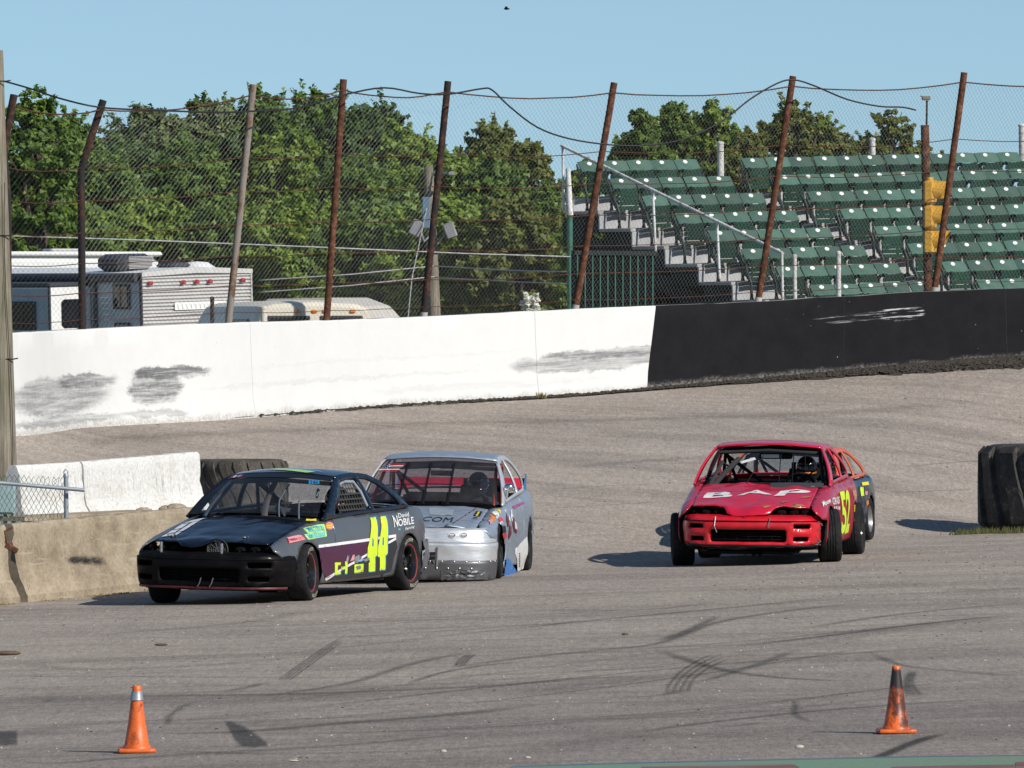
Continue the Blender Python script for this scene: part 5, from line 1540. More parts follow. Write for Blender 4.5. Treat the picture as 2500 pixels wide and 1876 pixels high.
    # ---- parts
    def wheel(s, x, sg, mat_rim, steer=0.0, ring=None, text=False, style='spoke', gap=0.0, rad=None):
        r = rad or s.R_; w = s.tw; m = MB()
        # rim (the wheel part)
        if style == 'spoke':
            m.lathe([(.178, -.085), (.185, -.07), (.165, -.05), (.16, .05), (.178, .075), (.188, .088), (.176, .09), (.155, .05), (.15, -.03), (.10, -.035), (.0, -.04)], 36, 'y')
            for k in range(5):
                a = 2*math.pi*k/5 + .3; c, q = math.cos(a), math.sin(a); n_ = (-q, c)
                vs = []
                for (rr, hw, yy) in ((.045, .030, .035), (.10, .026, .028), (.165, .034, .030)):
                    for sgn in (-1, 1):
                        for dy in (0, -.03): vs.append((rr*c + sgn*hw*n_[0], yy+dy, rr*q + sgn*hw*n_[1]))
                fs = []
                for i in range(2):
                    b = i*4; fs += [(b, b+2, b+6, b+4), (b+1, b, b+4, b+5), (b+2, b+3, b+7, b+6)]
                m.add(vs, fs)
            m.lathe([(.0, .05), (.035, .05), (.055, .035), (.06, .01)], 20, 'y')
            for k in range(4):
                a = 2*math.pi*k/4; m.lathe([(0, .055), (.009, .055), (.010, .03)], 6, 'y', (.042*math.cos(a), 0, .042*math.sin(a)))
        else:
            m.lathe([(.178, -.085), (.185, -.07), (.165, -.05), (.16, .05), (.178, .075), (.188, .088), (.176, .09), (.160, .055), (.14, -.005), (.115, .012), (.075, .022), (.05, .0), (.0, .002)], 36, 'y')
            for k in range(8):
                a = 2*math.pi*k/8; m.lathe([(0, .026), (.012, .026), (.014, .01)], 6, 'y', (.095*math.cos(a), 0, .095*math.sin(a)))
        rim = m.build('wheel', mat_rim, s.root, smooth_=35)
        t = MB()
        prof = [(.176, -.088), (.20, -.098), (r*.84, -w-.004), (r*.94, -w+.002), (r*.985, -w+.022), (r, -w+.045), (r*1.003, 0), (r, w-.045), (r*.985, w-.022), (r*.94, w-.002), (r*.84, w+.004), (.20, .098), (.176, .088)]
        if gap:      # circumferential grooves
            prof2 = []
            for (rr, yy) in prof[:5]: prof2.append((rr, yy))
            for yy in (-.045, -.015, .015, .045):
                prof2 += [(r, yy-.010), (r-.008, yy-.006), (r-.008, yy+.006), (r, yy+.010)]
            prof2 += prof[8:]; prof = prof2
        t.lathe(prof, 56, 'y', closed=True)
        t.build('tyre', M_tyre, rim, smooth_=50)
        if ring:
            b = MB(); b.lathe([(.189, .090), (.196, .0945), (.196, .097), (.188, .0925)], 48, 'y', closed=True); b.build('rim_ring', ring, rim, smooth_=50)
        if text:
            V, Fc, bb = text2d(text, 1.0, .01, step=.3); hgt = .034; sc_ = hgt/(bb[3]-bb[2]); L = (bb[1]-bb[0])*sc_*1.15
            for mid in (math.radians(-82), math.radians(100)):
                m = MB(); vs = []
                for a, b in V:
                    rr = .222 + (b-bb[2])*sc_; an = mid - ((a-bb[0])*sc_*1.15 - L/2)/.24
                    vs.append((-rr*math.cos(an), w+.0055, rr*math.sin(an)))
                m.add(vs, Fc); m.build('tyre_lettering', M_tyretext, rim)
        ang = R(steer)
        rim.location = (x, sg*s.TR, r - .004)
        rim.rotation_euler = (R(1.5 if sg > 0 else -1.5) if sg > 0 else 0, 0, ang + (0 if sg > 0 else math.pi))
        return rim
    def shell(s, mats, nose='integra', win=True, doors4=False, rear_glass=True, windshield=M_glass):
        A = s.add; root = s.root; fx, rx = s.WB/2, -s.WB/2; ar = .333; az = .295
        zr = s.rock
        for sg, nm in ((1, 'left'), (-1, 'right')):
            fn = lambda a, b, sg=sg: s.side(a, b, 0, sg)
            # front fender
            a0 = math.asin(max(-1, (zr+.0 - az)/ar))
            arch_f = arcpts(fx, az, ar, math.pi - a0, a0)
            front_x = 1.64
            pf = [(.622, zr)] + [(fx-ar*math.cos(a0), zr)] + [p for p in arch_f if p[1] >= zr] + [(fx+ar*math.cos(a0), zr+.02), (front_x, zr+.06), (front_x, .47), (1.86, .49), (1.93, s.zb(1.93)-.02), (1.90, s.zb(1.90)+.06), (1.75, s.zb(1.75)+.10)]
            pf += [(x, s.zb(x)+.10) for x in np.linspace(1.6, .76, 10)] + [(.70, s.zb(.70)+.02), (.622, s.zb(.622)+.02)]
            A(panel('fender', pf, fn, mats['side' if sg > 0 else 'side_r'], root, step=.05, flip=sg > 0))
            # door
            pd = [(.614, zr)] + [(.614, s.zb(.614)+.018)] + [(x, s.zb(x)+.018) for x in np.linspace(.5, -.56, 8)] + [(-.640, s.zb(-.64)+.018), (-.668, .55), (-.640, zr)]
            A(panel('door', pd, fn, mats['side' if sg > 0 else 'side_r'], root, step=.055, flip=sg > 0))
            # quarter panel with the rear arch
            arch_r = arcpts(rx, az, ar, a0, math.pi - a0)
            pq = [(-.648, zr), (-.676, .55), (-.648, s.zb(-.648)+.018)] + [(x, s.zb(x)+.018) for x in np.linspace(-.8, s.xC+.08, 8)] + [(x, s.zb(x)+.10) for x in np.linspace(s.xC-.02, -2.12, 6)] + [(-2.15, .60), (-2.10, .45), (rx-ar*math.cos(a0)-.02, .42), (rx-ar*math.cos(a0), zr+.12)]
            pq += [p for p in reversed(arch_r) if p[1] > zr+.001 and p[0] > rx-ar*math.cos(a0)+.005] + [(rx+ar*math.cos(a0), zr)]
            A(panel('quarter_panel', pq, fn, mats['side' if sg > 0 else 'side_r'], root, step=.055, flip=sg > 0))
            # greenhouse frame
            tp = s.top; g = lambda a, b, sg=sg: s.gh(a, b, 0, sg)
            xs_ = np.concatenate([np.linspace(s.xA, s.topx[0], 10), np.linspace(s.topx[0], s.topx[1], 9)[1:], np.linspace(s.topx[1], s.xC, 8)[1:]])
            outer = [(x, max(tp(x), s.zb(x)+.012)) for x in xs_] + [(x, s.zb(x)+.012) for x in np.linspace(s.xC+.04, s.xA-.06, 18)]
            def inset(x, d): return tp(x) - d
            xa = s.topx[0]; xB = s.xB; fw = [(s.xA-.33, s.zb(s.xA-.33)+.050), (xa-.03, tp(xa-.03)-.052), ((xa+xB)/2, tp((xa+xB)/2)-.050), (xB+.07, tp(xB+.07)-.050), (xB, s.zb(xB)+.05)]
            qx = s.topx[1]; qm = qx + (s.xC-qx)*.45; qe = s.xC + .27; qw = [(xB-.08, s.zb(xB-.08)+.05), (xB-.01, tp(xB-.01)-.05), (qx+.18, tp(qx+.18)-.052), (qx+.02, tp(qx+.02)-.062), (qm, tp(qm)-.085), (qe, s.zb(qe)+.055)]
            A(panel('window_frame', outer, g, mats['pillar'], root, holes=[fw, qw], step=.05, flip=sg > 0, thick=.02))
        # hood
        if nose == 'integra': fr = [(1.84,-.645),(1.915,-.52),(1.955,-.36),(1.985,-.29),(2.09,-.24),(2.12,-.18),(2.135,0),(2.12,.18),(2.09,.24),(1.985,.29),(1.955,.36),(1.915,.52),(1.84,.645)]
        elif nose == 'bent': fr = [(1.82,-.645),(1.885,-.55),(1.92,-.42),(1.97,-.31),(2.045,-.24),(2.065,-.12),(2.04,-.02),(1.975,.07),(1.95,.20),(1.955,.34),(1.915,.50),(1.84,.645)]
        else: fr = [(1.93,-.645),(1.995,-.45),(2.03,-.2),(2.04,0),(2.03,.2),(1.995,.45),(1.93,.645)]
        ph = fr + [(1.4,.648),(.86,.648),(.89,.4),(.925,0),(.89,-.4),(.86,-.648),(1.4,-.648)]
        A(panel('hood', ph, lambda a, b: s.hood(a, b), mats['hood'], root, step=.05, thick=.014, ang=45))
        # cowl under the windshield
        A(panel('cowl', [(.86,-.64),(.885,0),(.86,.64),(.70,.73),(.66,0),(.70,-.73)], lambda a, b: (a+.06, b, s.zhood(.82, b)-.014), mats.get('cowl', M_black), root, step=.08))
        # roof, deck
        xa, xb = s.topx
        pr_ = [(xa, u) for u in np.linspace(-1, 1, 15)] + [(x, 1.0) for x in np.linspace(xa, xb, 10)[1:]] + [(xb, u) for u in np.linspace(1, -1, 15)[1:]] + [(x, -1.0) for x in np.linspace(xb, xa, 10)[1:-1]]
        A(panel('roof', pr_, lambda a, b: s.roofp(a, b), mats['roof'], root, step=.09, thick=.02, flip=False))
        A(panel('trunk_lid', [(s.xC+.02,-.64),(s.xC-.03,0),(s.xC+.02,.64),(-1.85,.64),(-2.14,.62),(-2.17,0),(-2.14,-.62),(-1.85,-.64)], lambda a, b: (a, b, s.zdeck(a, b)), mats['deck'], root, step=.08, flip=False))
        A(panel('tail_panel', [(-.70,.30),(.70,.30),(.66,.80),(.60,.865),(-.60,.865),(-.66,.80)], lambda a, b: (-2.165 - .02*(1-(a/.7)**2) + .06*(b > .8), a, b), mats['deck'], root, step=.08, flip=True))
        # rear bumper
        A(panel('rear_bumper', [(-1.05,.24),(1.05,.24),(1.05,.52),(-1.05,.52)], lambda a, b: s.bpath(a, -1) + (b,) , mats.get('rbumper', mats['deck']), root, step=.07, thick=.02, flip=True))
        # windshield and rear glass
        if windshield:
            pw = [(u, .02) for u in np.linspace(-.97, .97, 12)] + [(u, .98) for u in np.linspace(.97, -.97, 12)]
            A(panel('windshield', pw, lambda a, b: s.wind(a, b), windshield, root, step=.12, thick=0, ang=179))
        if rear_glass:
            pw = [(u, .03) for u in np.linspace(-.95, .95, 10)] + [(u, .97) for u in np.linspace(.95, -.95, 10)]
            A(panel('rear_window', pw, lambda a, b: s.backl(a, b), M_glass, root, step=.12, thick=0, ang=179))
        # interior
        m = MB(); m.box((-1.95,-.70,.165), (1.75,.70,.19)); m.box((-1.0,-.68,.19), (-.96,.68,.45)); A(m.build('floor_pan', M_void, root))
        m = MB(); m.box((.70,-.69,.19), (.74,.69,.80)); A(m.build('firewall', M_void, root))
        m = MB(); m.bbox((.42,-.68,.60), (.72,.68,.835), .05); A(m.build('dashboard', mats.get('dash', M_black), root))
        m = MB(); m.box((s.xC,-.62,.19), (s.xC+.04,.62,.84)); m.box((s.xC,-.62,.80),(s.xC+.4,.62,.82)); A(m.build('rear_shelf', M_black, root))
        for sg in (-1, 1):
            m = MB(); m.box((-1.0, sg*.70-.015, .19), (.62, sg*.70+.015, .80)); A(m.build('door_bars', M_black, root))
            for cx in (fx, rx):
                m = MB(); m.lathe([(ar+.03, -.28), (ar+.03, .0)], 18, 'y', (cx, sg*.70 + (.28 if sg < 0 else 0), az), a0=-.1, a1=math.pi+.1); A(m.build('wheel_well', M_void, root))
                m = MB(); m.tube([(cx, sg*.15, s.R_), (cx, sg*(s.TR-.05), s.R_)], .035, 8); A(m.build('axle', M_void, root))
    def bpath(s, u, end=1):
        """plan of the bumpers by signed arc parameter u (-1.05 .. 1.05)"""
        a = abs(u)
        if end > 0: x = s.bx(a); y = s.by(a)
        else: x = -(s.rx_(a)); y = s.ry_(a)
        return (x, math.copysign(y, u) if u else 0.0)
    bx = staticmethod(knots((0,2.145),(.3,2.13),(.55,2.085),(.72,2.0),(.86,1.88),(1.0,1.74),(1.12,1.62)))
    by = staticmethod(knots((0,0),(.3,.30),(.55,.55),(.72,.70),(.86,.785),(1.0,.825),(1.12,.838)))
    rx_ = staticmethod(knots((0,2.21),(.3,2.20),(.55,2.16),(.75,2.05),(.9,1.90),(1.05,1.76)))
    ry_ = staticmethod(knots((0,0),(.3,.30),(.55,.54),(.75,.70),(.9,.775),(1.05,.805)))
    def bump_pt(s, u, z, off=0.0, prof=None):
        x, y = s.bpath(u); e = .02; x2, y2 = s.bpath(u+e); x1, y1 = s.bpath(u-e)
        n = Vector((y2-y1, -(x2-x1), 0)); n = Vector((n.x, n.y, 0)).normalized() if n.length > 1e-6 else Vector((1,0,0))
        if n.x < 0: n = -n
        o = (prof or s.bprof)(z) + off + s.dn(u*1.5, z*2, 1.5)
        return (x + n.x*o, y + n.y*o, z)
    bprof = staticmethod(knots((.12,-.07),(.17,-.02),(.22,.0),(.33,.012),(.40,.020),(.455,.022),(.475,.008),(.50,-.006),(.525,-.03)))
    def integra_nose(s, mat, mat_lip=None, slots=True, ztop=.52, zbot=.165, L=1.12):
        A = s.add; root = s.root
        def rr(u0, u1, z0, z1, b=.012): return [(u0+b,z0),(u1-b,z0),(u1,z0+b),(u1,z1-b),(u1-b,z1),(u0+b,z1),(u0,z1-b),(u0,z0+b)]
        holes = [rr(-.44,.44,.235,.375,.02), rr(-.76,-.52,.385,.445), rr(.52,.76,.385,.445), rr(-.74,-.52,.245,.300), rr(.52,.74,.245,.300)]
        outer = [(u, zbot + .02*smooth((abs(u)-.6)/.4) + s.jag*nz(u*7, s.seed)) for u in np.linspace(-L, L, 40)] + [(L + s.jag*3*nz(zz*14, s.seed+5.), zz) for zz in np.linspace(zbot+.05, ztop-.03, 6)] + [(u, ztop + s.jag*.8*nz(u*5, s.seed+2.)) for u in np.linspace(L, -L, 40)]
        b = A(panel('front_bumper', outer, lambda a, z: s.bump_pt(a, z), mat, root, holes=holes, step=.045, thick=.03, ang=40))
        # shelf from the bumper top back under the hood
        ps = [(u, 0) for u in np.linspace(-L+.1, L-.1, 22)] + [(u, .26) for u in np.linspace(L-.1, -L+.1, 22)]
        def shelf(u, d):
            p = s.bump_pt(u, ztop); k = 1 - d/ .26*.22
            return (p[0] - d*.9, p[1]*k, p[2] + .015*math.sin(d/.26*math.pi))
        A(panel('bumper_shelf', ps, shelf, mat, root, step=.06, thick=.0, flip=False))
        # radiator support: black sheets painting the unlit void behind every opening
        m = MB()
        back = [s.bpath(u) for u in np.linspace(-1.02, 1.02, 20)]
        vs = [(x-.09, y*.955, z) for z in (.15, .49) for x, y in back]; m.add(vs, [(i, i+1, 21+i, 20+i) for i in range(19)])
        vs = [(x-.34, y*.88, z) for z in (.45, min(.60, s.zc(1.78)-.04)) for x, y in back]; m.add(vs, [(i, i+1, 21+i, 20+i) for i in range(19)])
        A(m.build('radiator_support', M_void, root))
        m = MB()
        for z in (.265, .30, .335): m.tube([(s.bpath(u)[0]-.05, s.bpath(u)[1], z) for u in np.linspace(-.46, .46, 9)], .006, 5)
        for u in np.linspace(-.4, .4, 7): m.tube([(s.bpath(u)[0]-.055, s.bpath(u)[1], .23), (s.bpath(u)[0]-.055, s.bpath(u)[1], .38)], .005, 5)
        A(m.build('grille', M_void, root))
        m = MB(); m.tube([s.bump_pt(u, .468, .004) for u in np.linspace(-L+.05, L-.05, 30)], .0065, 6); A(m.build('bumper_crease_shade', M_void, root, smooth_=60))  # thin black tube standing in for the shaded crease below the ledge
        # lower lip
        m = MB(); m.tube([s.bump_pt(u, zbot+.012, .004) for u in np.linspace(-L+.15, L-.15, 22)], .014, 6); A(m.build('bumper_lip', mat_lip or mat, root, smooth_=60))
        for sg in (-1, 1):       # empty lamp buckets with their brackets
            for k in range(3):
                u = sg*(.36 + .15*k + .03*nz(s.seed, k)); x, y = s.bpath(u); m = MB(); m.tube([(x-.16, y, .48), (x-.20, y*.99, .56), (x-.24, y*.96, .60)], .012, 7); m.bbox((x-.25, y-.06, .53), (x-.19, y+.05, .59), .02, Matrix.Translation((0,0,0))); A(m.build('lamp_bracket', M_void, root))
    def cage(s, mat, pad=None, net=None):
        A = s.add; root = s.root; g = s.gh
        def P2(x, z, sg, i=.07): p = g(x, z, -i, sg); return Vector(p)
        def bar(name, pts, r=.02, mt=None):
            m = MB(); m.tube(pts, r, 8); return A(m.build(name, mt or mat, root, smooth_=60))
        for sg in (-1, 1):
            bar('roll_cage_bar', [(.60, sg*.66, .25), (.56, sg*.67, .80), P2(xt_(s)-.02, 1.17, sg), P2(s.xB-.05, 1.20, sg), (-.66, sg*.60, .82), (-.66, sg*.62, .2)])
            bar('roll_cage_bar', [P2(s.xB-.08, 1.19, sg), (s.xC+.3, sg*.50, .80), (s.xC, sg*.48, .35)])
        bar('roll_cage_bar', [P2(s.xB-.05, 1.20, -1), (s.xB-.05, 0, 1.225), P2(s.xB-.05, 1.20, 1)])
        bar('roll_cage_bar', [P2(xt_(s)-.02, 1.17, -1), (xt_(s)+.02, 0, 1.20), P2(xt_(s)-.02, 1.17, 1)], .022, pad)
        bar('roll_cage_bar', [(-.66, -.58, .82), (-.66, .58, .82)])
        bar('roll_cage_bar', [(-.55, -.55, 1.13), (-.66, .5, .35)])
    def seat_wheel(s, mat_seat):
        A = s.add; root = s.root
        # bucket seat
        m = MB(); pr_ = [(-.28,.24),(-.34,.40),(-.60,.34),(-.72,.62),(-.80,1.04),(-.88,1.05),(-.82,.60),(-.70,.22)]
        m.prism(pr_, lambda a, b: (a, .16, b), lambda a, b: (a, .56, b))
        for sg in (.16, .56):
            m.prism([(-.74,.62),(-.52,.66),(-.50,.82),(-.78,.98)], lambda a, b: (a, sg-.02, b), lambda a, b: (a, sg+.02, b))
        A(m.build('racing_seat', mat_seat, root))
        m = MB(); c = Vector((.10, .36, .80)); ax = Matrix.Rotation(R(-65), 3, 'Y')
        ring = [c + ax @ Vector((.165*math.cos(t), .165*math.sin(t), 0)) for t in np.linspace(0, 6.2832, 25)]
        m.tube(ring, .016, 8, caps=False)
        for t in (0, 2.1, 4.2): m.tube([c, c + ax @ Vector((.16*math.cos(t), .16*math.sin(t), 0))], .010, 5)
        m.tube([c, (.5, .36, .70)], .02, 6); A(m.build('steering_wheel', M_black, root, smooth_=50))
def xt_(s): return s.topx[0]
M_tyretext = decal_mat('tyre_letter_beige', (.42, .38, .28))

# ---- a seated driver: one continuous body grown from a skeleton, helmet and hands on it
def driver(car, label, suit, helmet_mats, name='person', turn=0.0, hx=.08, wheel=True):
    sk = {}; V = []; E = []; Rd = []
    def j(nm, p, r, par=None):
        sk[nm] = len(V); V.append(p); Rd.append(r)
        if par: E.append((sk[par], sk[nm]))
    y = .36
    j('pelvis', (-.50+hx, y, .40), .145); j('belly', (-.55+hx, y, .54), .140, 'pelvis'); j('chest', (-.60+hx, y, .70), .150, 'belly'); j('neck', (-.60+hx, y, .86), .062, 'chest'); j('head', (-.585+hx, y, .97), .085, 'neck')
    for sg, q in ((1, 'l'), (-1, 'r')):
        j('sh'+q, (-.59+hx, y+sg*.18, .79), .068, 'chest'); j('el'+q, (-.36+hx, y+sg*.25, .64), .047, 'sh'+q); j('wr'+q, (-.06, y+sg*.165, .79), .030, 'el'+q)
        j('pa'+q, (.015, y+sg*.160, .825), .034, 'wr'+q)
        for f in range(4):
            a = (.045 + .004*f, y+sg*(.172 - .006*f), .865 - .022*f); b = (.085 - .003*f, y+sg*(.150-.004*f), .862 - .022*f); c_ = (.062, y+sg*(.130-.003*f), .855-.022*f)
            j(f'f{f}a'+q, a, .0095, 'pa'+q); j(f'f{f}b'+q, b, .0088, f'f{f}a'+q); j(f'f{f}c'+q, c_, .008, f'f{f}b'+q)
        j('ta'+q, (.03, y+sg*.128, .85), .0105, 'pa'+q); j('tb'+q, (.055, y+sg*.118, .872), .009, 'ta'+q)
        j('hp'+q, (-.44+hx, y+sg*.09, .37), .098, 'pelvis'); j('kn'+q, (-.02+hx, y+sg*.12, .46), .066, 'hp'+q); j('an'+q, (.34, y+sg*.10, .27), .043, 'kn'+q); j('to'+q, (.46, y+sg*.10, .32), .036, 'an'+q)
    me = bpy.data.meshes.new('body'); me.from_pydata(V, E, []); o = bpy.data.objects.new(name, me); col.objects.link(o)
    md = o.modifiers.new('skin', 'SKIN'); sv = me.skin_vertices[0].data if me.skin_vertices else None
    if sv is None:
        bm = bmesh.new(); bm.from_mesh(me); bm.verts.layers.skin.verify(); bm.to_mesh(me); bm.free(); sv = me.skin_vertices[0].data
    for i, r in enumerate(Rd): sv[i].radius = (r, r); sv[i].use_root = (i == 0)
    ss = o.modifiers.new('smooth', 'SUBSURF'); ss.levels = 1; ss.render_levels = 1
    me.materials.append(suit)
    md.use_smooth_shade = True
    o.matrix_world = car.M @ Matrix.Translation((0, 0, car.lift)) @ Matrix.Rotation(R(car.roll), 4, 'X')
    tag(o, label, 'person')
    # helmet: shell with a face opening, visor and chin bar
    hc = Vector((-.575+hx, y, .995))
    shell, trim, visor = helmet_mats
    m = MB(); N, Mv = 28, 18
    for i in range(Mv+1):
        t = math.pi*(.02 + .86*i/Mv)
        for k in range(N):
            a = 2*math.pi*k/N
            dx = math.cos(a); e = 1.0 + .10*max(0, dx)*smooth((t-1.4)/.7)
            m.v.append((.138*math.sin(t)*dx*e*1.04, .122*math.sin(t)*math.sin(a), .136*math.cos(t)))
    for i in range(Mv):
        for k in range(N):
            a = 2*math.pi*(k+.5)/N; t = math.pi*(.02+.86*(i+.5)/Mv)
            if abs(math.atan2(math.sin(a), math.cos(a))) < 1.15 and 1.25 < t < 1.85: continue
            j2 = (k+1) % N; m.f.append((i*N+k, (i+1)*N+k, (i+1)*N+j2, i*N+j2)); m.m.append(1 if (i in (9, 12) and abs(math.atan2(math.sin(a), math.cos(a))) < 1.6) else 0)
    h = m.build('helmet', [shell, trim], o, smooth_=50); h.location = hc; h.rotation_euler = (0, R(4), R(turn))
    md2 = h.modifiers.new('thickness', 'SOLIDIFY'); md2.thickness = .012; md2.offset = -1
    m = MB(); vs = []
    for i in range(7):
        t = 1.22 + .66*i/6
        for k in range(15):
            a = -1.2 + 2.4*k/14; e = 1.0 + .10*math.cos(a)*smooth((t-1.4)/.7); vs.append((.132*math.sin(t)*math.cos(a)*e*1.04, .117*math.sin(t)*math.sin(a), .132*math.cos(t)))
    m.add(vs, [(i*15+k, (i+1)*15+k, (i+1)*15+k+1, i*15+k+1) for i in range(6) for k in range(14)])
    m.build('visor', visor, h, smooth_=80)
    return o
# ------------------------------------------------------------------ livery helpers: marks are placed where the photograph shows them on the body
def surf(car, kind):
    return {'side': (lambda a, b, off=0.0: car.side(a, b, off), (0.0, .5)), 'hood': (lambda a, b, off=0.0: car.hood(a, b, off), (1.4, 0.0)),
            'wind': (lambda a, b, off=0.0: car.wind(a, b, off), (0.0, .5)), 'roof': (lambda a, b, off=0.0: car.roofp(a, b, off), (-.5, 0.0)),
            'gh': (lambda a, b, off=0.0: car.gh(a, b, off), (-.3, 1.05)), 'nose': (lambda a, b, off=0.0: car.bump_pt(a, b, off, car.nprof), (.0, .4))}[kind]
def mark(car, name, pts, mat, kind='side', off=.004, step=.05, holes=()):
    fn, g = surf(car, kind); rf = car.rolled(lambda a, b: fn(a, b, off))
    q = []
    for p in pts: g = car.unp(p[0], p[1], rf, g); q.append(g)
    hs = []
    for h in holes:
        hh = []
        for p in h: g = car.unp(p[0], p[1], rf, g); hh.append(g)
        hs.append(hh)
    return car.decal_poly(name, q, fn, mat, off, step, hs)
def word(car, name, body, quad, mat, kind='side', off=.006, bold=0.0, shear=0.0, step=.05):
    """quad: lower left, lower right, upper right, upper left pixels"""
    fn, g = surf(car, kind); rf = car.rolled(lambda a, b: fn(a, b, off)); q = []
    for p in quad: g = car.unp(p[0], p[1], rf, g); q.append(np.array(g))
    V, Fc, bb = text2d(body, 1.0, bold, shear, step=.12)
    m = MB(); vs = []
    for a, b in V:
        u = (a-bb[0])/(bb[1]-bb[0]); w = (b-bb[2])/(bb[3]-bb[2])
        p = q[0]*(1-u)*(1-w) + q[1]*u*(1-w) + q[2]*u*w + q[3]*(1-u)*w
        vs.append(fn(p[0], p[1], off))
    m.add(vs, Fc); return car.add(m.build(name, mat, car.root, smooth_=179))
def strip(car, name, p0, p1, w, mat, kind='wind', off=.01, thick=.004):
    """bar between two pixels lying on a surface"""
    fn, g = surf(car, kind); rf = car.rolled(lambda a, b: fn(a, b, off))
    a = car.unp(p0[0], p0[1], rf, g); b = car.unp(p1[0], p1[1], rf, a)
    pts = [fn(a[0]+(b[0]-a[0])*t, a[1]+(b[1]-a[1])*t, off) for t in np.linspace(0, 1, 9)]
    m = MB(); m.tube(pts, w, 6); return car.add(m.build(name, mat, car.root, smooth_=60))
Car.nprof = Car.bprof
D_ = lambda n, c, r=.4: decal_mat(n, c, r)
K_white = D_('decal_white', (.72, .72, .70)); K_yel = D_('decal_fluo_yellow', (.62, .80, .03), .5); K_blue = D_('decal_blue', (.01, .19, .42)); K_red = D_('decal_red', (.50, .04, .05))
K_teal = D_('decal_teal', (.12, .45, .45)); K_purple = D_('decal_purple', (.062, .009, .040), .25); K_orange = D_('decal_orange', (.65, .22, .03)); K_black = D_('decal_black', (.008, .008, .009)); K_pink = D_('decal_pink', (.62, .28, .30))
K_char = D_('charcoal_skirt', (.020, .021, .024)); K_ybr = D_('decal_yellow', (.75, .62, .02)); K_lime = D_('decal_lime', (.42, .68, .18)); K_sky = D_('decal_light_blue', (.16, .38, .62)); K_maroon = D_('decal_maroon', (.13, .012, .025)); K_grey = D_('decal_grey', (.22, .22, .24))
M_glassd = glass_mat('tinted_plastic_windshield', (.50,.46,.52), .08, .08, .10); M_suit = plain('dark_fire_suit', (.02, .02, .025), .8, var=.2); M_visor = plain('dark_visor', (.006, .006, .008), .08)
M_hblack = plain('black_helmet', (.012, .012, .014), .15, coat=.5); M_horange = plain('orange_helmet_trim', (.6, .15, .03), .3)
def flag_helmet():
    g = NT('flag_helmet'); v = g.co(); s = g.sep(v)
    st = g.math('GREATER_THAN', g.math('SINE', g.math('MULTIPLY', s[1], 150.0)), 0.0)
    c = g.mix(st, (.45, .03, .04), (.75, .74, .72))
    c = g.mix(g.math('GREATER_THAN', s[1], .035), c, g.mix(g.ramp(g.voro(v, 34), [(.18, 1), (.3, 0)]), (.02, .03, .10), (.6, .6, .65)))
    c = g.mix(g.math('LESS_THAN', s[1], -.045), c, (.015, .015, .02))
    c = g.mix(g.math('GREATER_THAN', s[2], .055), c, (.012, .013, .018))
    g.base(c); g.set(rough=.2, coat=.5); return g.m
M_hflag = flag_helmet()

# ================================================================== 1. the black and grey coupe, number 44
M_bk = paint('black_car_paint', (.0030, .0050, .0105), .14, .3, .010, spec=.35)
M_bkb = paint('black_bumper_paint', (.0030, .0026, .0030), .42, .06, .02, scuff=.10, scuffc=(.07, .025, .028), spec=.10)
M_slate = paint('slate_grey_paint', (.078, .086, .095), .3, .4, .18)
c1 = Car('race_car', 'battered black and slate grey race car numbered 44 beside the concrete barrier', (-2.34, 88.62), 22.6, roll=-2.2, seed=1, dent=.009, TR=.765, tw=.112, jag=.010)
c1.shell({'side': M_slate, 'side_r': M_slate, 'hood': M_bk, 'roof': M_bk, 'pillar': M_bk, 'deck': M_bk}, nose='bent', windshield=M_glass)
c1.integra_nose(M_bkb, plain('red_black_lip', (.09, .012, .014), .5, var=.6))
c1.cage(M_black); c1.seat_wheel(M_black)
for (x, sg, st) in ((1.275, 1, 9), (1.275, -1, 9), (-1.275, 1, 0), (-1.275, -1, 0)):
    c1.wheel(x, sg, M_blackgl, st, K_red, 'HOOSIER', 'spoke')
mark(c1, 'purple_panel', [(778,1338),(967,1313),(880,1364),(794,1415),(786,1392),(782,1365)], K_purple, off=.003)
mark(c1, 'dark_skirt', [(795,1419),(880,1367),(966,1317),(971,1335),(962,1362),(955,1395),(930,1404),(880,1411)], K_char, off=.003)
mark(c1, 'white_stripe', [(778,1331),(870,1319),(967,1305),(967,1312),(870,1326),(778,1338)], K_white, off=.004)
mark(c1, 'white_stripe', [(793,1413),(817,1398),(880,1361),(967,1312),(967,1318),(880,1367),(819,1403),(796,1419)], K_white, off=.004)
four = [(.28,1),(.80,1),(1.0,.55),(.98,.30),(.76,.26),(.74,0),(.20,0),(.22,.25),(0,.27),(.05,.45)]; hole = [(.50,.62),(.62,.60),(.62,.46),(.46,.47)]
for (bl, br, tr, tl) in (((897,1397),(922,1394),(921,1262),(897,1265)), ((922,1394),(947,1390),(946,1260),(922,1263))):
    def q(p, dx=0, dy=0):
        u, w = p; return tuple((1-u)*(1-w)*bl[i] + u*(1-w)*br[i] + u*w*tr[i] + (1-u)*w*tl[i] + (dx, dy)[i] for i in (0, 1))
    mark(c1, 'number_shadow', [q(p, 1.6, -2.0) for p in four], K_blue, off=.005)
    mark(c1, 'number_shadow', [q(p, 1.2, 2.2) for p in four], K_blue, off=.0055)
    mark(c1, 'number_four', [q(p) for p in four], K_yel, off=.0075, holes=[[q(p) for p in hole]])
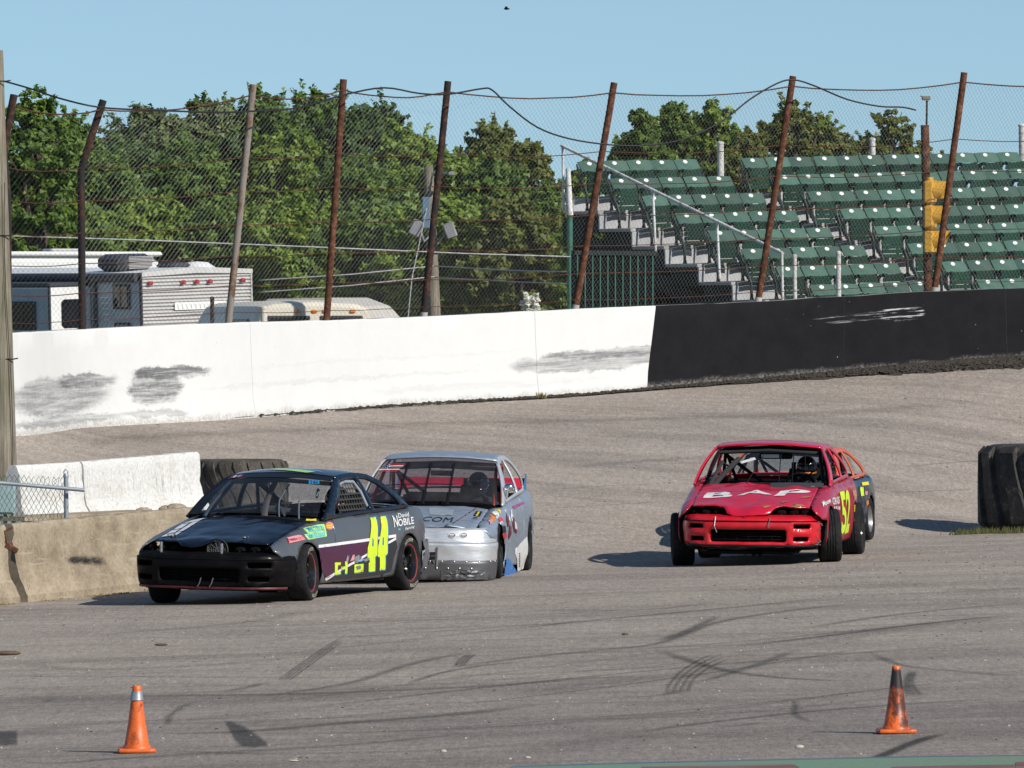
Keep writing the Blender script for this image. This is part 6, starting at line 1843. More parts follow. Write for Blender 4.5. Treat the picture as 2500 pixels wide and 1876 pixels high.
for bl, tr in (((817,1404),(824,1374)), ((824,1380),(832,1374)), ((824,1403),(832,1398)), ((842,1401),(848,1371)), ((833,1391),(841,1384)), ((865,1399),(887,1379)), ((900,1396),(914,1374))):
    sl = -.10*(tr[0]-bl[0])
    mark(c1, 'torn_letter', [(bl[0], bl[1]+2.6), (tr[0], bl[1]+2.6+sl), (tr[0], bl[1]), (bl[0], bl[1])], K_blue, off=.0055)
    mark(c1, 'torn_letter', [bl, (tr[0], bl[1]+sl), (tr[0]+.5, tr[1]+sl), (bl[0]+.5, tr[1])], K_yel, off=.0065)
for pts in ([(862,1362),(876,1355),(884,1362),(872,1376),(866,1374)], [(886,1368),(896,1362),(905,1366),(893,1372)], [(845,1372),(848,1356),(853,1358),(850,1372)], [(868,1384),(880,1380),(882,1388),(872,1393)]):
    mark(c1, 'scuff_mark', pts, K_grey, off=.007)
mark(c1, 'scuff_mark', [(872,1372),(880,1366),(890,1365),(884,1371)], K_sky, off=.0075); mark(c1, 'scuff_mark', [(855,1371),(861,1356),(866,1354),(864,1368)], K_pink, off=.0075)
word(c1, 'sponsor_lettering', 'N', ((963,1288),(972,1286),(969,1259),(957,1259)), K_white, bold=.015)
word(c1, 'sponsor_lettering', 'OBILE', ((973,1286),(1011,1279),(1009,1262),(971,1268)), K_white, bold=.015)
word(c1, 'sponsor_lettering', 'David', ((973,1265),(999,1261),(997,1250),(971,1254)), K_white, bold=.01)
word(c1, 'sponsor_lettering', 'Painting', ((989,1297),(1012,1290),(1012,1282),(989,1289)), K_white, shear=.3, bold=.01)
mark(c1, 'sticker', [(972,1295),(978,1294),(978,1291),(973,1291)], K_teal)
for pts in (((740,1290),(791.5,1280),(796.3,1295),(753,1303)), ((743,1305),(796.4,1295.5),(798,1310),(753,1318))):
    mark(c1, 'sticker_border', list(pts), K_lime, off=.005)
    cx = sum(p[0] for p in pts)/4; cy = sum(p[1] for p in pts)/4
    mark(c1, 'sticker', [(cx+(p[0]-cx)*.88, cy+(p[1]-cy)*.72) for p in pts], K_teal, off=.0065)
    for t in np.linspace(.16, .84, 8):
        a = (pts[0][0]*(1-t)+pts[1][0]*t, pts[0][1]*(1-t)+pts[1][1]*t); b = (pts[3][0]*(1-t)+pts[2][0]*t, pts[3][1]*(1-t)+pts[2][1]*t)
        mark(c1, 'sticker_letter', [(a[0]*.72+b[0]*.28, a[1]*.72+b[1]*.28), (a[0]*.72+b[0]*.28+1.6, a[1]*.72+b[1]*.28-.3), (a[0]*.3+b[0]*.7+1.6, a[1]*.3+b[1]*.7-.3), (a[0]*.3+b[0]*.7, a[1]*.3+b[1]*.7)], K_blue if t < .3 else K_lime, off=.008)
pts = ((699.5,1312.5),(737,1305.5),(747.5,1317.5),(705,1328))
mark(c1, 'sticker_border', list(pts), K_red, off=.005); cx, cy = 722, 1316
mark(c1, 'sticker', [(cx+(p[0]-cx)*.92, cy+(p[1]-cy)*.86) for p in pts], K_pink, off=.0065)
for t in np.linspace(.12, .88, 8):
    a = (pts[0][0]*(1-t)+pts[1][0]*t, pts[0][1]*(1-t)+pts[1][1]*t); b = (pts[3][0]*(1-t)+pts[2][0]*t, pts[3][1]*(1-t)+pts[2][1]*t)
    mark(c1, 'sticker_letter', [(a[0]*.7+b[0]*.3, a[1]*.7+b[1]*.3), (a[0]*.7+b[0]*.3+1.3, a[1]*.7+b[1]*.3-.2), (a[0]*.25+b[0]*.75+1.3, a[1]*.25+b[1]*.75-.2), (a[0]*.25+b[0]*.75, a[1]*.25+b[1]*.75)], K_red, off=.008)
mark(c1, 'round_sticker', circle(804.5, 1284, 10, 9.5, 16), K_pink, off=.005); mark(c1, 'round_sticker', circle(804, 1284, 8.3, 7.8, 16), K_orange, off=.0065)
mark(c1, 'sticker_letter', [(798,1283),(811,1281),(811,1283.4),(798,1285.4)], K_ybr, off=.008); mark(c1, 'sticker_letter', [(798.6,1288),(811,1286),(811,1288.2),(798.6,1290)], K_ybr, off=.008)
for pts in ([(1.74,-.60),(1.74,-.44),(1.60,-.44),(1.60,-.60)], [(1.58,-.50),(1.58,-.43),(1.20,-.43),(1.20,-.50)], [(1.57,-.61),(1.57,-.53),(1.45,-.53),(1.45,-.61)], [(1.42,-.61),(1.42,-.53),(1.22,-.53),(1.22,-.61)], [(1.18,-.60),(1.18,-.44),(1.00,-.44),(1.00,-.60)]):
    c1.decal_poly('hood_lettering', pts, lambda a_, b_, o_: c1.hood(a_, b_, o_), K_white, .006)
c1.decal_poly('hood_lettering', circle(1.67, -.52, .05, .045, 14), lambda a_, b_, o_: c1.hood(a_, b_, o_), K_black, .008, .05, [circle(1.67, -.52, .035, .03, 12)])
mark(c1, 'roof_number', [(648,1146),(690,1144.2),(733,1147),(771,1152.4),(748,1154),(706,1149)], K_lime, 'roof', off=.006); mark(c1, 'roof_number', [(735,1146),(778,1149.5),(790,1152),(752,1148.5)], K_teal, 'roof', off=.006)
# windshield band, stickers and the bars behind the glass
m = MB(); us = np.linspace(-.97, .97, 16); m.add([c1.wind(u, v_, .004) for u in us for v_ in (.87, .985)], [(i*2, i*2+2, i*2+3, i*2+1) for i in range(15)]); c1.add(m.build('windshield_band', K_black, c1.root))
for i, mt in enumerate((K_red, K_white, K_red, K_sky, K_red)): c1.decal_poly('band_letter', [(-.90+.045*i, .885), (-.865+.045*i, .885), (-.865+.045*i, .955), (-.90+.045*i, .955)], lambda a_, b_, o_: c1.wind(a_, b_, o_), mt, .009)
for x in (756, 763, 770, 777): mark(c1, 'band_letter', [(x-2.6,1182),(x+2.6,1182.4),(x+3,1173.5),(x-2.2,1173)], K_blue, 'wind', off=.009)
mark(c1, 'sticker', [(747,1271.5),(772.5,1272),(772,1266.5),(760,1268),(748,1266.8)], K_ybr, 'wind', off=.009)
strip(c1, 'cage_pipe', (565,1182), (499,1262), .019, M_pipegrey, 'wind', -.12); strip(c1, 'cage_pipe', (671,1180), (645,1266), .034, plain('tan_pipe', (.16,.12,.11), .5), 'wind', -.22)
strip(c1, 'cage_pipe', (707,1183), (682,1222), .008, M_pipegrey, 'wind', -.15); strip(c1, 'cage_pipe', (682,1222), (682,1267), .008, M_pipegrey, 'wind', -.15); strip(c1, 'cage_pipe', (731,1222), (730,1268), .009, M_pipegrey, 'wind', -.15)
strip(c1, 'cage_pipe', (777,1196), (773,1214), .016, M_pipegrey, 'wind', -.2)
# bent aluminium bits in the cockpit
for pts in ([(682,1236),(712,1242),(694,1262)], [(684,1226),(716,1226),(700,1240)]): mark(c1, 'cockpit_panel', pts, M_steel, 'wind', off=-.30)
m = MB(); m.bbox((-.5,-.62,.60), (.1,-.22,.70), .03); c1.add(m.build('blue_tray', plain('blue_plastic', (.02,.13,.22), .4), c1.root))
# window net in the driver's door
def window_net(car, mat):
    m = MB(); x0, x1 = car.xB+.05, .26
    for i in range(11):
        x = x0 + (x1-x0)*i/10; zlo = car.zb(x)+.05; zhi = min(car.top(x)-.06, car.zb(x) + .05 + max(.02, (.56 - x)*.62)); 
        if zhi - zlo < .05: continue
        m.add([car.gh(x-.011, zlo, -.035), car.gh(x+.011, zlo, -.035), car.gh(x+.011, zhi, -.035), car.gh(x-.011, zhi, -.035)], [(0,1,2,3)])
    for k in range(7):
        z = car.zb(-.2) + .06 + .052*k; xr = min(.28, .54 - (z - car.zb(-.2))/.62)
        m.add([car.gh(x, zz, -.032) for x in np.linspace(car.xB+.04, xr, 8) for zz in (z-.009, z+.009)], [(i*2, i*2+2, i*2+3, i*2+1) for i in range(7)])
    o = m.build('window_net', mat, car.root); return car.add(o)
window_net(c1, plain('net_webbing', (.03, .028, .026), .8))
strip(c1, 'door_bar', (797,1245), (817,1269), .012, M_pipegrey, 'gh', -.06)
m = MB(); m.tube([c1.gh(.12, 1.15, -.03), c1.gh(-.12, 1.19, -.03), c1.gh(-.34, 1.185, -.03), c1.gh(-.40, 1.08, -.03), c1.gh(-.44, .93, -.03)], .018, 8); c1.add(m.build('net_rod', M_pipegrey, c1.root, smooth_=60))
# radiator fan, hood pins, hanging straps
m = MB(); cx, cy, cz = c1.bpath(.10)[0]-.20, .13, .555
for r_ in (.03, .05, .07, .09, .105): m.tube([(cx+.02, cy+r_*math.cos(t), cz+r_*math.sin(t)) for t in np.linspace(0, 6.2832, 19)], .0028, 4, caps=False)
for k in range(10): a = .628*k; m.tube([(cx+.02, cy, cz), (cx+.02, cy+.105*math.cos(a), cz+.105*math.sin(a))], .0028, 4)
m.lathe([(.11, 0), (.115, .03)], 20, 'x', (cx, cy, cz)); m.lathe([(0,.01),(.03,.01),(.035,0)], 12, 'x', (cx, cy, cz)); c1.add(m.build('radiator_fan', plain('dull_fan', (.10,.10,.10), .6, metal=.2), c1.root, smooth_=40))
for (px, py) in ((421,1310),(597,1314)):
    m = MB(); a, b = c1.on_hood(px, py); p = Vector(c1.hood(a, b)); m.lathe([(0,.016),(.018,.014),(.024,.003)], 10, 'z', tuple(p)); m.tube([p+Vector((0,.0,.012)), p+Vector((.02,.05,.015))], .006, 5); c1.add(m.build('hood_pin', M_steel, c1.root, smooth_=50))
for u in (-.46, .22):
    x, y = c1.bpath(u); m = MB(); m.tube([(x-.07, y, .50), (x-.075, y, .625)], .016, 8); c1.add(m.build('hood_pin_post', M_steel, c1.root, smooth_=50))
for u in (.04, .17):
    m = MB(); m.tube([c1.bump_pt(u, .28, .01), c1.bump_pt(u-.02, .22, .012), c1.bump_pt(u-.045, .19, .014)], .006, 5); c1.add(m.build('tie_strap', M_steel, c1.root))
# torn rear bumper corner behind the rear wheel
m = MB()
for i in range(9):
    for k in range(7):
        t, w = i/8, k/6; m.v.append((-1.63 - .36*t + .03*nz(i*.9, k*.8), .845 - .12*t*t + .03*nz(i*.7, k*.9, 4.) + .02*math.sin(w*3.1), .25 + .29*w + .02*nz(i*.8, 2., k*.5)))
for i in range(8):
    for k in range(6): a = i*7+k; m.f.append((a, a+1, a+8, a+7)); m.m.append(0)
o = c1.add(m.build('torn_bumper_corner', paint('faded_grey_plastic', (.10,.10,.115), .5, .1, .3), c1.root, smooth_=60)); o['label'] = 'crumpled grey bumper corner hanging behind the rear wheel'
c1.finish()
driver(c1, 'driver in dark suit and black helmet inside the black number 44 car', M_suit, (M_hblack, M_horange, M_visor))

# ================================================================== 2. the silver sedan
def alu_mat(name, c, rough, dirty=.25):
    g = NT(name); v = g.co(); n = g.noise(v, 2.0, 5, .7); f = g.noise(g.mapping(v, (1, 1, 6)), 9, 4, .7)
    cc = g.mix(g.math('MULTIPLY', g.ramp(n, [(.4, 0), (.75, 1)]), dirty), c, (.20, .18, .16))
    g.base(cc); g.set(rough=g.ramp(f, [(.3, rough*.7), (.7, rough*1.4)]), metal=.6); g.bump(g.noise(v, 4, 3, .5), .12, .02); return g.m
M_alu1 = alu_mat('polished_sheet_aluminium', (.72, .73, .74), .38); M_alu2 = alu_mat('silver_paint', (.40, .46, .53), .40, .12); M_alu3 = alu_mat('scraped_dark_aluminium', (.13, .13, .135), .5, .5)
c2 = Car('race_car', 'silver sheet metal race sedan with strapped windshield right behind the black car', (-.80, 93.75), 7.0, roll=-2.2, seed=2, dent=.006, yt=.60, yb=.79,
         zc=[(2.14,.56),(2.06,.60),(1.95,.630),(1.8,.655),(1.4,.720),(1.0,.782),(.7,.825),(.5,.85)], zb=[(2.1,.53),(1.95,.575),(1.7,.625),(1.3,.69),(.9,.745),(.6,.785),(0,.83),(-.8,.87),(-1.5,.90),(-2.0,.90),(-2.2,.87)],
         top=[(.72,.805),(-.08,1.268),(-.30,1.300),(-.60,1.312),(-.88,1.300),(-1.06,1.262),(-1.35,1.11),(-1.68,.93)], topx=(-.08,-1.06), xA=.72, xC=-1.68, xB=-.60, W=[(2.15,.72),(2.0,.79),(1.8,.825),(1.5,.842),(1.2,.85),(0,.855),(-1.2,.855),(-1.7,.84),(-2.0,.81),(-2.2,.74)])
c2.ztop = 1.305; c2.rock = .13
c2.bx = staticmethod(knots((0,2.125),(.3,2.12),(.55,2.09),(.70,2.03),(.80,1.95),(.95,1.80),(1.12,1.63))).__func__; c2.by = staticmethod(knots((0,0),(.3,.30),(.55,.55),(.70,.695),(.80,.775),(.95,.82),(1.12,.84))).__func__
c2.nprof = knots((.02,-.02),(.10,-.006),(.22,.002),(.36,.008),(.405,.018),(.43,.016),(.445,-.006),(.52,-.025),(.58,-.055),(.62,-.085))
c2.bprof = c2.nprof
c2.shell({'side': M_alu2, 'side_r': M_alu2, 'hood': M_alu2, 'roof': M_alu2, 'pillar': M_alu1, 'deck': M_alu2}, nose='sheet', windshield=M_glassd)
L = 1.10
def fas(z0, z1, nm, mt, off=0.0, jag=0.0):
    outer = [(u, z0 + jag*nz(u*6, 2.2)) for u in np.linspace(-L, L, 30)] + [(u, z1 + jag*nz(u*11, 7.7)) for u in np.linspace(L, -L, 30)]
    return c2.add(panel(nm, outer, lambda a, z: c2.bump_pt(a, z, off, c2.nprof), mt, c2.root, step=.05, thick=.008, ang=50))
fas(.436, .592, 'nose_panel', M_alu1); fas(.225, .432, 'nose_panel', M_alu1, .003); fas(.035, .245, 'front_valance', M_alu3, .010, .012)
for u in np.linspace(-.95, .95, 16):
    m = MB(); p = c2.bump_pt(u, .238, .02, c2.nprof); m.sphere(p, .0045, 6, 4); c2.add(m.build('rivet', M_steel, c2.root))
for u in np.linspace(-.10, .62, 7):
    m = MB(); p = c2.bump_pt(u, .165, .02, c2.nprof); m.sphere(p, .0055, 6, 4); c2.add(m.build('rivet', M_steel, c2.root))
# intake louvres
for k in range(3):
    mark(c2, 'intake_slot', [(1035+4*(k > 1),1349+10.5*k),(1063,1348+10.5*k),(1062.5,1356.5+10.5*k),(1034+4*(k > 1),1357.5+10.5*k)], K_black, 'nose', off=.010)
strip(c2, 'riveted_strap', (1068,1336), (1066,1386), .012, M_steel, 'nose', .010)
# crumpled corner of the valance
m = MB(); NX, NZ = 26, 8
for i in range(NX+1):
    for k in range(NZ+1):
        u = .30 + .52*i/NX; z = .045 + .10*k/NZ; amp = .028*math.sin(math.pi*i/NX)*math.sin(math.pi*k/NZ)**.5
        p = c2.bump_pt(u, z, .016 + amp*(nz(i*.45, k*.6, 1.) - .15*nz(i*1.3, k*1.1)), c2.nprof); m.v.append((p[0], p[1], p[2] + .02*nz(i*.6, k*.5, 9.)))
for i in range(NX):
    for k in range(NZ): a = i*(NZ+1)+k; m.f.append((a, a+NZ+1, a+NZ+2, a+1)); m.m.append(0)
c2.add(m.build('crumpled_metal', M_alu3, c2.root, smooth_=25))
for cx in (1103.5, 1132.5):
    mark(c2, 'round_sticker', circle(cx, 1307, 9.5, 7.2, 16), K_white, 'nose', off=.006); mark(c2, 'round_sticker', circle(cx, 1307, 8, 6, 16), K_grey, 'nose', off=.0075); mark(c2, 'round_sticker', circle(cx, 1306.4, 5.2, 3.4, 14), K_white, 'nose', off=.0082); mark(c2, 'sticker_letter', [(cx-3,1304.8),(cx+3,1304.8),(cx+3,1303.6),(cx-3,1303.6)], K_blue, 'nose', off=.009)
    mark(c2, 'sticker_letter', [(cx-8.4,1307.4),(cx+8.4,1307.4),(cx+8.4,1309),(cx-8.4,1309)], K_red, 'nose', off=.009)
word(c2, 'hood_lettering', '.COM', ((1020,1271.5),(1102,1275),(1108,1263),(1030,1261)), K_black, 'hood', bold=.0)
mark(c2, 'hood_patch', [(1046,1240),(1108,1244),(1104,1259),(1050,1257)], D_('pale_patch', (.30,.34,.38)), 'hood', off=.004)
mark(c2, 'sticker', [(1155,1260),(1171,1262),(1179,1249),(1163,1248)], K_black, 'hood', off=.006); mark(c2, 'sticker', [(1161,1259),(1166,1259.5),(1172,1249.5),(1168,1249)], K_ybr, 'hood', off=.0075)
mark(c2, 'oval_sticker', circle(1160.5, 1264.6, 9, 3.0, 16), K_white, 'hood', off=.006); mark(c2, 'oval_sticker', circle(1160.5, 1264.6, 8, 2.4, 16), D_('badge_blue', (.01,.03,.16)), 'hood', off=.0075)
for i, t in enumerate(np.linspace(0, 1, 12)):
    x, y = 1107 + 54*t, 1277 - 35*t; mark(c2, 'dotted_line', [(x-2.2,y+.6),(x+2,y+.6),(x+2.6,y-1),(x-1.6,y-1)], K_red if i % 2 else K_black, 'hood', off=.006)
mark(c2, 'hood_pin', circle(1092, 1282, 4, 2.6, 10), M_steel, 'hood', off=.012)
# windshield straps with bolts, flag sticker
for a, b in (((999,1129),(971,1230)), ((1054,1129),(1033,1231)), ((1110,1131),(1093,1233))):
    fn, g = surf(c2, 'wind'); rf = c2.rolled(lambda p, q: fn(p, q, .012)); A0_ = c2.unp(a[0], a[1], rf, g); B0_ = c2.unp(b[0], b[1], rf, g)
    m = MB(); vs = []
    for t in np.linspace(0, 1, 10):
        u, v_ = A0_[0]+(B0_[0]-A0_[0])*t, A0_[1]+(B0_[1]-A0_[1])*t
        for du in (-.017, .017): vs.append(c2.wind(u+du, v_, .012))
    m.add(vs, [(i*2, i*2+1, i*2+3, i*2+2) for i in range(9)]); o = c2.add(m.build('windshield_strap', M_black, c2.root))
    md = o.modifiers.new('thickness', 'SOLIDIFY'); md.thickness = .006
    for t in (.1, .32, .54, .78):
        m = MB(); m.sphere(c2.wind(A0_[0]+(B0_[0]-A0_[0])*t, A0_[1]+(B0_[1]-A0_[1])*t, .014), .004, 6, 4); m.build('bolt', M_steel, o)
m = MB(); m.tube([c2.wind(u, .44, -.05) for u in np.linspace(-.8, .3, 8)], .006, 5); c2.add(m.build('brace_rod', M_black, c2.root))
for i in range(5):
    y = 1133 + 4.2*i; x0 = 934 - 3.4*i + 17*(i < 3); x1 = 989 - 5*i
    mark(c2, 'flag_stripe', [(x0, y+2.2), (x1, y+1.6), (x1+2, y-.6), (x0+2, y)], K_white if i % 2 else K_red, 'wind', off=.006)
mark(c2, 'flag_field', [(936,1145),(950,1144),(956,1132),(944,1133)], D_('flag_blue', (.02,.03,.10)), 'wind', off=.006)
for (x, y) in ((941,1142),(946,1138),(950,1134),(946,1143),(951,1139)): mark(c2, 'flag_star', circle(x, y, 1.3, 1.1, 6), K_white, 'wind', off=.008)
M_redpipe = plain('orange_red_pipe', (.42, .055, .025), .4)
c2.cage(M_redpipe, M_blkpad); c2.seat_wheel(M_black)
m = MB(); m.bbox((-.10,-.02,1.17), (-.04,.34,1.23), .02); c2.add(m.build('inside_mirror', M_black, c2.root))
m = MB(); m.tube([c2.wind(.25, .78, -.10), c2.wind(-.12, .78, -.10)], .030, 10); c2.add(m.build('rear_view_mirror', M_blkpad, c2.root, smooth_=60))
# rear spoiler
m = MB(); m.add([(-1.95,-.70,.92),(-1.95,.70,.92),(-2.16,.70,1.03),(-2.16,-.70,1.03)], [(0,1,2,3)]); o = c2.add(m.build('spoiler', D_('spoiler_red', (.55,.02,.05)), c2.root)); md = o.modifiers.new('t', 'SOLIDIFY'); md.thickness = .01
for sg in (-1, 1):
    m = MB(); m.prism([(-1.90,.90),(-2.18,.90),(-2.22,1.08),(-2.14,1.08)], lambda a, b: (a, sg*.71-.006, b), lambda a, b: (a, sg*.71+.006, b)); c2.add(m.build('spoiler_end', D_('spoiler_blue', (.05,.16,.32)), c2.root))
# chrome mirror and clear side window
m = MB(); m.sphere(c2.gh(.44, .99, .07), .055, 12, 8, (.8, 1, .8)); p = c2.gh(.44, .96, .05); m.tube([p, c2.gh(.36, .88, .01)], .016, 6); c2.add(m.build('door_mirror', plain('chrome', (.75,.75,.76), .08, metal=1.0, var=.05), c2.root, smooth_=60))
for (x, sg, st) in ((1.275, 1, 3), (1.275, -1, 3), (-1.275, 1, 0), (-1.275, -1, 0)): c2.wheel(x, sg, M_black, st, None, False, 'steel', rad=.295)
mark(c2, 'blue_skirt', [(1235,1365),(1242,1363),(1264,1400),(1231,1407)], D_('decal_bright_blue', (.01,.20,.62)), off=.012)
mark(c2, 'white_panel', [(1257.5,1341),(1268,1330),(1287,1310),(1286,1364),(1279,1388),(1264,1396),(1258,1353)], K_white, off=.004)
for k in range(6): mark(c2, 'side_lettering', [(1268.5,1350+6*k),(1270.2,1350+6*k),(1270.2,1354.5+6*k),(1268.5,1354.5+6*k)], K_black, off=.008)
for pts, mt in (([(1247,1246),(1250,1244),(1253,1262),(1250,1276),(1248,1262)], K_white), ([(1236,1250),(1240,1262),(1244,1282),(1240,1288),(1236,1270)], K_maroon), ([(1250,1262),(1256,1266),(1259,1290),(1256,1300),(1252,1284)], K_maroon), ([(1256,1271),(1260,1276),(1263,1288),(1262,1298),(1258,1290)], K_white), ([(1244,1282),(1249,1288),(1249,1304),(1243,1318),(1241,1310)], K_maroon), ([(1247,1282),(1251,1286),(1250,1300),(1247,1296)], K_grey), ([(1242,1256),(1246,1264),(1247,1274),(1243,1270)], K_white), ([(1257,1290),(1263,1294),(1262,1302),(1258,1303)], K_maroon)):
    mark(c2, 'side_number', pts, mt, off=.006)
mark(c2, 'side_lettering', [(1250,1236),(1278,1225),(1282,1229),(1256,1243)], D_('decal_magenta', (.35,.06,.16)), off=.006)
for pts, mt in (([(1190.5,1270),(1195,1263),(1204,1273),(1197,1280)], K_pink), ([(1196,1258),(1201,1255),(1211,1271),(1206,1273),(1199,1269)], K_orange), ([(1201,1252),(1209,1244),(1219,1260),(1212,1267)], K_white), ([(1211,1244),(1216,1242),(1223,1252),(1220,1256)], K_ybr), ([(1216,1268),(1222,1262),(1230,1270),(1224,1280)], K_red), ([(1219,1276),(1226,1272),(1229,1280),(1222,1281)], K_white), ([(1226,1285),(1234,1284),(1236,1300),(1228,1302)], K_black), ([(1227,1303),(1236,1301),(1238,1312),(1230,1316)], K_red), ([(1231,1317),(1236,1315),(1236,1328),(1232,1329)], K_grey)):
    mark(c2, 'sticker', pts, mt, off=.007)
c2.finish()
driver(c2, 'driver in dark suit with stars and stripes helmet inside the silver car', M_suit, (M_hflag, M_hblack, M_visor), hx=.06)

# ================================================================== 3. the red coupe, number 52
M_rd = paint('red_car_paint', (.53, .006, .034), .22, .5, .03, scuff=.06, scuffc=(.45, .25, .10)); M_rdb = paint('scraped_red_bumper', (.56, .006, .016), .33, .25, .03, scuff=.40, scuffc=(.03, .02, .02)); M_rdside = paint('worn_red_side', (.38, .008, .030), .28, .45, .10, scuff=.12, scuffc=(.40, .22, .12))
c3 = Car('race_car', 'battered red race car without windshield numbered 52 on the open track', (2.88, 96.35), 8.0, roll=-2.0, seed=5, dent=.011, TR=.815, tw=.118, lift=.025, jag=.016)
c3.by = staticmethod(knots((0,0),(.3,.29),(.55,.515),(.72,.64),(.86,.71),(1.0,.75),(1.12,.78))).__func__
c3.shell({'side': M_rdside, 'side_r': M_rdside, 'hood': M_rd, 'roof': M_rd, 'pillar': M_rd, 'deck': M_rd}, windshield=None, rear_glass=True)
c3.integra_nose(M_rdb, M_black, zbot=.185, L=1.0)
c3.cage(M_black, M_blkpad); c3.seat_wheel(M_black); window_net(c3, M_black)
for (x, sg, st) in ((1.275, 1, 10), (1.275, -1, 10), (-1.275, 1, 0), (-1.275, -1, 0)): c3.wheel(x, sg, M_blackgl, st, None, False, 'spoke', gap=1, rad=.295)
word(c3, 'hood_lettering', 'B', ((1716,1216),(1786,1215),(1793,1201),(1727,1203)), K_white, 'hood', bold=.03); word(c3, 'hood_lettering', 'A', ((1798,1210),(1886,1208),(1872,1196.5),(1822,1198)), K_white, 'hood', bold=.03); word(c3, 'hood_lettering', 'P', ((1888,1211),(1972,1211),(1983,1197),(1906,1199)), K_white, 'hood', bold=.03)
word(c3, 'number', '5', ((2053,1303),(2062.5,1304),(2062,1199),(2048.5,1202)), K_yel, off=.007, bold=.03); word(c3, 'number', '2', ((2061.5,1304),(2071,1300),(2073.5,1195),(2062,1197)), K_yel, off=.007, bold=.03)
word(c3, 'side_lettering', 'Moose', ((2010,1237),(2029,1226),(2026,1216),(2006,1226)), K_white, bold=.02); word(c3, 'side_lettering', 'CRABS', ((2034,1233),(2050,1230),(2049,1212),(2031,1216)), K_white, bold=.02)
for x in (2037, 2041, 2045, 2049): mark(c3, 'side_lettering', [(x,1245),(x+2,1244.6),(x+2,1236.6),(x,1237)], K_white)
for (x, y, h_) in ((2089,1241,9), (2089,1277,9)): mark(c3, 'sticker', [(x-3.4,y+h_),(x+3,y+h_-1),(x+3.4,y-h_),(x-3,y-h_+1)], K_ybr, off=.006)
for pts in ([(1812,1091.5),(1832,1091.5),(1830,1094),(1810,1094)], [(1878,1090.6),(1935,1090.2),(1938,1092.6),(1880,1093)], [(1970,1091),(1985,1091.6),(1986,1093.6),(1971,1093)]): mark(c3, 'roof_lettering', pts, K_white, 'roof', off=.005)
for pts in ([(2081,1198),(2090,1196),(2096,1212),(2088,1224),(2084,1210)], [(2092,1206),(2100,1204),(2098,1222)]): mark(c3, 'paint_scrape', pts, D_('scraped_tan', (.38,.20,.14), .8), off=.005)
for pts in ([(1862,1238),(1872,1235),(1884,1234),(1878,1237.5),(1868,1240)], [(1930,1234),(1944,1231),(1958,1232),(1968,1236),(1950,1237),(1940,1239)], [(1950,1214),(1966,1212.5),(1984,1212),(1976,1214),(1960,1216)], [(1905,1226),(1918,1224),(1926,1225),(1912,1228)]): mark(c3, 'paint_scrape', pts, D_('scraped_gold', (.34,.18,.05), .7), 'hood', off=.005)
strip(c3, 'padded_bar', (1803,1121), (1739,1190), .030, M_blkpad, 'wind', -.16); strip(c3, 'padded_bar', (1764,1128), (1730,1192), .022, M_blkpad, 'wind', -.04); strip(c3, 'padded_bar', (1760,1130), (1780,1138), .014, M_blkpad, 'wind', -.05)
for a, b in (((1907,1110),(1902,1178)), ((1938,1111),(1934,1179)), ((1966,1113),(1966,1150)), ((1864,1112),(1817,1190))): strip(c3, 'windshield_wire', a, b, .0055, M_black, 'wind', .0)
mark(c3, 'dash_plate', [(1880,1193),(2010,1190),(2011,1180),(1882,1179)], plain('grey_black_plate', (.035,.037,.04), .5), 'wind', off=.02)
m = MB(); m.bbox((-.10,-.13,1.10), (-.05,.25,1.165), .02); c3.add(m.build('rear_view_mirror', M_black, c3.root)); m = MB(); m.box((-.049,-.10,1.112), (-.047,.10,1.152)); c3.add(m.build('mirror_glass', M_steel, c3.root))
mark(c3, 'cage_plate', [(1808,1127),(1842,1117),(1846,1122),(1812,1132)], K_white, 'wind', off=-.12)
for (a, b, c_) in (((1747,1262),(1744,1285),(1750,1300)), ((1881,1264),(1876,1280),(1877,1290))):
    m = MB(); q = [c3.unp(p[0], p[1], c3.rolled(lambda u, z: c3.bump_pt(u, z, .02)), (0, .4)) for p in (a, b, c_)]; m.tube([c3.bump_pt(u, z, .02) for u, z in q], .005, 5); c3.add(m.build('tie_strap', M_steel, c3.root))
# rivets and tears at the hit corner
rr_ = random.Random(4)
for i in range(16):
    m = MB(); p = c3.bump_pt(.86 + .14*rr_.random(), .18 + .30*rr_.random(), .012); m.bbox((p[0]-.008,p[1]-.008,p[2]-.004),(p[0]+.008,p[1]+.008,p[2]+.006),.002); c3.add(m.build('rivet', M_steel, c3.root))
m = MB(); m.bbox((1.2,-.55,.10), (2.0,.50,.165), .03); c3.add(m.build('skid_tray', M_void, c3.root)); m = MB(); m.sphere((2.0,.05,.10), .025, 8, 6); m.sphere((2.0,.12,.10), .025, 8, 6); c3.add(m.build('tow_hook', M_void, c3.root))
c3.finish()
driver(c3, 'driver in dark suit and black orange helmet inside the red car', M_suit, (M_hblack, M_horange, M_visor), turn=15, hx=.05)

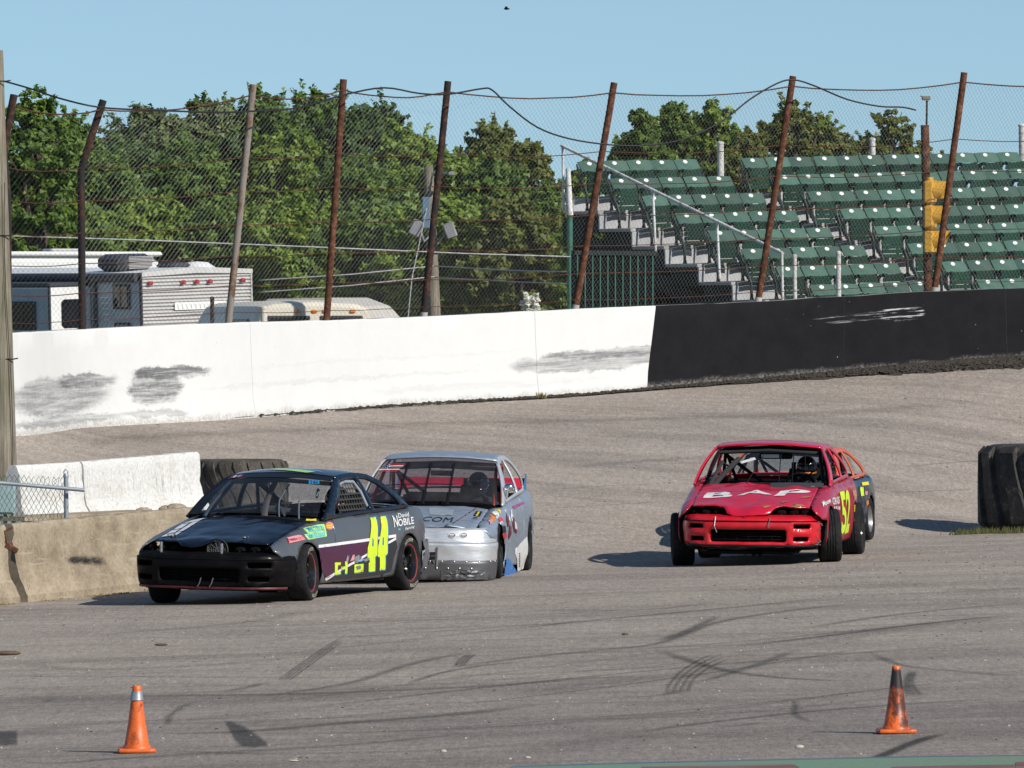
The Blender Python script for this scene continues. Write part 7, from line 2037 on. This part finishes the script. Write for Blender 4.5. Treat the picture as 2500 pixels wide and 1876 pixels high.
# ================================================================== 4. the navy and orange car half hidden behind the red one
M_nv = paint('navy_paint', (.012, .022, .045), .25, .5, .2); M_or = paint('orange_paint', (.60, .10, .025), .3, .4, .15)
c4 = Car('race_car', 'navy race car with orange roof half hidden behind the red car', (3.28, 101.2), 13.0, roll=-1.5, seed=8, dent=.008, scale=.89)
c4.shell({'side': M_nv, 'side_r': M_nv, 'hood': M_nv, 'roof': M_or, 'pillar': M_or, 'deck': M_nv}, windshield=M_glass)
c4.integra_nose(M_nv, M_black); c4.cage(M_black); c4.seat_wheel(M_black)
for (x, sg, st) in ((1.275, 1, 5), (1.275, -1, 5), (-1.275, 1, 0), (-1.275, -1, 0)): c4.wheel(x, sg, M_steel, st, None, False, 'steel')
for pts, mt in (([(2104,1178),(2120,1176),(2122,1184),(2106,1186)], K_ybr), ([(2100,1190),(2108,1189),(2110,1210),(2103,1212)], K_yel), ([(2112,1200),(2118,1199),(2119,1208),(2113,1209)], K_pink), ([(2085,1165),(2096,1163),(2098,1168),(2087,1170)], K_white), ([(2115,1224),(2121,1222),(2121,1232),(2116,1234)], K_orange)): mark(c4, 'sticker', pts, mt, off=.006)
c4.finish()
driver(c4, 'driver in dark suit and black helmet inside the navy car', M_suit, (M_hblack, M_horange, M_visor))
# ================================================================== MARKS AND LOOSE THINGS ON THE TRACK
def skid_mat(name, colr, k, thr=.42, along=(.5, 9, 1), soft=.30):
    g = NT(name); uvn = g.n.new('ShaderNodeUVMap'); uvn.uv_map = 'UVMap'; uv = uvn.outputs[0]; s = g.sep(uv)
    e = g.math('MULTIPLY', g.band(s[0], .10, .90, .10), g.band(s[1], soft, 1-soft, soft))
    n = g.noise(g.mapping(uv, along), 3.0, 6, .8)
    n2 = g.noise(g.co(), 30, 4, .8)
    al = g.math('MULTIPLY', g.math('MULTIPLY', e, g.ramp(n, [(thr-.14, 0), (thr+.16, 1)])), g.math('MULTIPLY', g.ramp(n2, [(.3, .45), (.6, 1)]), k))
    g.base(colr); g.set(rough=.8, spec=.25)
    tr = g.n.new('ShaderNodeBsdfTransparent'); mx = g.n.new('ShaderNodeMixShader'); g.L(al, mx.inputs[0]); g.L(tr.outputs[0], mx.inputs[1]); g.L(g.b.outputs[0], mx.inputs[2]); g.L(mx.outputs[0], g.out.inputs[0])
    return g.m
SK = [skid_mat('skid_dark', (.03, .028, .029), .62), skid_mat('skid_mid', (.032, .030, .031), .68), skid_mat('skid_faint', (.04, .037, .037), .55, .40), skid_mat('stain', (.035, .036, .038), .62, .30, (2, 2, 1), .25), skid_mat('broad_wear', (.045, .042, .041), .62, .40, (1.0, 9, 1), .45), skid_mat('pale_scratch', (.48, .45, .40), .5, .5)]
_lift = [0]
def strip_ground(name, pts, wpx, mat, n=10):
    """mark along photograph pixels lying on the track; wpx: half height in pixels"""
    _lift[0] += 1; dz = .004 + .0004*(_lift[0] % 10)
    px = [p[0] for p in pts]; L = [0]
    for a, b in zip(pts, pts[1:]): L.append(L[-1] + math.hypot(b[0]-a[0], (b[1]-a[1])*3))
    fx_, fy_ = pchip(L, [p[0] for p in pts]), pchip(L, [p[1] for p in pts])
    N = max(8, n*len(pts)); m = MB(); uvs = []; NV = 4
    ws = wpx if isinstance(wpx, (list, tuple)) else (wpx, wpx)
    for i in range(N+1):
        t = i/N; a = ground_hit(fx_(L[-1]*t), fy_(L[-1]*t)); b = ground_hit(fx_(min(L[-1], L[-1]*t+3)), fy_(min(L[-1], L[-1]*t+3))) if t < .97 else None
        if b is not None and (b-a).length > 1e-4: d = (b-a); d.z = 0; d.normalize(); last = d
        d = last; nn = Vector((-d.y, d.x, 0)); w = ws[0] + (ws[1]-ws[0])*t
        for k in range(NV+1):
            q = a + nn*w*(2*k/NV - 1); m.v.append((q.x, q.y, ground_z(q.x, q.y) + dz)); uvs.append((t, k/NV))
    for i in range(N):
        for k in range(NV): c = i*(NV+1)+k; m.f.append((c, c+NV+1, c+NV+2, c+1)); m.m.append(0)
    o = m.build(name, mat, track, uvs=uvs)
    o.data.flip_normals() if o.data.polygons[0].normal.z < 0 else None
    return o
Z8 = lambda x, y: (x/1.7696, 1450 + y/1.7696)          # enlarged crop, left foreground
Z1 = lambda x, y: (1250 + x/1.7696, 1350 + y/1.7696)    # enlarged crop, right foreground
for off in (0, 9, 18, 27):      # tyre lines, half width in metres
    strip_ground('skid_mark', [Z8(1490+off*.2,180+off*.6), Z8(1400+off*.6,235+off*.7), Z8(1290+off,310+off*.6), Z8(1180+off*1.3,390+off*.5)], .022, SK[0])
    strip_ground('skid_mark', [Z1(900+off*2,425+off), Z1(790+off*2,475+off), Z1(705+off*2.6,540+off*.8), Z1(672+off*3.2,600+off*.4), Z1(680+off*3.1,625)], .032, SK[0])
    strip_ground('skid_mark', [Z1(1900-off*2,775+off*.2), Z1(1760-off*1.5,820), Z1(1630-off*1.5,875), Z1(1500-off*2,925)], .05, SK[0])
for off in (0, 14, 30): strip_ground('skid_mark', [Z1(1725+off*.8,505), Z1(1700+off,560), Z1(1705+off*1.6,600), Z1(1730+off*1.8,628)], .035, SK[1])
for off in (0, 16, 34): strip_ground('skid_mark', [Z8(2060-off,258), Z8(2020-off,290), Z8(2000-off,318)], .03, SK[1])
for pts, w, mi in (([Z1(-400,520), Z1(0,462), Z1(350,425), Z1(600,400), Z1(900,300), Z1(1300,240), Z1(1700,205)], .10, 1), ([Z1(620,385), Z1(700,360), Z1(840,300), Z1(900,270)], .10, 1),
                   ([Z1(600,410), Z1(760,465), Z1(950,515), Z1(1150,540), Z1(1500,560)], .10, 1), ([Z1(1000,395), Z1(1300,375), Z1(1600,335), Z1(1900,300), Z1(2230,265)], .45, 4), ([Z1(900,415), Z1(1300,368), Z1(1700,318), Z1(2230,262)], .10, 1), ([Z1(0,335), Z1(300,300), Z1(700,285), Z1(1100,262)], .10, 2),
                   ([Z1(1520,420), Z1(1700,490), Z1(2000,520), Z1(2240,540)], .07, 2), ([Z1(780,570), Z1(950,520), Z1(1090,475), Z1(1250,410)], .09, 2), ([Z1(1225,640), Z1(1222,690), Z1(1260,720), Z1(1320,735)], .05, 1), ([Z1(400,630), Z1(620,620), Z1(760,590)], .08, 2), ([Z1(870,755), Z1(1000,748), Z1(1080,735)], .07, 2), ([Z1(0,620), Z1(400,560), Z1(800,520), Z1(1100,470)], .5, 4), ([Z1(0,880), Z1(600,790), Z1(1200,790)], .5, 4),
                   ([Z1(1900,150), Z1(2000,165), Z1(2240,150)], .3, 4), ([Z1(1250,330), Z1(1650,270), Z1(2240,215)], .12, 2), ([Z1(100,250), Z1(500,250), Z1(900,215)], .1, 2),
                   ([Z8(-60,470), Z8(300,455), Z8(800,470), Z8(1250,450), Z8(1600,400)], .9, 4), ([Z8(-60,700), Z8(200,735), Z8(500,715), Z8(900,690), Z8(1500,655), Z8(2100,600)], .10, 1), ([Z8(200,720), Z8(700,708), Z8(1100,685), Z8(1450,665)], .06, 0),
                   ([Z8(600,610), Z8(1000,600), Z8(1500,560), Z8(2000,520), Z8(2400,470)], .22, 1), ([Z8(1100,450), Z8(1500,390), Z8(1800,300), Z8(2100,240)], .10, 2), ([Z8(1760,390), Z8(1900,345), Z8(2100,310), Z8(2300,290)], .07, 1), ([Z8(-40,640), Z8(400,560), Z8(900,540), Z8(1300,500)], .4, 4), ([Z8(300,185), Z8(800,150), Z8(1100,120), Z8(1400,60)], .22, 4),
                   ([Z8(950,425), Z8(1050,410), Z8(1150,385)], .08, 2), ([Z8(725,575), Z8(730,540), Z8(780,495), Z8(850,465)], .05, 2), ([Z8(1690,607), Z8(1850,604), Z8(2090,606)], .035, 0), ([Z8(0,355), Z8(500,360), Z8(900,358)], .07, 2), ([Z8(0,300), Z8(400,330), Z8(900,310), Z8(1300,270)], .25, 4),
                   # tyre streaks on the banked lanes
                   ([(1300,1200), (1480,1188), (1650,1180)], .022, 0), ([(1290,1320), (1500,1308), (1650,1312)], .022, 0), ([(1240,1268), (1480,1262)], .022, 0), ([(1330,1146), (1700,1118), (2100,1100)], .2, 4), ([(700,1040), (1300,1030), (2000,1010), (2480,975)], .35, 4), ([(1320,1350), (1480,1345)], .022, 0), ([(1600,1135), (1900,1120)], .022, 0), ([(2160,1205), (2390,1195)], .022, 0), ([(2150,1265), (2390,1262)], .022, 0), ([(60,1090), (500,1060), (1100,1040)], .3, 4), ([(1300,1245), (1640,1225)], .022, 0), ([(2200,1140), (2480,1120)], .022, 0), ([(1460,990),(1700,1010),(1900,1008)], .02, 1)):
    strip_ground('skid_mark', pts, w, SK[mi])
ra = random.Random(31)
for k in range(13):      # sweeping arcs left by cars turning in
    x0 = ra.uniform(500, 1500); y0 = ra.uniform(1560, 1800); x1 = ra.uniform(2100, 2620); y1 = y0 - (x1-x0)*ra.uniform(.07, .14); sag = ra.uniform(10, 34)
    strip_ground('skid_mark', [(x0+(x1-x0)*t, y0+(y1-y0)*t + sag*math.sin(math.pi*t)*(1 if k % 3 else -1)) for t in (0, .25, .5, .75, 1)], ra.choice((.05, .08, .12)), SK[2 if k % 2 else 4])
for k in range(9):
    x0 = ra.uniform(-60, 500); y0 = ra.uniform(1500, 1840); x1 = x0 + ra.uniform(700, 1500); y1 = y0 - ra.uniform(20, 90)
    strip_ground('skid_mark', [(x0+(x1-x0)*t, y0+(y1-y0)*t + 16*math.sin(math.pi*t)) for t in (0, .3, .6, 1)], ra.choice((.05, .09, .2)), SK[2 if k % 2 else 4])
for pts, w in (([Z8(1600,445), Z8(1610,470), Z8(1700,500), Z8(1850,515)], .02), ([Z1(2060,60), Z1(2110,100), Z1(2100,190), Z1(2150,290)], .05), ([Z1(2180,110), Z1(2200,180), Z1(2190,240)], .04), ([Z1(2060,140), Z1(2090,160)], .04)): strip_ground('scratch', pts, w, SK[5])
# oil stain and rubber patch
def pdist(p, a, b):
    ax, ay = b[0]-a[0], b[1]-a[1]; t = max(0, min(1, ((p[0]-a[0])*ax + (p[1]-a[1])*ay)/(ax*ax+ay*ay+1e-9))); return math.hypot(p[0]-a[0]-ax*t, p[1]-a[1]-ay*t)
def stain(name, pts, mat, label=None):
    _lift[0] += 1; m = MB(); V, T = panel2d(pts, (), 4.0); uvs = []
    c = np.mean(np.array(pts), 0); r = max(math.hypot(p[0]-c[0], p[1]-c[1]) for p in pts)
    vs = []
    for p in V:
        q = ground_hit(p[0], p[1]); vs.append((q.x, q.y, ground_z(q.x, q.y)+.0045+.0004*(_lift[0] % 7))); d = min(pdist(p, pts[k], pts[(k+1) % len(pts)]) for k in range(len(pts))); uvs.append((.5, .5*min(1, d/9.0)))
    m.add(vs, [tuple(reversed(t)) for t in T]); o = m.build(name, mat, track, uvs=uvs)
    if o.data.polygons[0].normal.z < 0: o.data.flip_normals()
    return o
stain('oil_stain', [Z8(958,548), Z8(1000,546), Z8(1060,570), Z8(1110,600), Z8(1160,640), Z8(1168,664), Z8(1100,674), Z8(1040,668), Z8(1005,630), Z8(985,590)], SK[3])
stain('rubber_patch', [Z8(-60,590), Z8(83,586), Z8(84,662), Z8(-60,668)], SK[3])
# painted edge at the bottom right
def ground_paint(name, pts, mat, dz):
    m = MB(); V, T = panel2d(pts, (), 14.0)
    m.add([tuple(ground_hit(p[0], p[1]) + Vector((0, 0, dz))) for p in V], [tuple(reversed(t)) for t in T]); o = m.build(name, mat, track)
    if o.data.polygons[0].normal.z < 0: o.data.flip_normals()
def worn_paint(name, c):
    g = NT(name); v = g.co(); n = g.noise(g.mapping(v, (.5, 1.6, 1)), 2.4, 6, .8); f = g.noise(v, 40, 4, .8)
    cc = g.mix(g.ramp(n, [(.34, .05), (.64, .8)]), c, (.23, .21, .19)); cc = g.mix(1.0, cc, g.ramp(f, [(.3, .75), (.7, 1.15)]), 'MULTIPLY'); g.base(cc); g.set(rough=.8, spec=.2); return g.m
ground_paint('painted_edge', [Z1(0,931), Z1(400,918), Z1(1000,903), Z1(1800,886), Z1(2240,882), Z1(2240,1010), Z1(0,1010)], worn_paint('worn_green_paint', (.13, .30, .17)), .0085)
ground_paint('painted_edge', [Z1(0,928), Z1(400,915), Z1(1000,900), Z1(1800,883), Z1(2240,879), Z1(2240,883), Z1(1800,888), Z1(1000,905), Z1(400,920), Z1(0,933)], worn_paint('worn_blue_paint', (.05, .12, .25)), .0095)
ground_paint('painted_edge', [Z1(560,931), Z1(900,926), Z1(1210,920), Z1(1240,931), Z1(1240,1000), Z1(560,1000)], worn_paint('worn_maroon_paint', (.17, .035, .04)), .0105)
ground_paint('painted_edge', [Z1(1640,931), Z1(1900,925), Z1(2170,922), Z1(2170,1000), Z1(1640,1000)], worn_paint('worn_maroon_paint', (.17, .035, .04)), .0105)
ground_paint('painted_edge', [Z1(2175,912), Z1(2250,908), Z1(2250,1000), Z1(2175,1000)], worn_paint('worn_maroon_paint', (.17, .035, .04)), .0112)
# ---- cones
def cone_mat(name, dark, seed):
    g = NT(name); v = g.co(); s = g.sep(v)
    n = g.noise(g.mapping(v, (6, 6, 3.5), (seed, 0, 0)), 1.6, 6, .75); f = g.noise(v, 60, 4, .7)
    c = g.mix(1.0, (.72, .135, .022), g.ramp(f, [(.3, .8), (.7, 1.1)]), 'MULTIPLY')
    thr = .56 if dark == 0 else .50
    m_ = g.ramp(n, [(thr-.05, 0), (thr+.05, 1)])
    left = g.math('MULTIPLY', m_, g.band(s[2], .03, .36 if not dark else .30, .04))
    c = g.mix(g.math('MULTIPLY', left, .9 if dark else .75), c, (.030, .016, .012) if dark else (.14, .035, .014))
    if dark: c = g.mix(g.band(g.math('ADD', s[2], g.math('MULTIPLY', g.math('SUBTRACT', n, .5), .10)), .305, .432, .015), c, (.030, .020, .018))
    g.base(c); g.set(rough=.45, spec=.45); g.bump(f, .1, .004); return g.m
M_silverband = plain('silver_reflective_band', (.30, .32, .34), .5, metal=.4, var=.4, scale=20)
def cone(label, px, py, D, mat, band):
    q = P(px, py, D); q.z = ground_z(q.x, D)
    root = tag(empty('traffic_cone', tuple(q)), label, 'traffic cone', 'traffic cones on the track')
    m = MB(); r = .135; pts = [(r*math.cos(a)*(1.0 if i % 2 == 0 else .985), r*math.sin(a)) for i, a in enumerate(np.linspace(0, 2*math.pi, 33)[:-1])]
    sq = [(max(-.128, min(.128, a*1.25)), max(-.128, min(.128, b*1.25))) for a, b in pts]
    rings = [(1.0, .006), (1.02, .012), (1.02, .020), (.97, .030)]
    vs = [(a*k, b*k, z) for k, z in rings for a, b in sq]; n = len(sq); fs = []
    for i in range(3):
        for k in range(n): fs.append((i*n+k, i*n+(k+1) % n, (i+1)*n+(k+1) % n, (i+1)*n+k))
    fs.append(tuple(range(3*n, 4*n))); fs.append(tuple(reversed(range(n)))); m.add(vs, fs)
    for a in (-.10, .0, .10):
        for b in (-.10, .10): m.box((a-.012, b-.012, 0), (a+.012, b+.012, .008))
    m.build('base', mat, root, smooth_=35)
    m = MB(); m.lathe([(.098, .028), (.094, .045), (.084, .052), (.060, .20), (.0305, .425), (.0285, .45), (.022, .455), (.018, .44)], 32, 'z'); body = m.build('body', mat, root, smooth_=50)
    if band:
        m = MB(); m.lathe([(.0470, .355), (.0465, .3555), (.0365, .4155), (.036, .415)], 32, 'z'); m.build('reflective_band', M_silverband, body, smooth_=50)
    root.rotation_euler = (0, 0, .06)
    return root
cone('orange traffic cone with a silver band near its tip', 334, 1842, 58.2, cone_mat('scuffed_cone_orange', 0, 2.0), True)
cone('orange traffic cone with a blackened top and burnt black side', 2188, 1798, 58.0, cone_mat('burnt_cone_orange', 1, 5.0), False)
# ---- loose stones, rubber crumbs and clods
M_stone = plain('pale_stones', (.44, .39, .32), .9, var=.35, scale=3); M_crumb = plain('dark_crumbs', (.030, .026, .022), .9, var=.4, scale=3)
rr = random.Random(21)
ms, mc = MB(), MB()
for i in range(1300):
    px = rr.uniform(-20, 2520); py = 1420 + 440*rr.random()**1.3; q = ground_hit(px, py)
    if rr.random() < .55: crumb(ms, (q.x, q.y, ground_z(q.x, q.y)), .003 + .009*rr.random()**3, rr, .8)
    else: crumb(mc, (q.x, q.y, ground_z(q.x, q.y)), .003 + .011*rr.random()**3, rr, .5)
for i in range(420):
    px = rr.uniform(100, 2520); py = rr.uniform(940, 1420); q = ground_hit(px, py)
    crumb(mc if rr.random() < .7 else ms, (q.x, q.y, ground_z(q.x, q.y)), .004 + .014*rr.random()**3, rr, .5)
for i in range(420):
    px = rr.uniform(1800, 2520); py = rr.uniform(1320, 1470); q = ground_hit(px, py); crumb(mc if rr.random() < .6 else ms, (q.x, q.y, ground_z(q.x, q.y)), .004 + .009*rr.random()**2, rr, .6)
tag(ms.build('pale_pebbles', M_stone), 'pale pebbles scattered over the track', 'pebbles', kind='stuff'); tag(mc.build('rubber_crumbs', M_crumb), 'dark rubber crumbs scattered over the track', 'crumbs', kind='stuff')
def lump(name, label, px, py, r, mat, cat, sc=(1.3, 1, .6), group=None):
    m = MB(); m.sphere((0, 0, r*.35), r, 8, 6, sc); m.v = [(a*(1+.3*nz(a*40+px, b*40, c*40)), b, max(-.002, c*(1+.3*nz(b*40, c*40+px)))) for a, b, c in m.v]
    o = m.build(name, mat, smooth_=35); q = ground_hit(px, py); o.location = (q.x, q.y, ground_z(q.x, q.y)); return tag(o, label, cat, group)
lump('stone', 'cream stone on the track left of the burnt cone', 1952, 1827, .022, M_stone, 'stone'); lump('stone', 'white stone on the asphalt below the oil stain', 1083, 1837, .018, M_stone, 'stone')
lump('stone', 'flat pale stone beside the white stone below the oil stain', 718, 1860, .02, M_stone, 'stone', (1.6, 1, .4)); lump('stone', 'tan stone near the painted edge', 1288, 1852, .017, M_stone, 'stone')
M_clod = plain('brown_clod', (.11, .075, .045), .95, var=.4, scale=5)
lump('dirt_clod', 'brown dirt clod on the asphalt before the bare barriers', 20, 1600, .05, M_clod, 'clod', (2.2, 1, .4)); lump('dirt_clod', 'small brown clod before the black car', 393, 1577, .03, M_clod, 'clod', (2, 1, .4)); lump('dirt_clod', 'dark clod on the open asphalt below the red car', 1526, 1551, .022, M_clod, 'clod')
# ---- a bird far off
bd = tag(empty('bird', tuple(P(1237, 22, 260))), 'tiny dark bird flying high in the clear sky', 'bird'); m = MB(); m.sphere((0,0,0), .035, 8, 6, (2.6, 1, .9)); m.build('body', M_black, bd, smooth_=60)
for sg in (-1, 1):
    m = MB(); m.add([(.03,sg*.02,.01),(-.05,sg*.02,.01),(-.06,sg*.14,.06),(.02,sg*.15,.07),(-.05,sg*.24,.04)], [(0,1,2,3),(3,2,4)]); o = m.build('wing', M_black, bd); md = o.modifiers.new('t','SOLIDIFY'); md.thickness = .008
